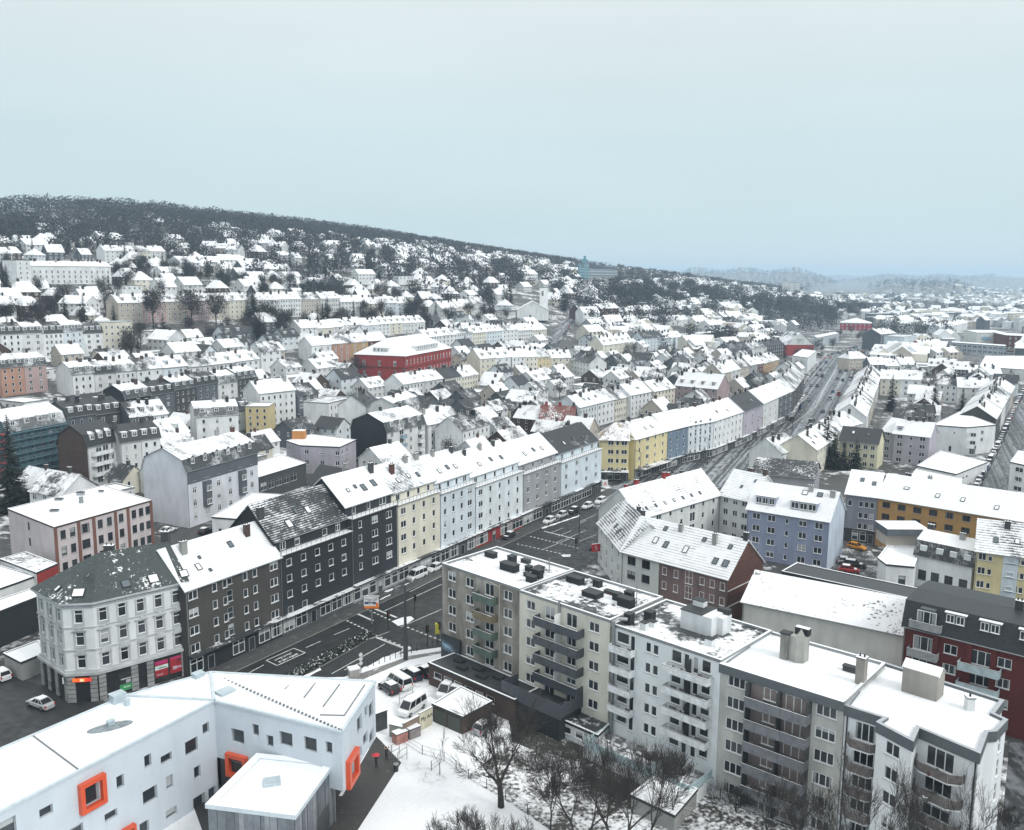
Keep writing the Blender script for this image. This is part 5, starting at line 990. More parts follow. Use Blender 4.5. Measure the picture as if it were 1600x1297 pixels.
# ================================================================== rows of houses
COLW = dict(white='white', cream='cream', pale='pale grey', lblue='pale blue', grey='grey', lilac='lilac', yellow='yellow', beige='beige', bluew='bluish white', salmon='salmon', brick='brick-red', ochre='ochre', pink='pink', rose='rose', mint='mint', dark='dark grey', black='black', slate='slate grey', red='red', brown='brown', dyellow='mustard', orange='orange', concrete='concrete grey', tan='tan', blue='blue', sblue='steel blue', dred='dark red')
def rname(tile, cov): return 'snow-white roof' if cov > .85 else ('snow-flecked %s roof' % tile if cov > .4 else 'bare %s roof' % tile)
OCC = []
def row(x0, y0, x1, y1, h, n, cols, ctx, roofs=(('dark', .93), ('dark', .78), ('black', .55), ('dark', .97), ('brown', .7)), roof='gable', pf=('1 1 1', 'o o', '1 1 1 1'), D=11, dormers=0, rise=4.2, st=None, **kw):
    a, b = hit(x0, y0, h), hit(x1, y1, h)
    for i in range(n):
        A, B = a.lerp(b, i/n), a.lerp(b, (i+1)/n); c = cols[i % len(cols)]; t, cv = roofs[i % len(roofs)]; hh = h + (random.uniform(-.5, .5) if n > 1 else 0)
        w = (B-A).length; p = pf[i % len(pf)] if w > 6 else '1 1'
        if w > 15: p = p + ' ' + p
        s_ = st or max(2, round(hh/2.9)); W2 = '%s house with %s %s' % (COLW[c], rname(t, cv), ctx)
        if [(cols[j % len(cols)], rname(*roofs[j % len(roofs)])) for j in range(n)].count((c, rname(t, cv))) > 1: W2 += ', ' + ('first', 'second', 'third', 'fourth', 'fifth', 'sixth')[i] + ' along'
        k2 = {k: v for k, v in kw.items() if k != 'lab'}
        r = house('row_house', W2, A, B, D, hh, st=s_, sh=min(3.0, (hh-.9)/s_ + .05), z1=1.0, pf=p, wall=c, tile=t, cov=cv, lines=random.uniform(.1, .7), roof=roof, rise=rise if roof == 'gable' else 2.0, chim=[(random.uniform(.03, .97), random.choice((.5, .5, .42, .36)), random.choice(('dark', 'dark', 'black', 'brown', 'concrete'))) for _ in range(max(1, int(w/3.6)))],
              sky=[(random.uniform(.15, .85), random.uniform(.3, .6)) for _ in range(random.randint(0, 3))] if not dormers else (), dorm=[((k+.5)/dormers, .9, 1.5) for k in range(dormers)], group=ctx, **k2)
        m_ = (A+B)/2; d = (B-A).normalized(); nn = Vector((-d.y, d.x)); m_ = m_ + nn*D/2; OCC.append((m_.x, m_.y, max(w, D)*.62))
    return
for o_ in list(bpy.data.objects):
    if o_.parent is None and o_.get('category') and o_.name.split('.')[0] not in ('kindergarten',):
        bbx = [c for k in o_.children if k.type == 'MESH' and k.name.startswith(('wall', 'top_storey')) for c in (o_.matrix_basis @ Vector(v) for v in k.bound_box)]
        if bbx: xs_ = [c.x for c in bbx]; ys_ = [c.y for c in bbx]; OCC.append(((min(xs_)+max(xs_))/2, (min(ys_)+max(ys_))/2, max(max(xs_)-min(xs_), max(ys_)-min(ys_))*.55))
W1 = ('white', 'cream', 'pale', 'white', 'bluew')
row(905, 636, 985, 617, 10, 3, ('bluew', 'white', 'cream'), 'in the white row beyond the red-roofed house', dormers=0)
row(985, 617, 1022, 610, 10.5, 1, ('white',), 'next to the lilac dormer house')
row(1055, 601, 1121, 607, 11, 1, ('rose',), 'with four snowy dormers', dormers=4, rise=6, D=13)
row(1022, 611, 1055, 605, 10.5, 1, ('cream',), 'with salmon stripes at the courtyard corner')
row(1128, 581, 1184, 568, 11, 4, ('beige', 'pale', 'beige', 'grey'), 'in the ribbed-roof row along the avenue', rise=5)
row(1184, 568, 1193, 566, 11, 1, ('dred',), 'between the ribbed row and the ochre house')
row(1193, 566, 1217, 560, 11, 2, ('orange', 'ochre'), 'with balconies at the end of the ribbed row', (('dark', .6), ('dark', .9)))
row(800, 557, 860, 556, 12, 3, ('white', 'cream', 'dyellow'), 'in the courtyard row below the hill street', pf=('1 1 1',))
row(860, 556, 892, 558, 11.5, 1, ('cream',), 'beside the courtyard row below the hill street')
row(892, 558, 921, 567, 11.5, 1, ('pale',), 'at the corner of the courtyard row', (('black', .35),))
row(750, 558, 798, 556, 12.5, 2, ('cream', 'white'), 'beside the red school', rise=5, dormers=2)
row(630, 601, 747, 582, 9, 4, ('white', 'pale', 'cream', 'cream'), 'in the low row in front of the red school', (('dark', .95), ('dark', .95), ('black', .1), ('dark', .9)))
row(665, 525, 760, 517, 11, 4, ('white', 'white', 'bluew', 'cream'), 'in the terrace behind the red school', dormers=2)
row(760, 517, 854, 513, 11, 4, ('lblue', 'white', 'pale', 'cream'), 'in the terrace below the white church', (('dark', .9), ('dark', .6), ('dark', .95), ('dark', .8)))
row(184, 471, 388, 467, 12, 6, ('beige', 'pink', 'beige', 'rose', 'beige', 'cream'), 'in the long hillside apartment row', pf=('1 1 1 1',), dormers=2)
row(402, 466, 532, 466, 12, 4, ('pale', 'white', 'beige', 'pale'), 'in the white row continuing along the hillside', pf=('1 1 1 1',))
row(532, 469, 600, 473, 11, 2, ('white', 'cream'), 'beside the pale blue hillside pair')
row(600, 473, 638, 473, 11, 2, ('lblue', 'bluew'), 'in the pale blue hillside pair', dormers=2)
row(690, 482, 760, 470, 9, 3, W1, 'on the side street below the villas', rise=5)
row(0, 521, 160, 518, 11, 5, ('white', 'pale', 'white', 'bluew', 'white'), 'in the mansard row under the hillside', (('black', .3), ('dark', .8), ('black', .3), ('dark', .9)), 'mansard', dormers=3)
row(150, 501, 207, 503, 13, 1, ('cream',), 'standing above the mansard row', (('dark', .98),), 'flat')
row(0, 576, 72, 568, 10.5, 2, ('salmon', 'pink'), 'at the left end of the slope', (('dark', .96),), 'mansard', dormers=3)
row(112, 586, 212, 578, 9.5, 3, ('white', 'pale', 'white'), 'in the balconied rear row', (('dark', .97), ('black', .5)), 'mansard', dormers=2)
row(212, 578, 330, 568, 9.5, 3, ('white', 'bluew', 'white'), 'further along the rear row', (('black', .5), ('dark', .9)), dormers=2)
row(330, 568, 405, 558, 9.5, 2, ('pale', 'white'), 'at the end of the balconied rear row', dormers=2)
row(195, 623, 400, 588, 11.5, 6, ('black', 'slate', 'dark', 'slate', 'pale', 'dark'), 'in the dark dormered row', (('dark', .9), ('black', .2), ('dark', .9), ('black', .35), ('dark', .8)), 'mansard', dormers=3)
row(188, 690, 250, 682, 12, 2, ('pale', 'white'), 'behind the brown-gabled mansard house', (('black', .1),), 'mansard', dormers=2)
row(105, 652, 190, 640, 12.5, 2, ('slate', 'dark'), 'behind the scaffolded house', (('black', .12),), 'mansard', dormers=3)
row(203, 651, 262, 645, 11.5, 2, ('slate', 'white'), 'above the grey courtyards', (('black', .45), ('dark', .7)), dormers=2)
row(305, 648, 372, 647, 12, 1, ('white',), 'with snowy mansard behind the bay-windowed house', (('dark', .95),), 'mansard', dormers=3)
row(383, 633, 420, 636, 10.5, 1, ('dyellow',), 'with black flank wall', (('dark', .97),), 'flat')
row(405, 613, 461, 608, 13, 1, ('white',), 'with tall brick gable', (('dark', .9),), pf=('1 1 1',))
row(514, 631, 551, 621, 12, 1, ('white',), 'with corner balconies and brown flank', (('dark', .98),), 'flat')
row(572, 634, 590, 622, 11, 1, ('white',), 'squeezed behind the black slate gable', (('black', .3),))
row(618, 641, 655, 629, 11, 1, ('pale',), 'with brown mansard gable', (('dark', .95),), 'mansard', dormers=2)
row(668, 663, 708, 655, 11, 1, ('white',), 'in the inner yard with snow dormer')
row(722, 672, 765, 660, 10, 1, ('white',), 'in the inner yard by the white wing', (('black', .4),))
row(487, 538, 518, 537, 10, 1, ('white',), 'at the left of the salmon brick row', (('dark', .8),))
row(519, 537, 575, 533, 10, 2, ('salmon', 'ochre'), 'in the salmon brick row', (('dark', .6),))
row(575, 531, 604, 530, 10, 1, ('brick',), 'beside the red school', (('dark', .85),))
row(470, 512, 590, 506, 7.5, 5, W1, 'in the low terrace above the brick row', (('dark', .95), ('dark', .75)))
row(590, 506, 664, 501, 7.5, 4, W1, 'in the low terrace left of the villas', (('dark', .95), ('dark', .8)), dormers=2)
row(942, 538, 989, 533, 11, 1, ('cream',), 'with five dormers and a brick end', dormers=5, rise=6)
row(1005, 526, 1066, 525, 11, 2, ('lblue', 'lblue'), 'in the pale blue block with dark roof', (('black', .3), ('dark', .8)))
row(907, 483, 967, 481, 11, 2, ('brown', 'brick'), 'in the dark brick block on the hill street', (('black', .4), ('dark', .8)))
row(968, 486, 1042, 482, 8, 3, ('pale', 'white', 'slate'), 'in the short row by the dark brick block', dormers=2)
row(960, 497, 1105, 498, 7, 5, W1, 'in the snow-roofed row under the tree belt')
row(1070, 521, 1136, 518, 7, 1, ('brown',), 'of flat brick under the tree belt', (('dark', .98),), 'flat', D=14)
row(1076, 533, 1140, 530, 7, 2, ('white', 'pale'), 'in the flat white works below the tree belt', (('dark', 1.0),), 'flat')
row(1110, 505, 1210, 510, 8, 4, ('white', 'slate', 'pale', 'white'), 'in the terrace left of the gabled supermarket', (('dark', .97), ('black', .3)))
row(1140, 545, 1225, 538, 9, 3, ('slate', 'pale', 'dark'), 'with dark roof behind the ribbed row', (('black', .25), ('dark', .5)))
row(1376, 590, 1440, 593, 9.5, 2, ('cream', 'white'), 'in the white courtyard row with the tall fir')
row(1440, 597, 1497, 601, 9.5, 1, ('white',), 'in the courtyard row with the fir', (('black', .45),))
row(1497, 604, 1546, 606, 9, 1, ('pale',), 'at the end of the courtyard row')
row(1556, 653, 1585, 604, 10, 4, ('dark', 'pale', 'grey', 'beige'), 'in the row along the car-lined side street', D=13)
row(1353, 652, 1377, 582, 9.5, 6, ('white', 'beige', 'cream', 'pale'), 'in the ribbed gable row beside the avenue', D=12, rise=4.5, roofs=(('dark', .9), ('black', .6)))
row(1276, 700, 1320, 671, 9, 3, ('cream', 'white', 'cream'), 'behind the dark firs by the avenue', D=12)
row(1222, 708, 1252, 697, 7, 1, ('white',), 'behind the dark hall', (('black', .6),))
row(1318, 668, 1347, 660, 8, 1, ('white',), 'hipped beside the avenue', hipL=4, hipR=4)
row(1327, 560, 1357, 559, 8, 1, ('beige',), 'where the avenue bends', hipL=4, hipR=4)
row(1360, 570, 1430, 570, 7, 3, ('slate', 'pale', 'white'), 'in the low yard row past the avenue', (('dark', .95),))
row(1450, 570, 1492, 572, 8, 2, ('white', 'white'), 'with curved dormers past the avenue', dormers=2)
row(1492, 576, 1512, 577, 9, 1, ('dark',), 'of dark slate past the avenue')
row(1515, 583, 1566, 584, 7, 2, ('pale', 'white'), 'in the low row before the white sheds')
# red-roofed house in the middle
house('mansard_house', 'house with red thawed roof and roof windows in the inner block', hit(842, 656, 8), hit(896, 658, 8), 11, 8, st=3, pf='2 1 2', wall='brown', tile='red', cov=.34, lines=.3, rise=5, streak=.6, chim=((.15, .5, 'red'), (.55, .5, 'red'), (.95, .5, 'dark')), sky=((.2, .3), (.5, .3, 1.1, 1.2), (.8, .3, 1.1, 1.2)), lod=1)
row(803, 651, 842, 655, 8, 1, ('brown',), 'next to the red thawed roof', (('grey', .85),))
# red school with white arched windows
zs_ = float(T(*hit(634, 590, 0))); Bs = G(633, 556, zs_+13); As = G(577, 549, zs_+13); Cs = G(705, 543, zs_+13); dl = (Cs-Bs).normalized(); nl = Vector((-dl.y, dl.x)); wS = max(16, abs((As-Bs).dot(nl))); lS = (Cs-Bs).length
rs = house('school', 'big red brick school with snowy hipped roof and wide dormers', Bs, Cs, wS, 13, st=0, pf='', rise=8, wall='red', tile='dark', cov=.97, lines=.25, hipL=9, hipR=9, cat='school', lod=1, zb=zs_, wins={'L': [(wS*f, z, (1.6, 2.6, 2, 1)) for f in (.2, .5, .8) for z in (7.5, 2)], 'F': [(lS*(i+.5)/14, z, (1.3, 2.6, 2, 1)) for i in range(14) for z in (8.2, 2.6)]}, chim=((.55, .5, 'concrete'),))
ring('string_course', [(0, 0), (lS, 0), (lS, wS), (0, wS)], -.05, .2, 6.4, 6.8, [wm('dred'), wm('dred')], rs)
q = MB(); q.box(lS*.3, lS*.75, 1.6, 5, 14.3, 16.8, 0, top=1); q.build('dormer', [wm('pale'), SNOWM], rs)
for i in range(11): window(rs, (lS*(.325+.04*i), 1.5, 15.7), 0, 1.0, 1.4, 1, 0, 'white', 1)
q = MB(); q.box(1.6, 4, wS*.35, wS*.65, 14.3, 16.6, 0, top=1); q.build('dormer', [wm('pale'), SNOWM], rs)
for i in range(4): window(rs, (1.5, wS*(.4+.07*i), 15.5), -PI/2, .9, 1.4, 1, 0, 'white', 1)
# white school on the hill, hillside apartment blocks
row(25, 407, 47, 407, 15, 1, ('white',), 'at the end of the long white hillside school', (('dark', 1.0),), 'flat', D=14, pf=('1 1',))
row(47, 413, 173, 416, 12, 1, ('white',), 'forming the long white school on the hill', (('dark', .98),), D=14, pf=('t t t t t t t',), rise=3, st=3)
row(163, 391, 258, 393, 9, 4, ('white', 'white', 'cream', 'pale'), 'in the apartment row among hillside trees')
row(312, 381, 372, 390, 12, 3, ('pale', 'beige', 'white'), 'in the balconied hillside blocks')
row(400, 376, 440, 384, 11, 2, ('white', 'pale'), 'beside the hillside firs')
row(45, 338, 118, 342, 8, 3, ('white', 'white', 'pale'), 'of flat terraces high on the hill', (('dark', 1.0),), 'flat', D=14)
# white church
A, B = hit(808, 484, 6.5), hit(842, 485, 6.5); Wc = (B-A).length
ct = thing('church', 'white gabled church nave beside its square tower', 'church', (A.x, A.y, float(T(A.x, A.y))), 0)
q = MB(); q.box(0, Wc, 0, 26, -2, 6.5); q.poly([(0, 0, 6.5), (Wc, 0, 6.5), (Wc/2, 0, 13)]); q.build('wall', wm('white'), ct)
q = MB(); q.poly([(-.5, -.5, 6.2), (-.5, 26.5, 6.2), (Wc/2, 26.5, 13.3), (Wc/2, -.5, 13.3)]); q.poly([(Wc+.5, -.5, 6.2), (Wc/2, -.5, 13.3), (Wc/2, 26.5, 13.3), (Wc+.5, 26.5, 6.2)]); q.build('roof', roofmat(TILE['dark'], .98, .1), ct)
tw = flatbox('church_tower', 'square white church tower with a single window', [hit(843, 492, 0), hit(856, 493, 0), hit(856, 493, 0)+Vector((0, 7)), hit(843, 492, 0)+Vector((0, 7))], 23, 'white', DECK(1.0), {0: [(3.3, 16, (2.6, 4, 2, 1))]}, 'tower', zb=float(T(*hit(850, 492, 0))))
# blue glass tower and the slab beside it on the ridge
def midtower(name, label, x0, x1, yt, yb, wallc, D, cat, zoff=0, deck=1.0, lines_=0):
    a, b = hit(x0, yb, 0), hit(x1, yb, 0); ht = zat((x0+x1)/2, yt, (a+b)/2) - float(T(*((a+b)/2))); W = (b-a).length
    n = max(2, int(W/3.2)); fl_ = max(2, int(ht/3.4))
    return flatbox(name, label, [a, b, b+Vector((0, D)), a+Vector((0, D))], ht, wallc, DECK(deck), {0: [(W*(i+.5)/n, 1+ht*(k/fl_), (W/n*.7, ht/fl_*.55, 1, 0)) for i in range(n) for k in range(fl_)]}, cat, zb=float(min(T(*a), T(*b))), lod=2, fc='grey')
bt = midtower('glass_tower', 'turquoise glass office tower with stepped top on the ridge', 904, 920, 411, 437, (.12, .34, .42), 16, 'tower')
a = hit(904, 437, 0); mb = MB(); 
for k, (w, z0, z1) in enumerate(((6, 0, 5), (3, 5, 9))): mb.box(8-w/2, 8+w/2, 8-w/2, 8+w/2, 0+z0, z1)
mb.build('tower_top', wm((.12, .30, .36)), bt, loc=(0, 0, zat(912, 411, a)-float(T(*a))))
midtower('office_slab', 'long pale office slab next to the turquoise tower', 921, 964, 420, 433, (.35, .42, .48), 16, 'office')
# supermarket, sign box, glass dealer, red mansion, works with emblem
A, B = hit(1229, 536, 10), hit(1272, 536, 10); d = (B-A).normalized(); W_ = (B-A).length; zb2 = float(T(*A))
sm = thing('supermarket', 'gabled red-fronted supermarket with lettering in its white gable', 'supermarket', (A.x, A.y, zb2), math.atan2(d.y, d.x))
q = MB(); q.box(0, W_, 0, 26, -2, 8.5); q.build('wall', wm('red'), sm); q = MB(); q.poly([(0, -.05, 8.6), (W_, -.05, 8.6), (W_/2, -.05, 18)]); q.build('gable', wm('pale'), sm)
q = MB(); o_ = .5
q.poly([(-o_, -o_, 8.3), (W_/2, -o_, 18.2), (W_/2, 27, 18.2), (-o_, 27, 8.3)][::-1]); q.poly([(W_+o_, -o_, 8.3), (W_+o_, 27, 8.3), (W_/2, 27, 18.2), (W_/2, -o_, 18.2)][::-1]); q.build('roof', roofmat(TILE['dark'], .6, .3), sm)
lettering(sm, 'BIKI', 3.0, (W_/2, -.12, 12.2), 0, plain('letter_grey', (.12, .2, .22), .5))
for i in range(7): q = MB(); q.box(-.32, .32, -.05, 0, -.4, .4); q.build('small_letter', plain('letter_faint', (.32, .4, .41), .5), sm, loc=(W_/2-2.7+i*.9, -.06, 10.2))
A, B, C = hit(1238, 556, 10), hit(1262, 559, 10), hit(1271, 552, 10)
db = flatbox('shop_block', 'white cube building with a framed advertising sign', [A, B, C + (C-B)*.6, A + (C-B)*1.6], 10, 'white', DECK(1.0), {}, 'building')
p = (B-A)*.55; dd = (B-A).normalized(); rz = math.atan2(dd.y, dd.x); n_ = Vector((dd.y, -dd.x))
q = MB(); q.box(-4, 4, -.2, 0, -2.2, 2.2); q.build('sign', wm('pale'), db, loc=(p.x+n_.x*.1, p.y+n_.y*.1, 6.2), rz=rz); lettering(db, 'DAZ', 2.6, (p.x+n_.x*.35, p.y+n_.y*.35, 6.2), rz, plain('letter_dark', (.05, .08, .08), .5))
fl = flatbox('glass_showroom', 'glass-fronted showroom with flat snow roof beside the supermarket', [hit(1277, 528, 9), hit(1311, 521, 9), hit(1311, 521, 9)+Vector((6, 28)), hit(1277, 528, 9)+Vector((6, 28))], 9, (.42, .47, .5), DECK(1.0), {0: [(2+i*3.2, z, (2.7, 2.6, 1, 0, 'grey')) for i in range(6) for z in (5.2, 1.2)]}, 'showroom', lod=1)
A = hit(1313, 503, 13); W_ = 43/FPX*A.length; B = A + Vector((A.y, -A.x)).normalized()*W_
house('mansion', 'crimson mansion with white window bands and snowy hipped roof', A, B, W_*.7, 13, st=3, sh=4.1, z1=1.5, pf='t t t t t t t', rise=4.5, hipL=W_*.45, hipR=W_*.45, wall=(.36, .035, .06), tile='dark', cov=1.0, lines=.1, cat='mansion', lod=2)
mn = [o for o in bpy.data.objects if o.name.startswith('mansion')][0]; q = MB(); q.box(-.1, W_+.1, -.15, W_*.7+.1, -1, 4.6); q.box(-.3, W_+.3, -.3, W_*.7+.3, 12.2, 13.1); q.build('stone_base', wm('pale'), mn)
wk = flatbox('factory', 'white windowless works hall with a pale blue emblem', [hit(1527, 520, 14), hit(1575, 520, 14), hit(1575, 520, 14)+Vector((9, 40)), hit(1527, 520, 14)+Vector((9, 40))], 14, (.66, .69, .66), DECK(1.0), {}, 'factory', lod=2)
dd = (hit(1575, 520, 14)-hit(1527, 520, 14)); rz = math.atan2(dd.y, dd.x)
q = MB(); q.prism([(math.cos(t)*4.5*(1 if i % 2 else .8), math.sin(t)*2.0*(1 if i % 2 else .7)) for i, t in enumerate(np.linspace(0, 2*PI, 17)[:-1])], 0, .12); em_ = q.build('emblem', plain('emblem_blue', (.25, .45, .58), .5, var=.4), wk, loc=(dd.x*.28, dd.y*.28-.25, 9)); em_.rotation_euler = (PI/2, 0, rz)
for i, z in enumerate((10.2, 9)): q = MB(); q.box(-2.6+i, 3+i*.5, -.12, 0, -.4, .4); q.build('sign', plain('letter_dark', (.05, .08, .08), .5), wk, loc=(dd.x*.78, dd.y*.78-.05, z), rz=rz)
flatbox('factory', 'dark red brick factory with white window rows behind the works hall', [hit(1573, 524, 14), hit(1640, 527, 14), hit(1640, 527, 14)+Vector((9, 40)), hit(1573, 524, 14)+Vector((9, 40))], 14, 'dred', DECK(.9), {0: [(3+i*4.2, z, 't') for i in range(8) for z in (10.5, 6.5, 2.5)]}, 'factory', lod=2)
flatbox('factory', 'long low blue-grey works with strip windows before the white hall', [hit(1487, 535, 8), hit(1572, 541, 8), hit(1572, 541, 8)+Vector((8, 16)), hit(1487, 535, 8)+Vector((8, 16))], 8, (.36, .43, .5), DECK(1.0), {0: [(3+i*4.4, z, (3.4, 2, 2, 0)) for i in range(12) for z in (4.8, 1.2)]}, 'factory', lod=2)
flatbox('factory', 'huge flat warehouse roof under unbroken snow', [hit(1530, 573, 7), hit(1680, 583, 7), hit(1690, 556, 7), hit(1540, 556, 7)], 7, 'pale', DECK(1.1), {}, 'warehouse', lod=2)
for x0, x1, yt, yb, c, l in ((1226, 1230, 438, 462, 'pale', 'slim'), (1235, 1239, 441, 462, 'white', 'middle'), (1244, 1249, 441, 462, 'white', 'broad')): midtower('tower_block', '%s pale tower block of the far trio in the valley' % l, x0, x1, yt, yb, c, 18, 'tower block')
row(1470, 512, 1512, 503, 10, 2, ('bluew', 'white'), 'in the white row near the works hall', D=14)
row(1392, 503, 1425, 500, 8, 1, ('white',), 'among trees beyond the mansion', D=14)
row(1440, 540, 1475, 538, 8, 1, ('red',), 'with white bands near the works')
row(1376, 522, 1400, 520, 14, 1, ('slate',), 'with half-timbered gable by the avenue bend', D=16)
row(1413, 527, 1432, 524, 14, 1, ('lblue',), 'with turquoise panels by the avenue bend', (('dark', .9),), 'flat', D=16)
# ================================================================== infill houses and hillside villas
OCC.clear()
for o_ in list(bpy.data.objects):
    if o_.parent is None and o_.get('category'):
        bbx = [o_.matrix_basis @ Vector(v) for k in o_.children if k.type == 'MESH' and k.name.startswith(('wall', 'top_storey')) for v in k.bound_box]
        if bbx: xs_ = [c.x for c in bbx]; ys_ = [c.y for c in bbx]; OCC.append(((min(xs_)+max(xs_))/2, (min(ys_)+max(ys_))/2, max(max(xs_)-min(xs_), max(ys_)-min(ys_))*.52))
KEEP = ((570, 512, 708, 600), (800, 445, 862, 498), (1212, 509, 1312, 568), (1306, 492, 1372, 568), (20, 395, 178, 445), (180, 448, 392, 508), (898, 400, 966, 440), (1250, 545, 1330, 680), (860, 478, 912, 545), (1485, 505, 1600, 560), (842, 600, 900, 665))   # views on landmarks kept clear
def clear_view(px, py): return not any(a < px < c and b < py < d for a, b, c, d in KEEP)
def ucoord(x, y): return -.86*x + .5*y - 103, .5*x + .86*y
def project(x, y, z):
    v = Vector((x, y, z-CAMZ)); c = v.dot(Fv)
    return (800 + FPX*v.dot(Rv)/c, H0/2 - FPX*v.dot(Uv)/c) if c > 1 else (-9e3, 0)
def seg_dist(p, poly):
    b = 1e9
    for q, r in zip(poly, poly[1:]):
        e_ = r-q; t = max(0, min(1, (p-q).dot(e_)/e_.length_squared)); b = min(b, (p-q-e_*t).length)
    return b
HST = [hit(858, 545), hit(872, 528), hit(885, 508), hit(900, 488), hit(906, 482)]
STREET = [Vector(SP(-60, 14)), Vector(SP(150, 14))]
def free(p, rad):
    if seg_dist(p, AV2) < 18+rad*.6 or seg_dist(p, RS) < 10+rad*.6 or seg_dist(p, HST) < 6+rad*.6 or seg_dist(p, STREET) < 16+rad: return False
    return all((p.x-a)**2 + (p.y-b)**2 > (c+rad)**2 for a, b, c in OCC)
def proto(name, label, cat, W, D, h, wall, tile, cov, roof='gable', rise=3.8, hip=0, group=None, dorm=0):
    st = max(1, int(h/2.9)); zs = [h-2.1-2.8*i for i in range(st)]; nW, nD = max(2, int(W/3.1)), max(2, int(D/3.4))
    ws = {'F': [(W*(i+.5)/nW, z, 'o') for i in range(nW) for z in zs], 'B': [(W*(i+.5)/nW, z, 'o') for i in range(nW) for z in zs], 'L': [(D*(i+.5)/nD, z, '1') for i in range(nD) for z in zs], 'R': [(D*(i+.5)/nD, z, '1') for i in range(nD) for z in zs]}
    r = house(name, label, (0, 9000), (W, 9000), D, h, st=0, pf='', wall=wall, tile=tile, cov=cov, roof=roof, rise=rise, hipL=hip, hipR=hip, lod=2, wins=ws, zb=0, cat=cat, chim=((.3, .5),) if roof != 'flat' else (), lines=random.uniform(.1, .5), group=group, dorm=[((k+.5)/dorm, .8, 1.4) for k in range(dorm)])
    return remember(r)
cnt = {}
MARKS = [(hit(x, y, 0), n) for x, y, n in ((640, 590, 'the red school'), (830, 495, 'the white church'), (100, 438, 'the long white school'), (50, 760, 'the scaffolded house'), (150, 760, 'the brown gable'), (990, 745, 'the yellow corner block'), (870, 670, 'the red thawed roof'), (1250, 553, 'the gabled supermarket'), (1335, 527, 'the crimson mansion'), (912, 437, 'the turquoise tower'), (285, 505, 'the long hillside row'), (937, 510, 'the dark brick block'), (1560, 560, 'the works hall'), (600, 725, 'the black slate gable'), (500, 730, 'the orange rooftop box'), (1100, 500, 'the tree belt'), (470, 490, 'the white hillside row'), (620, 490, 'the pale blue pair'), (340, 405, 'the balconied hillside blocks'), (210, 405, 'the hillside apartment row'), (545, 550, 'the salmon brick row'), (1090, 640, 'the rose dormer house'), (830, 590, 'the courtyard row'), (300, 620, 'the dark dormered row'), (80, 550, 'the mansard row'), (1470, 630, 'the white courtyard'), (80, 350, 'the flat hilltop terraces'), (700, 520, 'the school terrace'), (1400, 560, 'the avenue bend'))]
def near(p): return min(MARKS, key=lambda m: (m[0]-p).length)[1]
BASE = {}
def place(pr, p, ang, s=1.0, sink=.6):
    first = not cnt.get(pr.name); cnt[pr.name] = cnt.get(pr.name, 0)+1
    o = pr if first else copy_tree(pr)
    o.location = (p.x, p.y, float(T(p.x, p.y))-sink); o.rotation_euler = (0, 0, ang); o.scale = (s, s, s); b_ = BASE.setdefault(pr.name, pr['label']); o['label'] = b_ + ' near ' + near(p); o['group'] = o['label']; return o
yp = []
for i, (W, D, h, wl_, t, cv, rf) in enumerate(((11, 9, 5.5, 'white', 'dark', .97, 'gable'), (13, 10, 7.5, 'pale', 'dark', .72, 'gable'), (9, 8, 5, 'cream', 'black', .35, 'gable'), (12, 10, 7, 'slate', 'black', .3, 'gable'), (14, 9, 4.2, 'white', 'dark', 1.0, 'flat'), (12, 9, 7.5, 'bluew', 'black', .2, 'gable'), (10, 9, 6, 'beige', 'brown', .75, 'gable'), (16, 10, 4.5, 'concrete', 'dark', 1.0, 'flat'), (12, 10, 6.5, 'brown', 'black', .6, 'gable'), (11, 10, 7.5, 'white', 'black', .5, 'gable'))):  # the darker wall colours here stand in for facades in shadow
    yp.append((proto('backyard_house', '%s %s house with %s between the blocks' % (COLW[wl_], 'flat' if rf == 'flat' else 'gabled', rname(t, cv)), 'house', W, D, h, wl_, t, cv, rf, group='infill houses %d' % i, dorm=2 if i in (1, 5) else 0), max(W, D)*.55))
a0 = math.atan2(LD.y, LD.x); rr = random.Random(3)
def fillpoints(u0, u1, v0, v1, du, dv):
    L_ = []
    u = u0
    while u < u1:
        v = v0
        while v < v1:
            uu, vv = u + rr.uniform(-.3, .3)*du, v + rr.uniform(-.3, .3)*dv; U = uu+103; x = (-.86*U + .5*vv)/(.86**2+.25); y = (.5*U + .86*vv)/(.86**2+.25); L_.append(Vector((x, y))); v += dv
        u += du
    return L_
nf = 0
for p in sorted(fillpoints(24, 262, 20, 1150, 13, 14) + fillpoints(-520, -40, 330, 1050, 17, 18), key=lambda q: q.length):
    if p.length < 225: continue
    px, py = project(p.x, p.y, T(p.x, p.y)+4)
    if not (-40 < px < 1650 and py < 790) or not clear_view(px, py-6): continue
    if px > 930 and p.length < 380: continue
    if p.length > 1000: continue
    pr, rad = rr.choice(yp)
    if not free(p, rad*.82): continue
    if nf > 280: break
    th = a0 + rr.choice((0, 0, PI, PI/2)) + rr.uniform(-.08, .08); W = META[(pr.name, 'W')]; D = META[(pr.name, 'D')]
    off = Vector((math.cos(th), math.sin(th)))*W/2 + Vector((-math.sin(th), math.cos(th)))*D/2
    place(pr, p-off, th, rr.uniform(.88, 1.1), .3); OCC.append((p.x, p.y, rad*.8)); nf += 1
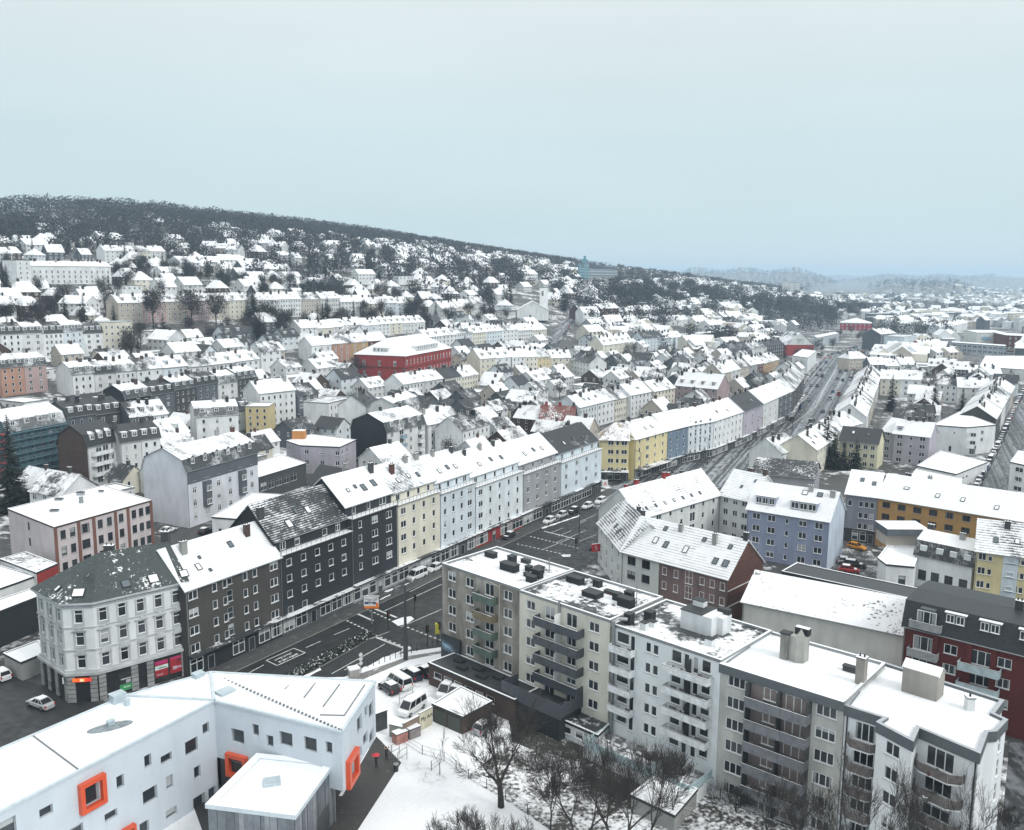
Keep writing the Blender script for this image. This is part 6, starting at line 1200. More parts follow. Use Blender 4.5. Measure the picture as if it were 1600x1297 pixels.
# villas on the wooded slope
vp = []
for i, (W, D, h, wl_, t, cv, rf, hip, rise) in enumerate(((11, 10, 5.5, 'white', 'dark', .97, 'gable', 0, 5), (12, 11, 6, 'cream', 'dark', .95, 'gable', 5, 5), (14, 10, 6.5, 'pale', 'dark', .9, 'gable', 0, 4.5), (10, 10, 5.5, 'bluew', 'dark', .98, 'gable', 4.5, 4.5), (13, 11, 6, 'beige', 'black', .7, 'gable', 3, 5), (18, 11, 8, 'white', 'dark', .97, 'gable', 0, 4), (15, 11, 5.5, 'white', 'dark', 1.0, 'flat', 0, 0), (11, 9, 6, 'slate', 'dark', .85, 'gable', 0, 5), (12, 10, 6, 'brown', 'dark', .95, 'gable', 3, 5))):
    vp.append((proto('villa', '%s %s villa with %s on the slope' % (('tall ' if h > 7 else '') + COLW[wl_], {0: 'gabled'}.get(hip, 'hip-roofed') if rf != 'flat' else 'flat', rname(t, cv)), 'house', W, D, h, wl_, t, cv, rf, rise, hip, 'hillside villas %d' % i), max(W, D)*.6))
HT = []; farv = []
prob = lambda u, v: np.interp(u, [262, 420, 560, 660, 740], [.60, .50, .42, .20, .03])
nv = 0
for p in sorted(fillpoints(264, 800, 60, 2500, 17, 20), key=lambda q: q.length):
    u, v = ucoord(p.x, p.y); px, py = project(p.x, p.y, T(p.x, p.y)+4)
    if not (-40 < px < 1250) or p.length < 330: continue
    clump = mnoise.noise((p.x*.012, p.y*.012, 3.3))
    if rr.random() > prob(u, v) + clump*.8 or not free(p, 8) or not clear_view(px, py-4): HT.append(p); continue
    pr, rad = rr.choice(vp)
    if nv < 285 and p.length < 1600:
        th = a0 + rr.choice((0, 0, 0, PI/2, PI)) + rr.uniform(-.3, .3); W = META[(pr.name, 'W')]; D = META[(pr.name, 'D')]
        off = Vector((math.cos(th), math.sin(th)))*W/2 + Vector((-math.sin(th), math.cos(th)))*D/2
        place(pr, p-off, th, rr.uniform(.85, 1.15), .8); OCC.append((p.x, p.y, rad*.75)); nv += 1
    else: farv.append(p)
for pr, _ in yp+vp:
    if not cnt.get(pr.name):
        for c in KIDS.get(pr.name, []): bpy.data.objects.remove(c, do_unlink=True)
        bpy.data.objects.remove(pr, do_unlink=True)
# ------------------------------------------------------------------ far town in the valley and the last villas: one mass each
def mass(name, label, cat, places):
    mb = MB()
    for (x, y, W, D, h, rise, th, c) in places:
        z = float(T(x, y)) - 1; ca, sa = math.cos(th), math.sin(th)
        P = lambda a, b, q: (x+a*ca-b*sa, y+a*sa+b*ca, z+q)
        c0 = [P(-W/2, -D/2, 0), P(W/2, -D/2, 0), P(W/2, D/2, 0), P(-W/2, D/2, 0)]; c1 = [P(-W/2, -D/2, h), P(W/2, -D/2, h), P(W/2, D/2, h), P(-W/2, D/2, h)]
        for i in range(4): j = (i+1) % 4; mb.poly([c0[i], c0[j], c1[j], c1[i]], c)
        n = max(1, int(W/4))
        for k in range(max(1, int(h/3))):            # window bands as recessed-dark strips of panes
            for i in range(n):
                a, b = -W/2 + W*(i+.25)/n, -W/2 + W*(i+.7)/n; q = h-2.2-3*k
                mb.poly([P(a, -D/2-.06, q), P(b, -D/2-.06, q), P(b, -D/2-.06, q+1.4), P(a, -D/2-.06, q+1.4)], 7)
        if rise > 0:
            r0, r1 = P(-W/2-.3, 0, h+rise), P(W/2+.3, 0, h+rise); e0, e1, e2, e3 = P(-W/2-.3, -D/2-.5, h-.2), P(W/2+.3, -D/2-.5, h-.2), P(W/2+.3, D/2+.5, h-.2), P(-W/2-.3, D/2+.5, h-.2)
            mb.poly([e0, e1, r1, r0], 6); mb.poly([r0, r1, e2, e3], 6); mb.poly([c1[1], c1[2], r1], c); mb.poly([c1[3], c1[0], r0], c)
        else: mb.poly([(a[0], a[1], a[2]+.02) for a in c1], 6)
    mats = [wm('white'), wm('pale'), wm('cream'), wm('grey'), wm('slate'), wm('beige'), roofmat((.06, .065, .07), .86, .1), plain('far_glass', (.05, .06, .07), .2)]
    return mb.build(name, mats, label=label, cat=cat, kind='stuff')
pl = [(p.x, p.y, rr.uniform(10, 15), rr.uniform(9, 11), rr.uniform(5, 8), rr.uniform(3, 5), a0 + rr.choice((0, PI/2)) + rr.uniform(-.3, .3), rr.choice((0, 0, 1, 2, 5, 4))) for p in farv]
mass('distant_villas', 'distant mass of snow-roofed villas on the far slope', 'houses', pl)
pl = []
for i in range(5200):
    r = 640*math.exp(rr.random()*math.log(5600/640)); ang = math.radians(rr.uniform(2, 34)); x, y = r*math.sin(ang), r*math.cos(ang); u, v = ucoord(x, y); p = Vector((x, y))
    if u > 262 or T(x, y) > 30 or not (r > 1000 or free(p, 9)) or seg_dist(p, AV2) < 24: continue
    big = rr.random() < .12 and r > 1250
    if not clear_view(*project(x, y, T(x, y)+8)): continue
    if mnoise.noise((x*.004, y*.004, 1.0)) > .28: continue
    pl.append((x, y, rr.uniform(10, 20) if not big else rr.uniform(30, 60), rr.uniform(9, 13), rr.uniform(6, 13) if not big else rr.uniform(6, 18), 0 if (big or rr.random() < .3) else rr.uniform(3, 5), a0 + rr.choice((0, PI/2, .5, -.4)) + rr.uniform(-.2, .2), rr.choice((0, 0, 1, 2, 3, 4, 5))))
mass('distant_town', 'distant snow-covered town filling the valley floor', 'town', pl)
# ================================================================== trees
BARK = plain('bark', (.040, .035, .031), .9, var=.4); TWIG = plain('twig', (.048, .041, .037), .9, var=.35); NEED = plain('needles', (.012, .020, .016), .9, var=.5); FTW = plain('far_twig', (.034, .032, .032), .95, var=.5)
def grow(mb, p, d, L, r, lvl, rg, br=3, spread=.55, up=.12, minr=.012):
    n = 3 if lvl > 1 else 2; pts = [p]; rad = [r]; q = p.copy(); dd = d.copy()
    for k in range(n):
        dd = (dd + Vector((rg.uniform(-1, 1), rg.uniform(-1, 1), rg.uniform(-1, 1)))*.13 + Vector((0, 0, up*.3))).normalized(); q = q + dd*L/n; pts.append(q.copy()); rad.append(max(minr, r*(1-.5*(k+1)/n)))
    mb.tube(pts, rad, 7 if r > .12 else (4 if r > .04 else 3), 0 if r > .05 else 1, cap=False)
    if lvl == 0: return
    nb = br + (1 if rg.random() < .4 else 0)
    for k in range(nb):
        t = rg.uniform(.35, 1.0) if k else 1.0; i = min(n-1, int(t*n)); base = pts[i].lerp(pts[i+1], t*n-i)
        a = rg.uniform(0, 2*PI); s = dd.orthogonal().normalized(); s2 = dd.cross(s); side = s*math.cos(a)+s2*math.sin(a); sp = spread*rg.uniform(.6, 1.35)*(1 if k else .45)
        nd_ = (dd*math.cos(sp) + side*math.sin(sp) + Vector((0, 0, up))).normalized()
        grow(mb, base, nd_, L*rg.uniform(.6, .85), max(minr, rad[i]*rg.uniform(.5, .72)), lvl-1, rg, br, spread, up, minr)
def bare_tree(label, p, H, seed, lvl=6, trunks=1, br=3, spread=.5, r0=None, name='bare_tree', cat='tree', group=None, first=.26):
    rg = random.Random(seed); t = thing(name, label, cat, (p.x, p.y, float(T(p.x, p.y))+.05), 0, group); r0 = r0 or H*.02
    tm_, cm = MB(), MB()
    for k in range(trunks):
        d = Vector((rg.uniform(-.15, .15), rg.uniform(-.15, .15), 1)).normalized() if trunks == 1 else Vector((math.cos(k*2.4)*.4, math.sin(k*2.4)*.4, 1)).normalized()
        L = H*first; pts = [Vector((0, 0, -.3)), Vector(d)*L*.5, Vector(d)*L + Vector((rg.uniform(-.1, .1), rg.uniform(-.1, .1), 0))]; tm_.tube(pts, [r0*1.25, r0, r0*.85], 8, 0, False)
        for j in range(3):
            a = j*2.1 + rg.uniform(-.4, .4); nd_ = (d + Vector((math.cos(a), math.sin(a), 0))*rg.uniform(.25, .6)*spread*2).normalized()
            grow(cm, pts[2]-d*.05*j*L, nd_, H*rg.uniform(.22, .3), r0*.66, lvl-1, rg, br, spread)
    tm_.build('trunk', BARK, t); cm.build('crown', [BARK, TWIG], t); return t
def far_tree(label, H, seed, n=900, wide=.36, name='bare_tree', group=None, mat=None):
    """a leafless crown far off: trunk, limbs and several hundred twig slivers spread through its volume"""
    rg = random.Random(seed); t = thing(name, label, 'tree', (0, 9000, 0), 0, group); a = MB(); a.tube([(0, 0, -1), (0, 0, H*.3), (.1*H*.2, 0, H*.62)], [H*.022, H*.017, H*.006], 5)
    for k in range(9):
        an = k*2.4; z = H*rg.uniform(.25, .5); rr_ = H*wide*rg.uniform(.5, .9); a.tube([(0, 0, z), (math.cos(an)*rr_*.5, math.sin(an)*rr_*.5, z+H*.16), (math.cos(an)*rr_, math.sin(an)*rr_, z+H*.32)], [H*.01, H*.007, H*.003], 3, cap=False)
    a.build('trunk', BARK, t); c = MB()
    cl_ = [(rg.uniform(-.6, .6)*wide*H, rg.uniform(-.6, .6)*wide*H, H*rg.uniform(.42, .86), H*rg.uniform(.12, .22)) for _ in range(11)]
    for i in range(n):
        x, y, z, s = rg.choice(cl_); v = Vector((rg.gauss(0, .5), rg.gauss(0, .5), rg.gauss(0, .5)))*s; o = Vector((x, y, z))+v; d = (v.normalized()*.6 + Vector((rg.uniform(-1, 1), rg.uniform(-1, 1), rg.uniform(0, 1)))).normalized()*H*rg.uniform(.04, .10); w = d.orthogonal().normalized()*H*rg.uniform(.006, .013)
        c.poly([o-w, o+w, o+d])
    c.build('crown', mat or FTW, t); return remember(t)
def conifer(label, H, seed, wide=.2, group=None, name='fir_tree', n=1):
    rg = random.Random(seed); t = thing(name, label, 'tree', (0, 9000, 0), 0, group); a = MB(); a.tube([(0, 0, -1), (0, 0, H*.95)], [H*.018, H*.003], 6); a.build('trunk', BARK, t); c = MB()
    tiers = int(H*1.9)
    for i in range(tiers):
        f = i/tiers; z = H*(.06+.92*f); R = H*wide*(1-f)**.8*rg.uniform(.8, 1.15)+.15; nb = max(6, int(15*(1-f)))
        for k in range(nb):
            an = rg.uniform(0, 2*PI); ex = R*rg.uniform(.65, 1.1); tip = Vector((math.cos(an)*ex, math.sin(an)*ex, z-ex*rg.uniform(.15, .4)))
            root = Vector((0, 0, z)); sd = Vector((-math.sin(an), math.cos(an), 0))
            for j in range(5):
                q = root.lerp(tip, .25+.18*j); w = .16*R*(1.25-.2*j)+.07; c.poly([q + sd*w*rg.uniform(.6, 1.2) + Vector((0, 0, -.22*w-rg.uniform(0, .25))), root.lerp(tip, min(1, .5+.18*j)), q - sd*w*rg.uniform(.6, 1.2) + Vector((0, 0, -.22*w-rg.uniform(0, .25))), root.lerp(tip, .12+.18*j)])
    c.build('crown', NEED, t); return remember(t)
bp = [far_tree('leafless grey-brown tree among the hillside villas', 13, 100+i, 1100, .34, group='bare trees on the hillside') for i in range(4)]
cp = [conifer('dark conifer among the hillside villas', 15, 200+i, .19, 'conifers on the hillside') for i in range(3)]
bt2 = [far_tree('leafless tree in a yard between street blocks', 11, 120+i, 900, .36, group='bare trees in the yards') for i in range(3)]
belt = [far_tree('tall leafless tree of the dark wooded belt', 20, 140+i, 1500, .34, group='bare trees of the belt') for i in range(3)]
beltc = [conifer('tall dark conifer of the wooded belt', 24, 240, .15, 'conifers of the belt')]
nb_, nc_ = 0, 0
rest = []
HT.sort(key=lambda q: q.length)
for p in HT:
    for _ in range(3):
        q = p + Vector((rr.uniform(-9, 9), rr.uniform(-9, 9)))
        if not free(q, 1.5) or not clear_view(*project(q.x, q.y, T(q.x, q.y)+6)): continue
        if rr.random() < .25 and nc_ < 130: place(rr.choice(cp), q, rr.uniform(0, 6), rr.uniform(.6, 1.25), .1); nc_ += 1
        elif nb_ < 150: place(rr.choice(bp), q, rr.uniform(0, 6), rr.uniform(.7, 1.2), .1); nb_ += 1
        else: rest.append((q, rr.uniform(9, 16)))
nt_ = 0
for p in fillpoints(30, 262, 60, 1100, 21, 24) + fillpoints(-500, -40, 360, 1000, 30, 34):
    px, py = project(p.x, p.y, T(p.x, p.y))
    if p.length < 240 or not (-20 < px < 1640) or py > 760 or not free(p, 2.0) or nt_ > 60 or (px > 930 and p.length < 400): continue
    place(rr.choice(bt2), p, rr.uniform(0, 6), rr.uniform(.6, 1.05), .1); nt_ += 1
bn = 0
for i in range(95):
    px = rr.uniform(960, 1365); yb = np.interp(px, [960, 1050, 1150, 1250, 1365], [478, 482, 492, 502, 512]); p = hit(px, yb - rr.uniform(0, 24), 0)
    if seg_dist(p, AV2) < 26 or not clear_view(px, project(p.x, p.y, T(p.x, p.y)+8)[1]): continue
    s = np.interp(p.length, [700, 1500], [.8, 1.15])
    if rr.random() < .12: place(beltc[0], p, rr.uniform(0, 6), rr.uniform(.7, 1.1)*s, .2)
    else: place(rr.choice(belt), p, rr.uniform(0, 6), rr.uniform(.7, 1.15)*s, .2)
def at_tree(kind, label, px, py, H, seed, wide=.2):
    t = conifer(label, H, seed, wide) if kind == 'c' else far_tree(label, H, seed, 1600, wide); p = hit(px, py, 0); t.location = (p.x, p.y, float(T(p.x, p.y))); return t
for a in (('c', 'tall dense fir in front of the scaffolded house', 22, 800, 26, 301, .2), ('c', 'broad dark conifer behind the low terrace', 396, 500, 22, 302, .3), ('c', 'dark conifer beside the low terrace above the brick row', 505, 524, 20, 303, .3), ('c', 'slender fir on the slope above the pale blue pair', 484, 418, 20, 304, .2), ('c', 'dark fir among villas above the white row', 524, 418, 20, 305, .24),
          ('c', 'largest fir of the clump behind the orange house', 1290, 728, 17, 306, .26), ('c', 'dark fir touching the cream courtyard wall', 1302, 732, 13, 307, .28), ('c', 'small fir before the pale yellow house', 1318, 733, 10, 308, .28), ('c', 'bushy fir right of the pale yellow house front', 1336, 734, 11, 309, .3),
          ('c', 'tall narrow fir in the white courtyard', 1392, 642, 18, 310, .2), ('c', 'even fir standing in the snowy courtyard lawn', 1459, 646, 16, 311, .24), ('c', 'smaller fir near the side street corner', 1502, 648, 13, 312, .26), ('c', 'round evergreen bush behind the yellow house', 1013, 652, 8, 313, .5), ('c', 'dark fir beside the round brick pavilion', 1052, 565, 18, 314, .24),
          ('c', 'fir before the tall cream courtyard house', 926, 598, 12, 315, .22), ('c', 'fir beside the villas below the church', 755, 488, 17, 316, .25), ('b', 'leafless tree beside the long hillside apartment row', 240, 512, 20, 320, .3), ('b', 'bare tree before the beige hillside houses', 300, 510, 20, 321, .3), ('b', 'tall bare tree at the end of the beige row', 338, 508, 18, 322, .3), ('b', 'spreading bare tree left of the dark conifer', 420, 515, 18, 323, .4), ('b', 'bare trees before the cream dormer house', 985, 565, 13, 324, .5), ('b', 'bare tree in front of the red school', 560, 590, 11, 325, .45), ('b', 'brown bare tree beneath the cream end house', 204, 558, 10, 326, .4)): at_tree(*a)
# ridge forest and far woods: one mass
def woods(name, label, P):
    V = []; F = []
    for (p, H) in P:
        z = float(T(p.x, p.y)); n = 80 if p.length < 1000 else (46 if p.length < 2200 else 24); w = H*.42
        for i in range(n):
            o = np.array([p.x + rr.gauss(0, .42)*w, p.y + rr.gauss(0, .42)*w, z + H*(rr.random()**.7)]); d = np.array([rr.uniform(-1, 1), rr.uniform(-1, 1), rr.uniform(-.2, 1)])*H*.16; s = np.array([rr.uniform(-1, 1), rr.uniform(-1, 1), rr.uniform(-1, 1)])*H*.055
            k = len(V); V += [tuple(o-s), tuple(o+s), tuple(o+d)]; F.append((k, k+1, k+2))
    me = bpy.data.meshes.new(name); me.from_pydata(V, [], F); me.materials.append(FTW); return obj(name, me, label=label, cat='woods', kind='stuff')
P_ = []
for p in fillpoints(690, 1010, -200, 3300, 12, 12):
    px, py = project(p.x, p.y, T(p.x, p.y)+5)
    if -60 < px < 1150: P_.append((p, rr.uniform(11, 17)))
woods('ridge_forest', 'leafless forest covering the top of the ridge', P_)
woods('hillside_groves', 'groves of leafless trees between the hillside villas', rest)
P_ = []
for i in range(420):
    px = rr.uniform(950, 1370); yb = np.interp(px, [960, 1050, 1150, 1250, 1365], [480, 484, 494, 503, 512]); p = hit(px, yb - rr.uniform(0, 26), 0)
    if seg_dist(p, AV2) > 26 and clear_view(px, project(p.x, p.y, T(p.x, p.y)+8)[1]): P_.append((p, rr.uniform(12, 21)))
woods('tree_belt', 'dark belt of leafless trees above the avenue', P_)
P_ = []
for i in range(6500):
    r = 700*math.exp(rr.random()*math.log(6200/700)); ang = math.radians(rr.uniform(3, 34)); p = Vector((r*math.sin(ang), r*math.cos(ang)))
    if (mnoise.noise((p.x*.004, p.y*.004, 1.0)) < .02 and T(p.x, p.y) < 12) or ucoord(p.x, p.y)[0] > 262 or seg_dist(p, AV2) < 30 or not clear_view(*project(p.x, p.y, T(p.x, p.y)+8)): continue
    P_.append((p, rr.uniform(9, 16)))
for i in range(5200):
    r = rr.uniform(3000, 8600); ang = math.radians(rr.uniform(8, 28)); p = Vector((r*math.sin(ang), r*math.cos(ang)))
    if T(p.x, p.y) > 14: P_.append((p, rr.uniform(18, 28)))
woods('valley_woods', 'far belts of leafless trees between the valley houses', P_)
# ================================================================== vehicles
CARCOL = dict(white=(.70, .72, .73), black=(.012, .013, .015), grey=(.14, .15, .16), silver=(.42, .44, .45), blue=(.05, .09, .18), red=(.38, .03, .03), orange=(.62, .27, .03), navy=(.02, .03, .05), green=(.05, .10, .08))
def paint(c): return plain('paint_' + c, CARCOL[c], .28, .1, var=.04)
CGL = plain('car_glass', (.018, .022, .026), .08, var=.05); TYRE = plain('tyre', (.015, .015, .016), .9); RIM = plain('rim', (.35, .36, .37), .35, .7); HL = plain('headlight', (.75, .77, .78), .15); TL = plain('tail_light', (.45, .01, .02), .25)
KIND = dict(  # stations: x, half width, belt height ; cabin: bottom x0,x1, top x0,x1, roof height
    hatch=([(-2.05, .74, .80), (-1.95, .84, .95), (-1.0, .88, .97), (.6, .88, .95), (1.45, .84, .86), (1.95, .74, .70), (2.08, .62, .55)], (-1.9, .85, -1.45, .1, 1.47)),
    sedan=([(-2.3, .74, .78), (-2.2, .84, .92), (-1.2, .88, .95), (.6, .88, .93), (1.6, .84, .84), (2.15, .74, .68), (2.28, .62, .52)], (-1.75, .9, -1.0, .15, 1.42)),
    estate=([(-2.3, .76, .82), (-2.2, .86, .98), (-1.2, .9, 1.0), (.6, .9, .97), (1.6, .86, .88), (2.15, .76, .70), (2.3, .64, .55)], (-2.18, .9, -1.85, .15, 1.52)),
    van=([(-2.5, .86, 1.0), (-2.42, .95, 1.12), (-1.0, .97, 1.14), (1.0, .97, 1.12), (1.85, .93, 1.0), (2.3, .84, .82), (2.42, .7, .6)], (-2.44, 1.75, -2.34, 1.05, 1.95)),
    bus=([(-5.9, 1.1, 1.1), (-5.85, 1.24, 1.25), (-2, 1.25, 1.25), (2, 1.25, 1.25), (5.5, 1.25, 1.22), (5.85, 1.22, 1.15), (5.92, 1.1, .9)], (-5.86, 5.88, -5.8, 5.75, 3.0)))
CC = {}
def car_parts(kind):
    if kind in CC: return CC[kind]
    st, (b0, b1, t0, t1, rh) = KIND[kind]; body = MB(); zl = .22
    secs = []
    for x, w, zb_ in st: secs.append([(x, -w*.86, zl), (x, -w, zl+.2), (x, -w, zb_-.12), (x, -w*.92, zb_), (x, w*.92, zb_), (x, w, zb_-.12), (x, w, zl+.2), (x, w*.86, zl)])
    for a, b in zip(secs, secs[1:]):
        for i in range(8): j = (i+1) % 8; body.poly([a[i], b[i], b[j], a[j]])
    body.poly(secs[0]); body.poly(secs[-1][::-1])
    W = max(s[1] for s in st); wb, wt_ = W*.9, W*.74; zb_ = st[2][2]-.03
    B = [(b0, -wb, zb_), (b1, -wb, zb_), (b1, wb, zb_), (b0, wb, zb_)]; Tp = [(t0, -wt_, rh), (t1, -wt_, rh), (t1, wt_, rh), (t0, wt_, rh)]
    gl = MB(); 
    for i in range(4): j = (i+1) % 4; gl.poly([B[i], B[j], Tp[j], Tp[i]])
    # roof panel and pillars in body colour
    body.prism([(t0-.03, -wt_-.02), (t1+.03, -wt_-.02), (t1+.03, wt_+.02), (t0-.03, wt_+.02)], rh-.02, rh+.05)
    for i in range(4): body.tube([B[i], Tp[i]], .055, 4)
    n = 2 if kind != 'bus' else 7
    for k in range(1, n+1):
        f = k/(n+1)
        for s in (-1, 1): body.tube([(b0+(b1-b0)*f, s*wb, zb_), (t0+(t1-t0)*f, s*wt_, rh)], .05, 4)
    wh = MB(); wh.tube([(0, -.1, 0), (0, .1, 0)], .33, 12); rm = MB(); rm.tube([(0, -.115, 0), (0, .115, 0)], .19, 8)
    L0, L1 = st[0][0], st[-1][0]
    h1 = MB(); h1.box(-.05, .05, -.17, .17, -.07, .07); t1_ = MB(); t1_.box(-.05, .05, -.09, .09, -.18, .18)
    sn = MB(); sn.prism([(t0+.05, -wt_+.04), (t1-.02, -wt_+.04), (t1-.02, wt_-.04), (t0+.05, wt_-.04)], rh+.045, rh+.13)
    if kind in ('hatch', 'sedan', 'estate'): a = st[4]; c = st[3]; sn.poly([(b1+.1, -W*.7, st[3][2]+.03), (a[0], -W*.66, a[2]+.03), (a[0], W*.66, a[2]+.03), (b1+.1, W*.7, st[3][2]+.03)])
    CC[kind] = dict(body=body, glass=gl.data('window_glass', [CGL]), wheel=wh.data('wheel', [TYRE]), rim=rm.data('rim', [RIM]), hl=h1.data('headlight', [HL]), tl=t1_.data('tail_light', [TL]), snow=sn.data('snow_cover', [SNOWM]), L=(L0, L1), W=W, hz=st[-2][2]-.12, tz=st[1][2]-.2, bm={})
    return CC[kind]
def vehicle(kind, col, label, p, ang, snow=True, group=None, z=0.0, full=True, name='car', cat='car'):
    c = car_parts(kind); t = thing(name, label, cat, (p[0], p[1], z), ang, group)
    if col not in c['bm']: c['bm'][col] = c['body'].data('body', [paint(col)])
    obj('body', c['bm'][col], t); obj('window_glass', c['glass'], t)
    if snow: obj('snow_cover', c['snow'], t)
    L0, L1 = c['L']; W = c['W']
    for x in (L0*.62, L1*.64):
        for s in (-1, 1):
            w = obj('wheel', c['wheel'], t, (x, s*(W-.06), .33))
            if full: obj('rim', c['rim'], w)
    if full:
        for s in (-1, 1): obj('headlight', c['hl'], t, (L1-.1, s*W*.6, c['hz'])); obj('tail_light', c['tl'], t, (L0+.04, s*W*.82, c['tz']))
    return t
def vpx(kind, col, label, rear, front, snow=True, group=None, z=.02, **k):
    a, b = G(*rear), G(*front); d = b-a; m_ = (a+b)/2; return vehicle(kind, col, label, (m_.x, m_.y), math.atan2(d.y, d.x), snow, group, z, **k)
ZL = .14
vpx('hatch', 'black', 'black hatchback parked nearest the kindergarten corner', (622, 1090), (594, 1072), z=ZL)
vpx('van', 'white', 'white minibus parked beside the black hatchback', (641, 1084), (606, 1062), z=ZL, name='minibus', cat='van')
vpx('estate', 'navy', 'dark estate car with snowy roof right of the white minibus', (656, 1068), (628, 1051), z=ZL)
vpx('sedan', 'black', 'black saloon at the end of the parked line', (678, 1064), (647, 1046), True, z=ZL)
vpx('van', 'white', 'white van parked nose-out beside the billboard wall', (716, 1072), (684, 1100), z=ZL, name='van', cat='van')
vpx('van', 'silver', 'silver van next to the white nose-out van', (728, 1078), (702, 1102), z=ZL, name='van', cat='van')
vpx('van', 'white', 'snow-buried camper van behind the graffiti wall', (668, 1096), (618, 1130), z=ZL, name='camper_van', cat='van')
vpx('hatch', 'silver', 'snow-covered car parked under the big bare tree', (738, 1156), (778, 1130), z=ZL)
vpx('van', 'white', 'white delivery van at the kerb before the cream shop front', (668, 897), (634, 911), z=.02, name='van', cat='van')
vpx('hatch', 'white', 'white car parked behind the delivery van', (689, 887), (668, 897))
vpx('sedan', 'silver', 'snow-topped silver car in the side street by the corner house', (80, 1110), (46, 1098))
vpx('estate', 'white', 'snow-covered car parked at the side street edge', (16, 1068), (-16, 1050))
for (r, f, c, k, l) in (((869, 812), (846, 822), 'white', 'hatch', 'first white car of the kerb line before the grey house'), ((886, 805), (868, 812), 'silver', 'hatch', 'silver car second in the kerb line before the pale end house'), ((905, 797), (886, 806), 'black', 'hatch', 'black car with snow roof in the kerb line'), ((927, 790), (908, 798), 'white', 'hatch', 'white car fourth in the kerb line by the pharmacy sign'), ((947, 782), (929, 790), 'white', 'estate', 'white estate last in the kerb line by the pharmacy sign'), ((806, 836), (783, 847), 'black', 'hatch', 'dark car parked outside the red shop front')): vpx(k, c, l, r, f)
vpx('hatch', 'orange', 'orange car before the grey-blue garage shop', (1325, 855), (1352, 861), False); vpx('hatch', 'red', 'red car with white roof in the small yard', (1312, 892), (1342, 896)); vpx('estate', 'black', 'dark estate behind the red car in the yard', (1320, 884), (1350, 888)); vpx('hatch', 'silver', 'silver car half hidden behind the red car', (1312, 880), (1334, 882))
vpx('sedan', 'white', 'snowy car beside the white gable wall', (250, 836), (275, 828)); vpx('hatch', 'black', 'dark snow-topped car under the bay-windowed house', (312, 838), (330, 829)); vpx('hatch', 'silver', 'silver car below the scaffold netting', (62, 768), (88, 762))
def along(poly, s):
    for q, r in zip(poly, poly[1:]):
        L = (r-q).length
        if s <= L: d = (r-q)/L; return q+d*s, d
        s -= L
    return None, None
cc = ['white', 'black', 'grey', 'silver', 'silver', 'blue', 'grey', 'black', 'red', 'navy']; rc = random.Random(11)
for side, off, s0, ctx in ((1, 12.2, 120, 'parked on the far kerb of the avenue'), (-1, 12.2, 120, 'parked on the near kerb of the avenue')):
    s = s0
    while True:
        p, d = along(AV2, s)
        if p is None or s > 640: break
        if rc.random() < .8:
            n = Vector((-d.y, d.x))*off*side; c = rc.choice(cc); vehicle(rc.choice(('hatch', 'hatch', 'estate', 'sedan')), c, '%s car with snow-covered roof %s' % (c, ctx), p+n, math.atan2(d.y, d.x)+(PI if side > 0 else 0), True, 'cars %s' % ctx, .02+float(T(*p)), False)
        s += 6.2
for lane, s0, step, fl in ((8.2, 150, 47, PI), (4.8, 180, 61, PI), (-4.6, 130, 41, 0), (-8, 170, 55, 0)):
    s = s0
    while True:
        p, d = along(AV2, s)
        if p is None or s > 600: break
        n = Vector((-d.y, d.x))*lane; c = rc.choice(cc); vehicle(rc.choice(('hatch', 'estate', 'sedan', 'van')), c, '%s car driving along the slushy avenue' % c, p+n, math.atan2(d.y, d.x)+fl, False, 'traffic on the avenue', .02+float(T(*p)), False); s += step*rc.uniform(.7, 1.3)
p, d = along(AV2, 222); n = Vector((-d.y, d.x))*6.6; vehicle('bus', 'blue', 'blue and silver bus driving down the avenue', p+n, math.atan2(d.y, d.x)+PI, True, None, .05, False, 'bus', 'bus')
for side, ctx in ((1, 'on the house side of the side street'), (-1, 'on the outer kerb of the side street')):
    s = 14
    while True:
        p, d = along(RS, s)
        if p is None: break
        n = Vector((-d.y, d.x))*6.0*side; c = rc.choice(cc); vehicle(rc.choice(('hatch', 'estate', 'sedan', 'van')), c, '%s snow-topped car %s' % (c, ctx), p+n, math.atan2(d.y, d.x), True, 'cars %s' % ctx, .02+float(T(*p)), False); s += 6.0
s = 4
while True:
    p, d = along(HST, s)
    if p is None: break
    n = Vector((-d.y, d.x))*3.2*(1 if rc.random() < .5 else -1); c = rc.choice(cc); vehicle('hatch', c, '%s car parked on the steep hill street' % c, p+n, math.atan2(d.y, d.x), True, 'cars on the hill street', .05+float(T(*p)), False); s += 7
for i in range(16):
    p = hit(rc.uniform(1275, 1330), rc.uniform(551, 558), 0)
    if seg_dist(p, AV2) > 16: c = rc.choice(cc); vehicle('hatch', c, '%s snow-topped car on the showroom forecourt' % c, p, rc.uniform(0, 6), True, 'forecourt cars', .02+float(T(*p)), False)
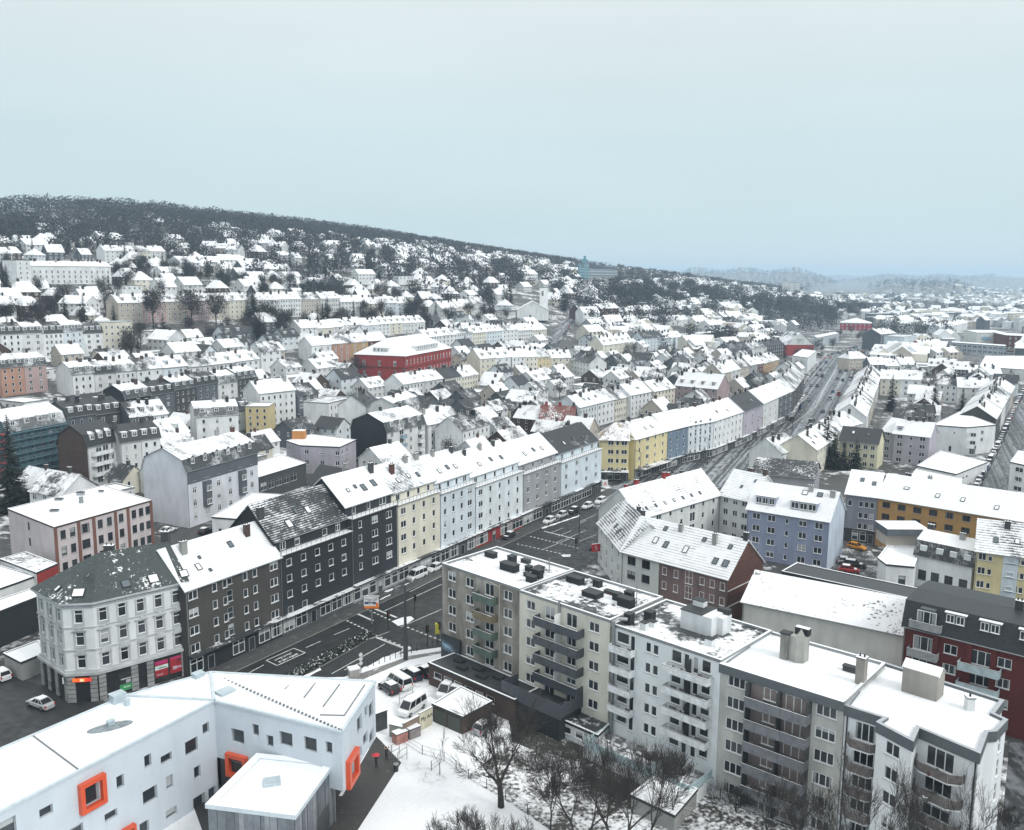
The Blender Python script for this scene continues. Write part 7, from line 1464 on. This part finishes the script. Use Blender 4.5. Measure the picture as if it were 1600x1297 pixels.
# ================================================================== street furniture
def mast(label, px, py, H, r=.16, name='street_lamp', cat='street lamp', arms=1, ang=0.0):
    p = G(px, py); t = thing(name, label, cat, (p.x, p.y, .1), ang); q = MB(); q.tube([(0, 0, 0), (0, 0, H*.35)], r*1.5, 8); q.build('base', plain('mast_grey', (.06, .065, .07), .5, .3), t); q = MB(); q.tube([(0, 0, H*.35), (0, 0, H)], [r, r*.6], 8); q.build('pole', plain('mast_grey', (.06, .065, .07), .5, .3), t)
    for k in range(arms):
        s = 1 if k == 0 else -1; q = MB(); q.tube([(0, 0, H-.1), (s*1.6, 0, H+.25)], .06, 6); q.build('arm', DARKM, t); q = MB(); q.box(s*1.5-.15+(0 if s > 0 else -.5), s*1.5+.55+(0 if s > 0 else -.1), -.14, .14, H+.18, H+.3); q.build('lamp_head', METAL, t)
    return t
mast('tall dark lamp mast at the snowy pavement corner by the junction', 634, 1031, 12.5, .26, arms=2, ang=.9)
for k, (px, py) in enumerate(((905, 835), (1000, 752), (1105, 727), (1190, 690), (1238, 672))): mast('slim street lamp beside the %s' % ('turning lanes of the junction', 'yellow corner block', 'pale blue avenue house', 'black-roofed avenue house', 'slate-grey avenue house')[k], px, py, 9, .09, ang=2.4)
def traffic_light(label, px, py, ang, H=3.4):
    p = G(px, py); t = thing('traffic_light', label, 'traffic light', (p.x, p.y, .02), ang); q = MB(); q.tube([(0, 0, 0), (0, 0, H)], .07, 6); q.build('pole', DARKM, t); q = MB(); q.box(-.2, .2, -.28, -.02, H-1.1, H+.05); q.build('signal_head', plain('signal_black', (.012, .013, .014), .5), t)
    for k, c in enumerate(((.30, .02, .02), (.30, .18, .02), (.03, .2, .08))):
        q = MB(); q.tube([(0, -.3, H-.18-k*.33), (0, -.25, H-.18-k*.33)], .11, 8); q.build('lens', plain('lens_%d' % k, c, .2), t)
    q = MB(); q.box(-.32, .32, -.02, .0, H-1.2, H+.15); q.build('back_board', plain('signal_black', (.012, .013, .014), .5), t); return t
traffic_light('traffic light on the crossing before the black-fronted house', 607, 985, .6); traffic_light('traffic light by the white stop line near the lamp mast', 668, 1008, .6); traffic_light('traffic light at the corner of the tan block', 686, 1003, .6); traffic_light('traffic light on the far side turning lanes', 900, 864, .6); traffic_light('traffic light on the snowy traffic island', 648, 958, 2.2)
p = G(688, 1003); t = thing('post_box', 'yellow box on a post at the edge of the tan block', 'post box', (p.x-.5, p.y, .1)); q = MB(); q.box(-.35, .35, -.3, .3, 1.4, 3.2); q.build('box', plain('post_yellow', (.62, .58, .06), .45), t); q = MB(); q.tube([(0, 0, 0), (0, 0, 1.4)], .07, 6); q.build('pole', DARKM, t)
# billboard on a post
p = G(581, 975); t = thing('billboard', 'orange and white advertising board on a post by the junction', 'billboard', (p.x, p.y, .05), math.atan2(LD.y, LD.x) - 1.0); q = MB(); q.tube([(0, 0, 0), (0, 0, 2.8)], .16, 8); q.build('post', METAL, t); q = MB(); q.box(-1.45, 1.45, -.14, .14, 2.8, 5.2, 0, top=1); q.build('frame', [DARKM, SNOWM], t)
posterbox(t, (0, -.06), 0, 2.7, 2.2, 4.0, (.72, .74, .75), [(0, 1, 0, .22, (.72, .20, .03)), (.05, .8, .38, .58, (.06, .08, .16)), (.3, .6, .42, .5, (.6, .63, .66)), (.8, .97, .22, .5, (.72, .16, .03)), (.1, .9, .78, .84, (.25, .26, .28)), (.25, .85, .68, .73, (.35, .36, .38))])
# red signs at the savings bank and the pharmacy
p = hit(931, 858, 3.5); t = thing('shop_sign', 'red sign with white S-shaped mark on the white corner wing', 'sign', (p.x, p.y, 3.0), .35); q = MB(); q.box(-1.0, 1.0, -.2, .2, 0, 1.7, 0, top=1); q.build('panel', [plain('sign_red', (.55, .03, .05), .4), SNOWM], t); q = MB(); q.box(-1.6, -.9, -.1, .1, .2, .8); q.build('bracket', DARKM, t); lettering(t, 'S', 1.3, (0, -.23, .8), 0, plain('letter_white', (.78, .8, .8), .5))
p = hit(941, 758, 4); t = thing('shop_sign', 'white pharmacy sign with red A at the end house', 'sign', (p.x+.6, p.y-.8, 3.6), .5); q = MB(); q.box(-.9, .9, -.2, .2, 0, 2.0); q.build('panel', plain('sign_white', (.72, .74, .74), .4), t); lettering(t, 'A', 1.7, (0, -.23, 1.0), 0, plain('sign_red', (.55, .03, .05), .4)); q = MB(); q.box(-1.6, -.9, -.06, .06, .6, .8); q.build('bracket', DARKM, t)
# planted median and its kerb, traffic island
def leaves(mb, P, n, r, h, rg, size=.22, m=0):
    for _ in range(n):
        a, b = rg.choice(P); t = rg.random(); o = Vector(a).lerp(Vector(b), t) + Vector((rg.uniform(-r, r), rg.uniform(-r, r))); z = h*rg.random()**1.3; c = Vector((o.x, o.y, z+.1)); u = Vector((rg.uniform(-1, 1), rg.uniform(-1, 1), rg.uniform(-.3, 1)))*size; w = Vector((rg.uniform(-1, 1), rg.uniform(-1, 1), rg.uniform(-1, 1)))*size*.6; mb.poly([c-w, c+w, c+u], m if rg.random() > .12 else m+1)
MED = [G(425, 1077), G(580, 992)]; dM = (MED[1]-MED[0]).normalized(); nM = Vector((-dM.y, dM.x))
sheet('median', [MED[0]-nM*1.3, MED[1]-nM*1.0, MED[1]+nM*1.0, MED[0]+nM*1.3], .14, snowmat('median_soil', (.025, .028, .022), .86, .8, fine=.6), .15)
mb = MB(); leaves(mb, [(MED[0], MED[1])], 3800, .95, .8, random.Random(5), .24); mb.build('median_hedge', [plain('hedge_leaf', (.020, .030, .020), .8, var=.5), SNOWM], label='dark green shrub strip along the road median', cat='hedge', kind='stuff')
isl = [G(612, 972), G(628, 966), G(642, 964), G(647, 968), G(636, 976), G(622, 979)]; sheet('traffic_island', isl, .14, snowmat('island_snow', amount=.06), .15)
sheet('traffic_island', [G(876, 868), G(892, 867), G(891, 871), G(880, 871)], .14, snowmat('island_snow', amount=.06), .15)
for a, b, w in (((452, 1070), (500, 1046), .8), ((600, 926), (640, 912), 1.0), ((560, 1050), (640, 1012), .8), ((846, 826), (905, 806), .5), ((590, 940), (610, 930), .6)):
    A, B = G(*a), G(*b); d = (B-A).normalized(); n = Vector((-d.y, d.x)); mb = MB(); rg = random.Random(int(a[0]))
    L = (B-A).length; k = int(L/.8); prev = None
    for i in range(k):
        f = i/(k-1); c = A.lerp(B, f); w0 = w*rg.uniform(.2, 1); h0 = rg.uniform(.05, .28); cur = [(*(c-n*w0), .02), (*(c+n*rg.uniform(-.1, .1)), h0), (*(c+n*w0), .02)]
        if prev: mb.poly([prev[0], cur[0], cur[1], prev[1]]); mb.poly([prev[1], cur[1], cur[2], prev[2]])
        prev = cur
    mb.build('snow_bank', snowmat('bank_snow', (.2, .2, .2), .3, 1.2, fine=.5), kind='structure')
# kiosk box, sign post, bollards
p = G(553, 1057); t = thing('utility_box', 'squat grey utility box with snow lid on the pavement edge', 'box', (p.x, p.y, .12), .5); q = MB(); q.box(-.8, .8, -.6, .6, 0, 1.2, 0); q.build('body', CONC, t); q = MB(); q.box(-.86, .86, -.66, .66, 1.2, 1.42); q.build('lid', SNOWM, t)
p = G(564, 1055); t = thing('street_sign', 'round-topped sign post beside the utility box', 'sign', (p.x, p.y, .1), .6); q = MB(); q.tube([(0, 0, 0), (0, 0, 3.6)], .06, 6); q.build('post', METAL, t)
for z in (3.3, 2.6, 1.9): q = MB(); q.tube([(0, -.08, z), (0, -.05, z)], .32, 12); q.build('sign_plate', plain('sign_plate', (.55, .57, .57), .4), t)
q = None
for i in range(14):
    f = i/13; p = G(575, 1044).lerp(G(683, 1008), f); t = thing('bollard', 'thin dark bollard of the row along the snowy pavement', 'bollard', (p.x, p.y, .1), 0, 'bollards along the pavement'); q = MB(); q.tube([(0, 0, 0), (0, 0, .95)], .06, 6); q.tube([(0, 0, .95), (0, 0, 1.02)], .075, 6); q.build('post', DARKM, t)
# yard wall with graffiti, gate, fences, play frames, containers
def wallseg(name, label, a, b, h, mat, cat, t=.2, cap=True, z=.1):
    A, B = G(*a), G(*b); d = B-A; r = thing(name, label, cat, (A.x, A.y, z), math.atan2(d.y, d.x)); q = MB(); q.box(0, d.length, -t/2, t/2, -.2, h); q.build('panel', mat, r)
    if cap: q = MB(); q.box(-.03, d.length+.03, -t/2-.05, t/2+.05, h, h+.08, 0, top=1); q.build('coping', [DARKM, SNOWM], r)
    return r, d.length
w_, L = wallseg('yard_wall', 'cream yard wall with black scrawled lettering beside the garage', (655, 1144), (675, 1133), 2.6, wallmat((.58, .55, .42), .3), 'wall'); lettering(w_, 'My Art', .8, (L*.55, -.12, 1.6), 0, plain('scrawl', (.03, .03, .03), .6))
wallseg('yard_wall', 'brown board fence between the graffiti wall and the camper', (630, 1157), (655, 1144), 2.3, wallmat((.26, .19, .15), .5), 'wall'); wallseg('yard_wall', 'painted low wall with landscape stripe by the bins', (609, 1152), (630, 1157), 1.8, wallmat((.34, .36, .30), .6), 'wall')
for k, (x, y, c, l) in enumerate(((593, 1140, (.04, .05, .05), 'dark waste container beside the kindergarten wall'), (625, 1160, (.38, .17, .14), 'faded red bin at the yard fence'), (645, 1152, (.22, .19, .19), 'covered garden goods leaning on the board fence'))):
    p = G(x, y); t = thing('waste_bin', l, 'bin', (p.x, p.y, .1), .7); q = MB(); q.prism([(-.9, -.6), (.9, -.6), (.9, .6), (-.9, .6)], 0, 1.4 if k else 2.6); q.build('body', plain('bin_%d' % k, c, .6, var=.3), t); q = MB(); q.box(-.95, .95, -.65, .65, 1.4 if k else 2.6, 1.55 if k else 2.75, 0, top=1); q.build('lid', [DARKM, SNOWM], t)
def fence(label, pts, h=1.3, gap=2.6):
    P = [G(*p) for p in pts]; r = thing('wire_fence', label, 'fence', (P[0].x, P[0].y, .1)); o = P[0]
    for a, b in zip(P, P[1:]):
        L = (b-a).length; n = max(1, int(L/gap)); 
        for i in range(n): c = a.lerp(b, i/n)-o; q = MB(); q.tube([(c.x, c.y, 0), (c.x, c.y, h)], .05, 5); q.build('post', DARKM, r)
        u, v = a-o, b-o; q = MB(); d = (v-u).normalized(); n_ = int(L/.22)
        for z in (.1, h*.5, h-.05): q.tube([(u.x, u.y, z), (v.x, v.y, z)], .018, 3)
        for i in range(n_): c = u + d*(i*.22); c2 = u + d*min(L, i*.22+.5); q.tube([(c.x, c.y, .1), (c2.x, c2.y, h-.05)], .006, 3, cap=False)
        q.build('wire_mesh', plain('fence_wire', (.10, .11, .11), .5), r, kind='stuff')
    return r
fence('wire fence running from the painted wall down to the gardens', [(628, 1160), (660, 1180), (694, 1190), (732, 1218), (790, 1250), (860, 1297), (900, 1330)]); fence('wire fence corner around the young tree', [(674, 1205), (694, 1190)]); fence('garden fence below the long white annex', [(800, 1166), (838, 1183), (886, 1205), (930, 1180)], 2.0); fence('dark garden fence before the glass terrace', [(886, 1205), (965, 1242), (1090, 1297)], 1.8); fence('fence edging the snowy gardens under the pale block', [(965, 1172), (1090, 1235), (1240, 1297)], 1.4)
for a, b, l in (((612, 1186), (624, 1180), 'thin goal frame on the snowy play yard'), ((622, 1198), (636, 1188), 'second goal frame behind the thin one'), ((624, 1102), (645, 1092), 'low metal barrier behind the camper')):
    A, B = G(*a), G(*b); t = thing('frame_barrier', l, 'barrier', (A.x, A.y, .1)); d = B-A; q = MB(); q.tube([(0, 0, 0), (0, 0, 1.8), (d.x, d.y, 1.8), (d.x, d.y, 0)], .05, 5); q.build('frame', METAL, t)
    q = MB(); q.tube([(0, 0, .9), (d.x, d.y, .9)], .04, 5); q.build('rail', METAL, t)
p = G(619, 1206); t = thing('litter_bin', 'small dark bin standing in the trampled snow', 'bin', (p.x, p.y, .1)); q = MB(); q.tube([(0, 0, 0), (0, 0, .9)], [.28, .32], 10); q.build('body', DARKM, t); q = MB(); q.tube([(0, 0, .9), (0, 0, 1.0)], .34, 10); q.build('lid', METAL, t)
# ================================================================== people
def person(label, p, ang, arms, coat, legs, extra=None, H=1.72):
    t = thing('person', label, 'person', (p.x, p.y, .13), ang); s = H/1.75
    J = dict(pel=(0, 0, .95), che=(0, 0, 1.32), nec=(0, 0, 1.50), hea=(0, -.02, 1.66), lk=(-.10, -.03, .50), lf=(-.11, .03, .06), rk=(.10, .0, .50), rf=(.12, -.1, .06), lt=(-.11, -.14, .03), rt=(.12, -.27, .03), ls=(-.19, 0, 1.43), rs=(.19, 0, 1.43))
    J.update(arms); E_ = [('pel', 'che'), ('che', 'nec'), ('nec', 'hea'), ('pel', 'lk'), ('lk', 'lf'), ('lf', 'lt'), ('pel', 'rk'), ('rk', 'rf'), ('rf', 'rt'), ('che', 'ls'), ('ls', 'le'), ('le', 'lh'), ('che', 'rs'), ('rs', 're'), ('re', 'rh')]
    Rd = dict(pel=.17, che=.18, nec=.07, hea=.115, lk=.085, rk=.085, lf=.06, rf=.06, lt=.05, rt=.05, ls=.09, rs=.09, le=.065, re=.065, lh=.045, rh=.045)
    ks = list(J); me = bpy.data.meshes.new('body'); me.from_pydata([tuple(c*s for c in J[k]) for k in ks], [(ks.index(a), ks.index(b)) for a, b in E_], []); o = obj('body', me, t)
    sk = o.modifiers.new('skin', 'SKIN'); 
    for i, k in enumerate(ks): me.skin_vertices[0].data[i].radius = (Rd[k]*s, Rd[k]*s); me.skin_vertices[0].data[i].use_root = (k == 'pel')
    o.modifiers.new('sub', 'SUBSURF').levels = 2; o.modifiers['sub'].render_levels = 2
    m, n, b = newmat('cloth_' + label[:12]); q = NT(n); z = q.nd('ShaderNodeSeparateXYZ', {0: q.nd('ShaderNodeTexCoord').outputs['Object']}).outputs[2]
    c = q.mixc(q.math('GREATER_THAN', z, .86*s), c4(legs), c4(coat)); c = q.mixc(q.math('GREATER_THAN', z, 1.52*s), c, (.45, .30, .24, 1)); q.link(c, b.inputs['Base Color']); b.inputs['Roughness'].default_value = .85; me.materials.append(m)
    hair = MB(); 
    for i in range(7):
        for j in range(10):
            th0, th1 = PI*.5*i/7, PI*.5*(i+1)/7; a0_, a1_ = 2*PI*j/10, 2*PI*(j+1)/10; f = lambda th, a: (math.sin(th)*math.cos(a)*.125*s, (-.0 + math.sin(th)*math.sin(a)*.13)*s, (1.67+math.cos(th)*.13)*s); hair.poly([f(th0, a0_), f(th1, a0_), f(th1, a1_), f(th0, a1_)])
    hair.build('hat', plain('hat_' + label[:12], extra or (.02, .02, .022), .9), t); return t
person('person in dark coat with both arms raised on the snowy yard', G(604, 1188), .4, dict(le=(-.30, -.05, 1.62), lh=(-.28, -.1, 1.92), re=(.30, -.05, 1.62), rh=(.26, -.1, 1.92)), (.03, .032, .035), (.025, .025, .03))
person('person in dark clothes carrying a red bundle by the kindergarten', G(588, 1200), 1.0, dict(le=(-.26, -.05, 1.16), lh=(-.22, -.25, 1.25), re=(.26, -.05, 1.16), rh=(.22, -.25, 1.25)), (.028, .03, .033), (.025, .025, .03), (.5, .03, .03))
p = G(588, 1200); t = thing('umbrella', 'red umbrella held by the person beside the kindergarten', 'umbrella', (p.x, p.y-.3, 1.35)); q = MB(); q.tube([(0, 0, 0), (0, 0, .8)], .015, 5); q.build('shaft', DARKM, t); q = MB()
for i in range(8): a, b = 2*PI*i/8, 2*PI*(i+1)/8; q.poly([(0, 0, .85), (.55*math.cos(a), .55*math.sin(a), .6), (.55*math.cos(b), .55*math.sin(b), .6)])
q.build('canopy', plain('umbrella_red', (.5, .03, .04), .6), t)
# ================================================================== near leafless trees and shrubs
bare_tree('big spreading leafless tree in the snowy garden before the tan block', G(783, 1262), 13.2, 41, 7, 1, 3, .52, .34, first=.24)
bare_tree('thin young tree tied at the fence corner', G(687, 1212), 6.5, 42, 4, 1, 2, .35, .05)
for k, (x, y, H, l) in enumerate(((905, 1335, 11.5, 'multi-stemmed leafless tree among the garden fences'), (962, 1345, 13, 'tall pale-barked leafless tree before the glass terrace'), (1010, 1330, 11, 'leafless tree overlapping the snowy garden outbuilding'), (1050, 1296, 8, 'small leafless tree beside the garden outbuilding'), (1190, 1330, 9, 'leafless tree under the grey loggia block'), (1275, 1400, 11, 'leafless tree at the foot of the pale block'), (1385, 1470, 14, 'tall leafless tree in front of the white end block'), (1500, 1475, 12.5, 'leafless tree at the corner of the white end block'), (860, 1300, 7.5, 'small leafless fruit tree inside the garden fence'))):
    bare_tree(l, G(x, y), H, 50+k, 6, 2 if k in (0, 1, 6) else 1, 3, .45, H*.013, first=.3)
for k, (x, y, H, l) in enumerate(((690, 1345, 5.5, 'broad leafless shrub at the edge of the snowy lawn'), (760, 1350, 6, 'dense leafless shrub below the big bare tree'), (730, 1320, 5, 'low twiggy shrub on the snowy lawn'), (815, 1345, 5, 'twiggy shrub beside the garden fence'), (1150, 1270, 4, 'brown twiggy shrub by the block wall'), (1570, 1310, 5, 'leafless shrub beyond the white end block'))): bare_tree(l, G(x, y), H, 70+k, 5, 3, 3, .5, .05, 'shrub', 'shrub', first=.12)
for k, (x, y, r, n) in enumerate(((860, 1130, 5, 1500), (1010, 1155, 5, 1700), (950, 1240, 4, 900), (1180, 1235, 6, 1700), (880, 1100, 4, 900), (840, 1195, 3, 500))):
    rg = random.Random(90+k); p = G(x, y); mb = MB()
    for i in range(n):
        o = Vector((rg.uniform(-r, r), rg.uniform(-r, r)*.6, 0)); d = Vector((rg.uniform(-.5, .5), rg.uniform(-.5, .5), 1)).normalized()*rg.uniform(.5, 2.0); w = d.orthogonal().normalized()*.02; mb.poly([o-w, o+w, o+d]); mb.poly([o+d*.5-w, o+d*.5+w, o+d*.5+Vector((rg.uniform(-.5, .5), rg.uniform(-.5, .5), .4))])
    mb.build('bramble', TWIG, loc=(p.x, p.y, .1), label='tangle of brown brambles %s' % ('behind the double garage', 'before the glass terrace', 'inside the dark garden fence', 'at the foot of the pale block', 'over the annex roof edge', 'beside the garden fence post')[k], cat='brambles', kind='stuff')
# ================================================================== haze
mb = MB(); mb.box(-17000, 17000, -17000, 17000, -1.6, 190)
hz = mb.build('haze', [], label='pale winter haze lying over the whole valley', cat='haze', kind='stuff')
m = bpy.data.materials.new('haze'); m.use_nodes = True; n = m.node_tree; n.nodes.clear(); o_ = n.nodes.new('ShaderNodeOutputMaterial'); v = n.nodes.new('ShaderNodeVolumePrincipled')
v.inputs['Color'].default_value = (.62, .82, 1.0, 1); v.inputs['Density'].default_value = .00016; v.inputs['Anisotropy'].default_value = .1; n.links.new(v.outputs[0], o_.inputs['Volume'])
hz.data.materials.append(m)
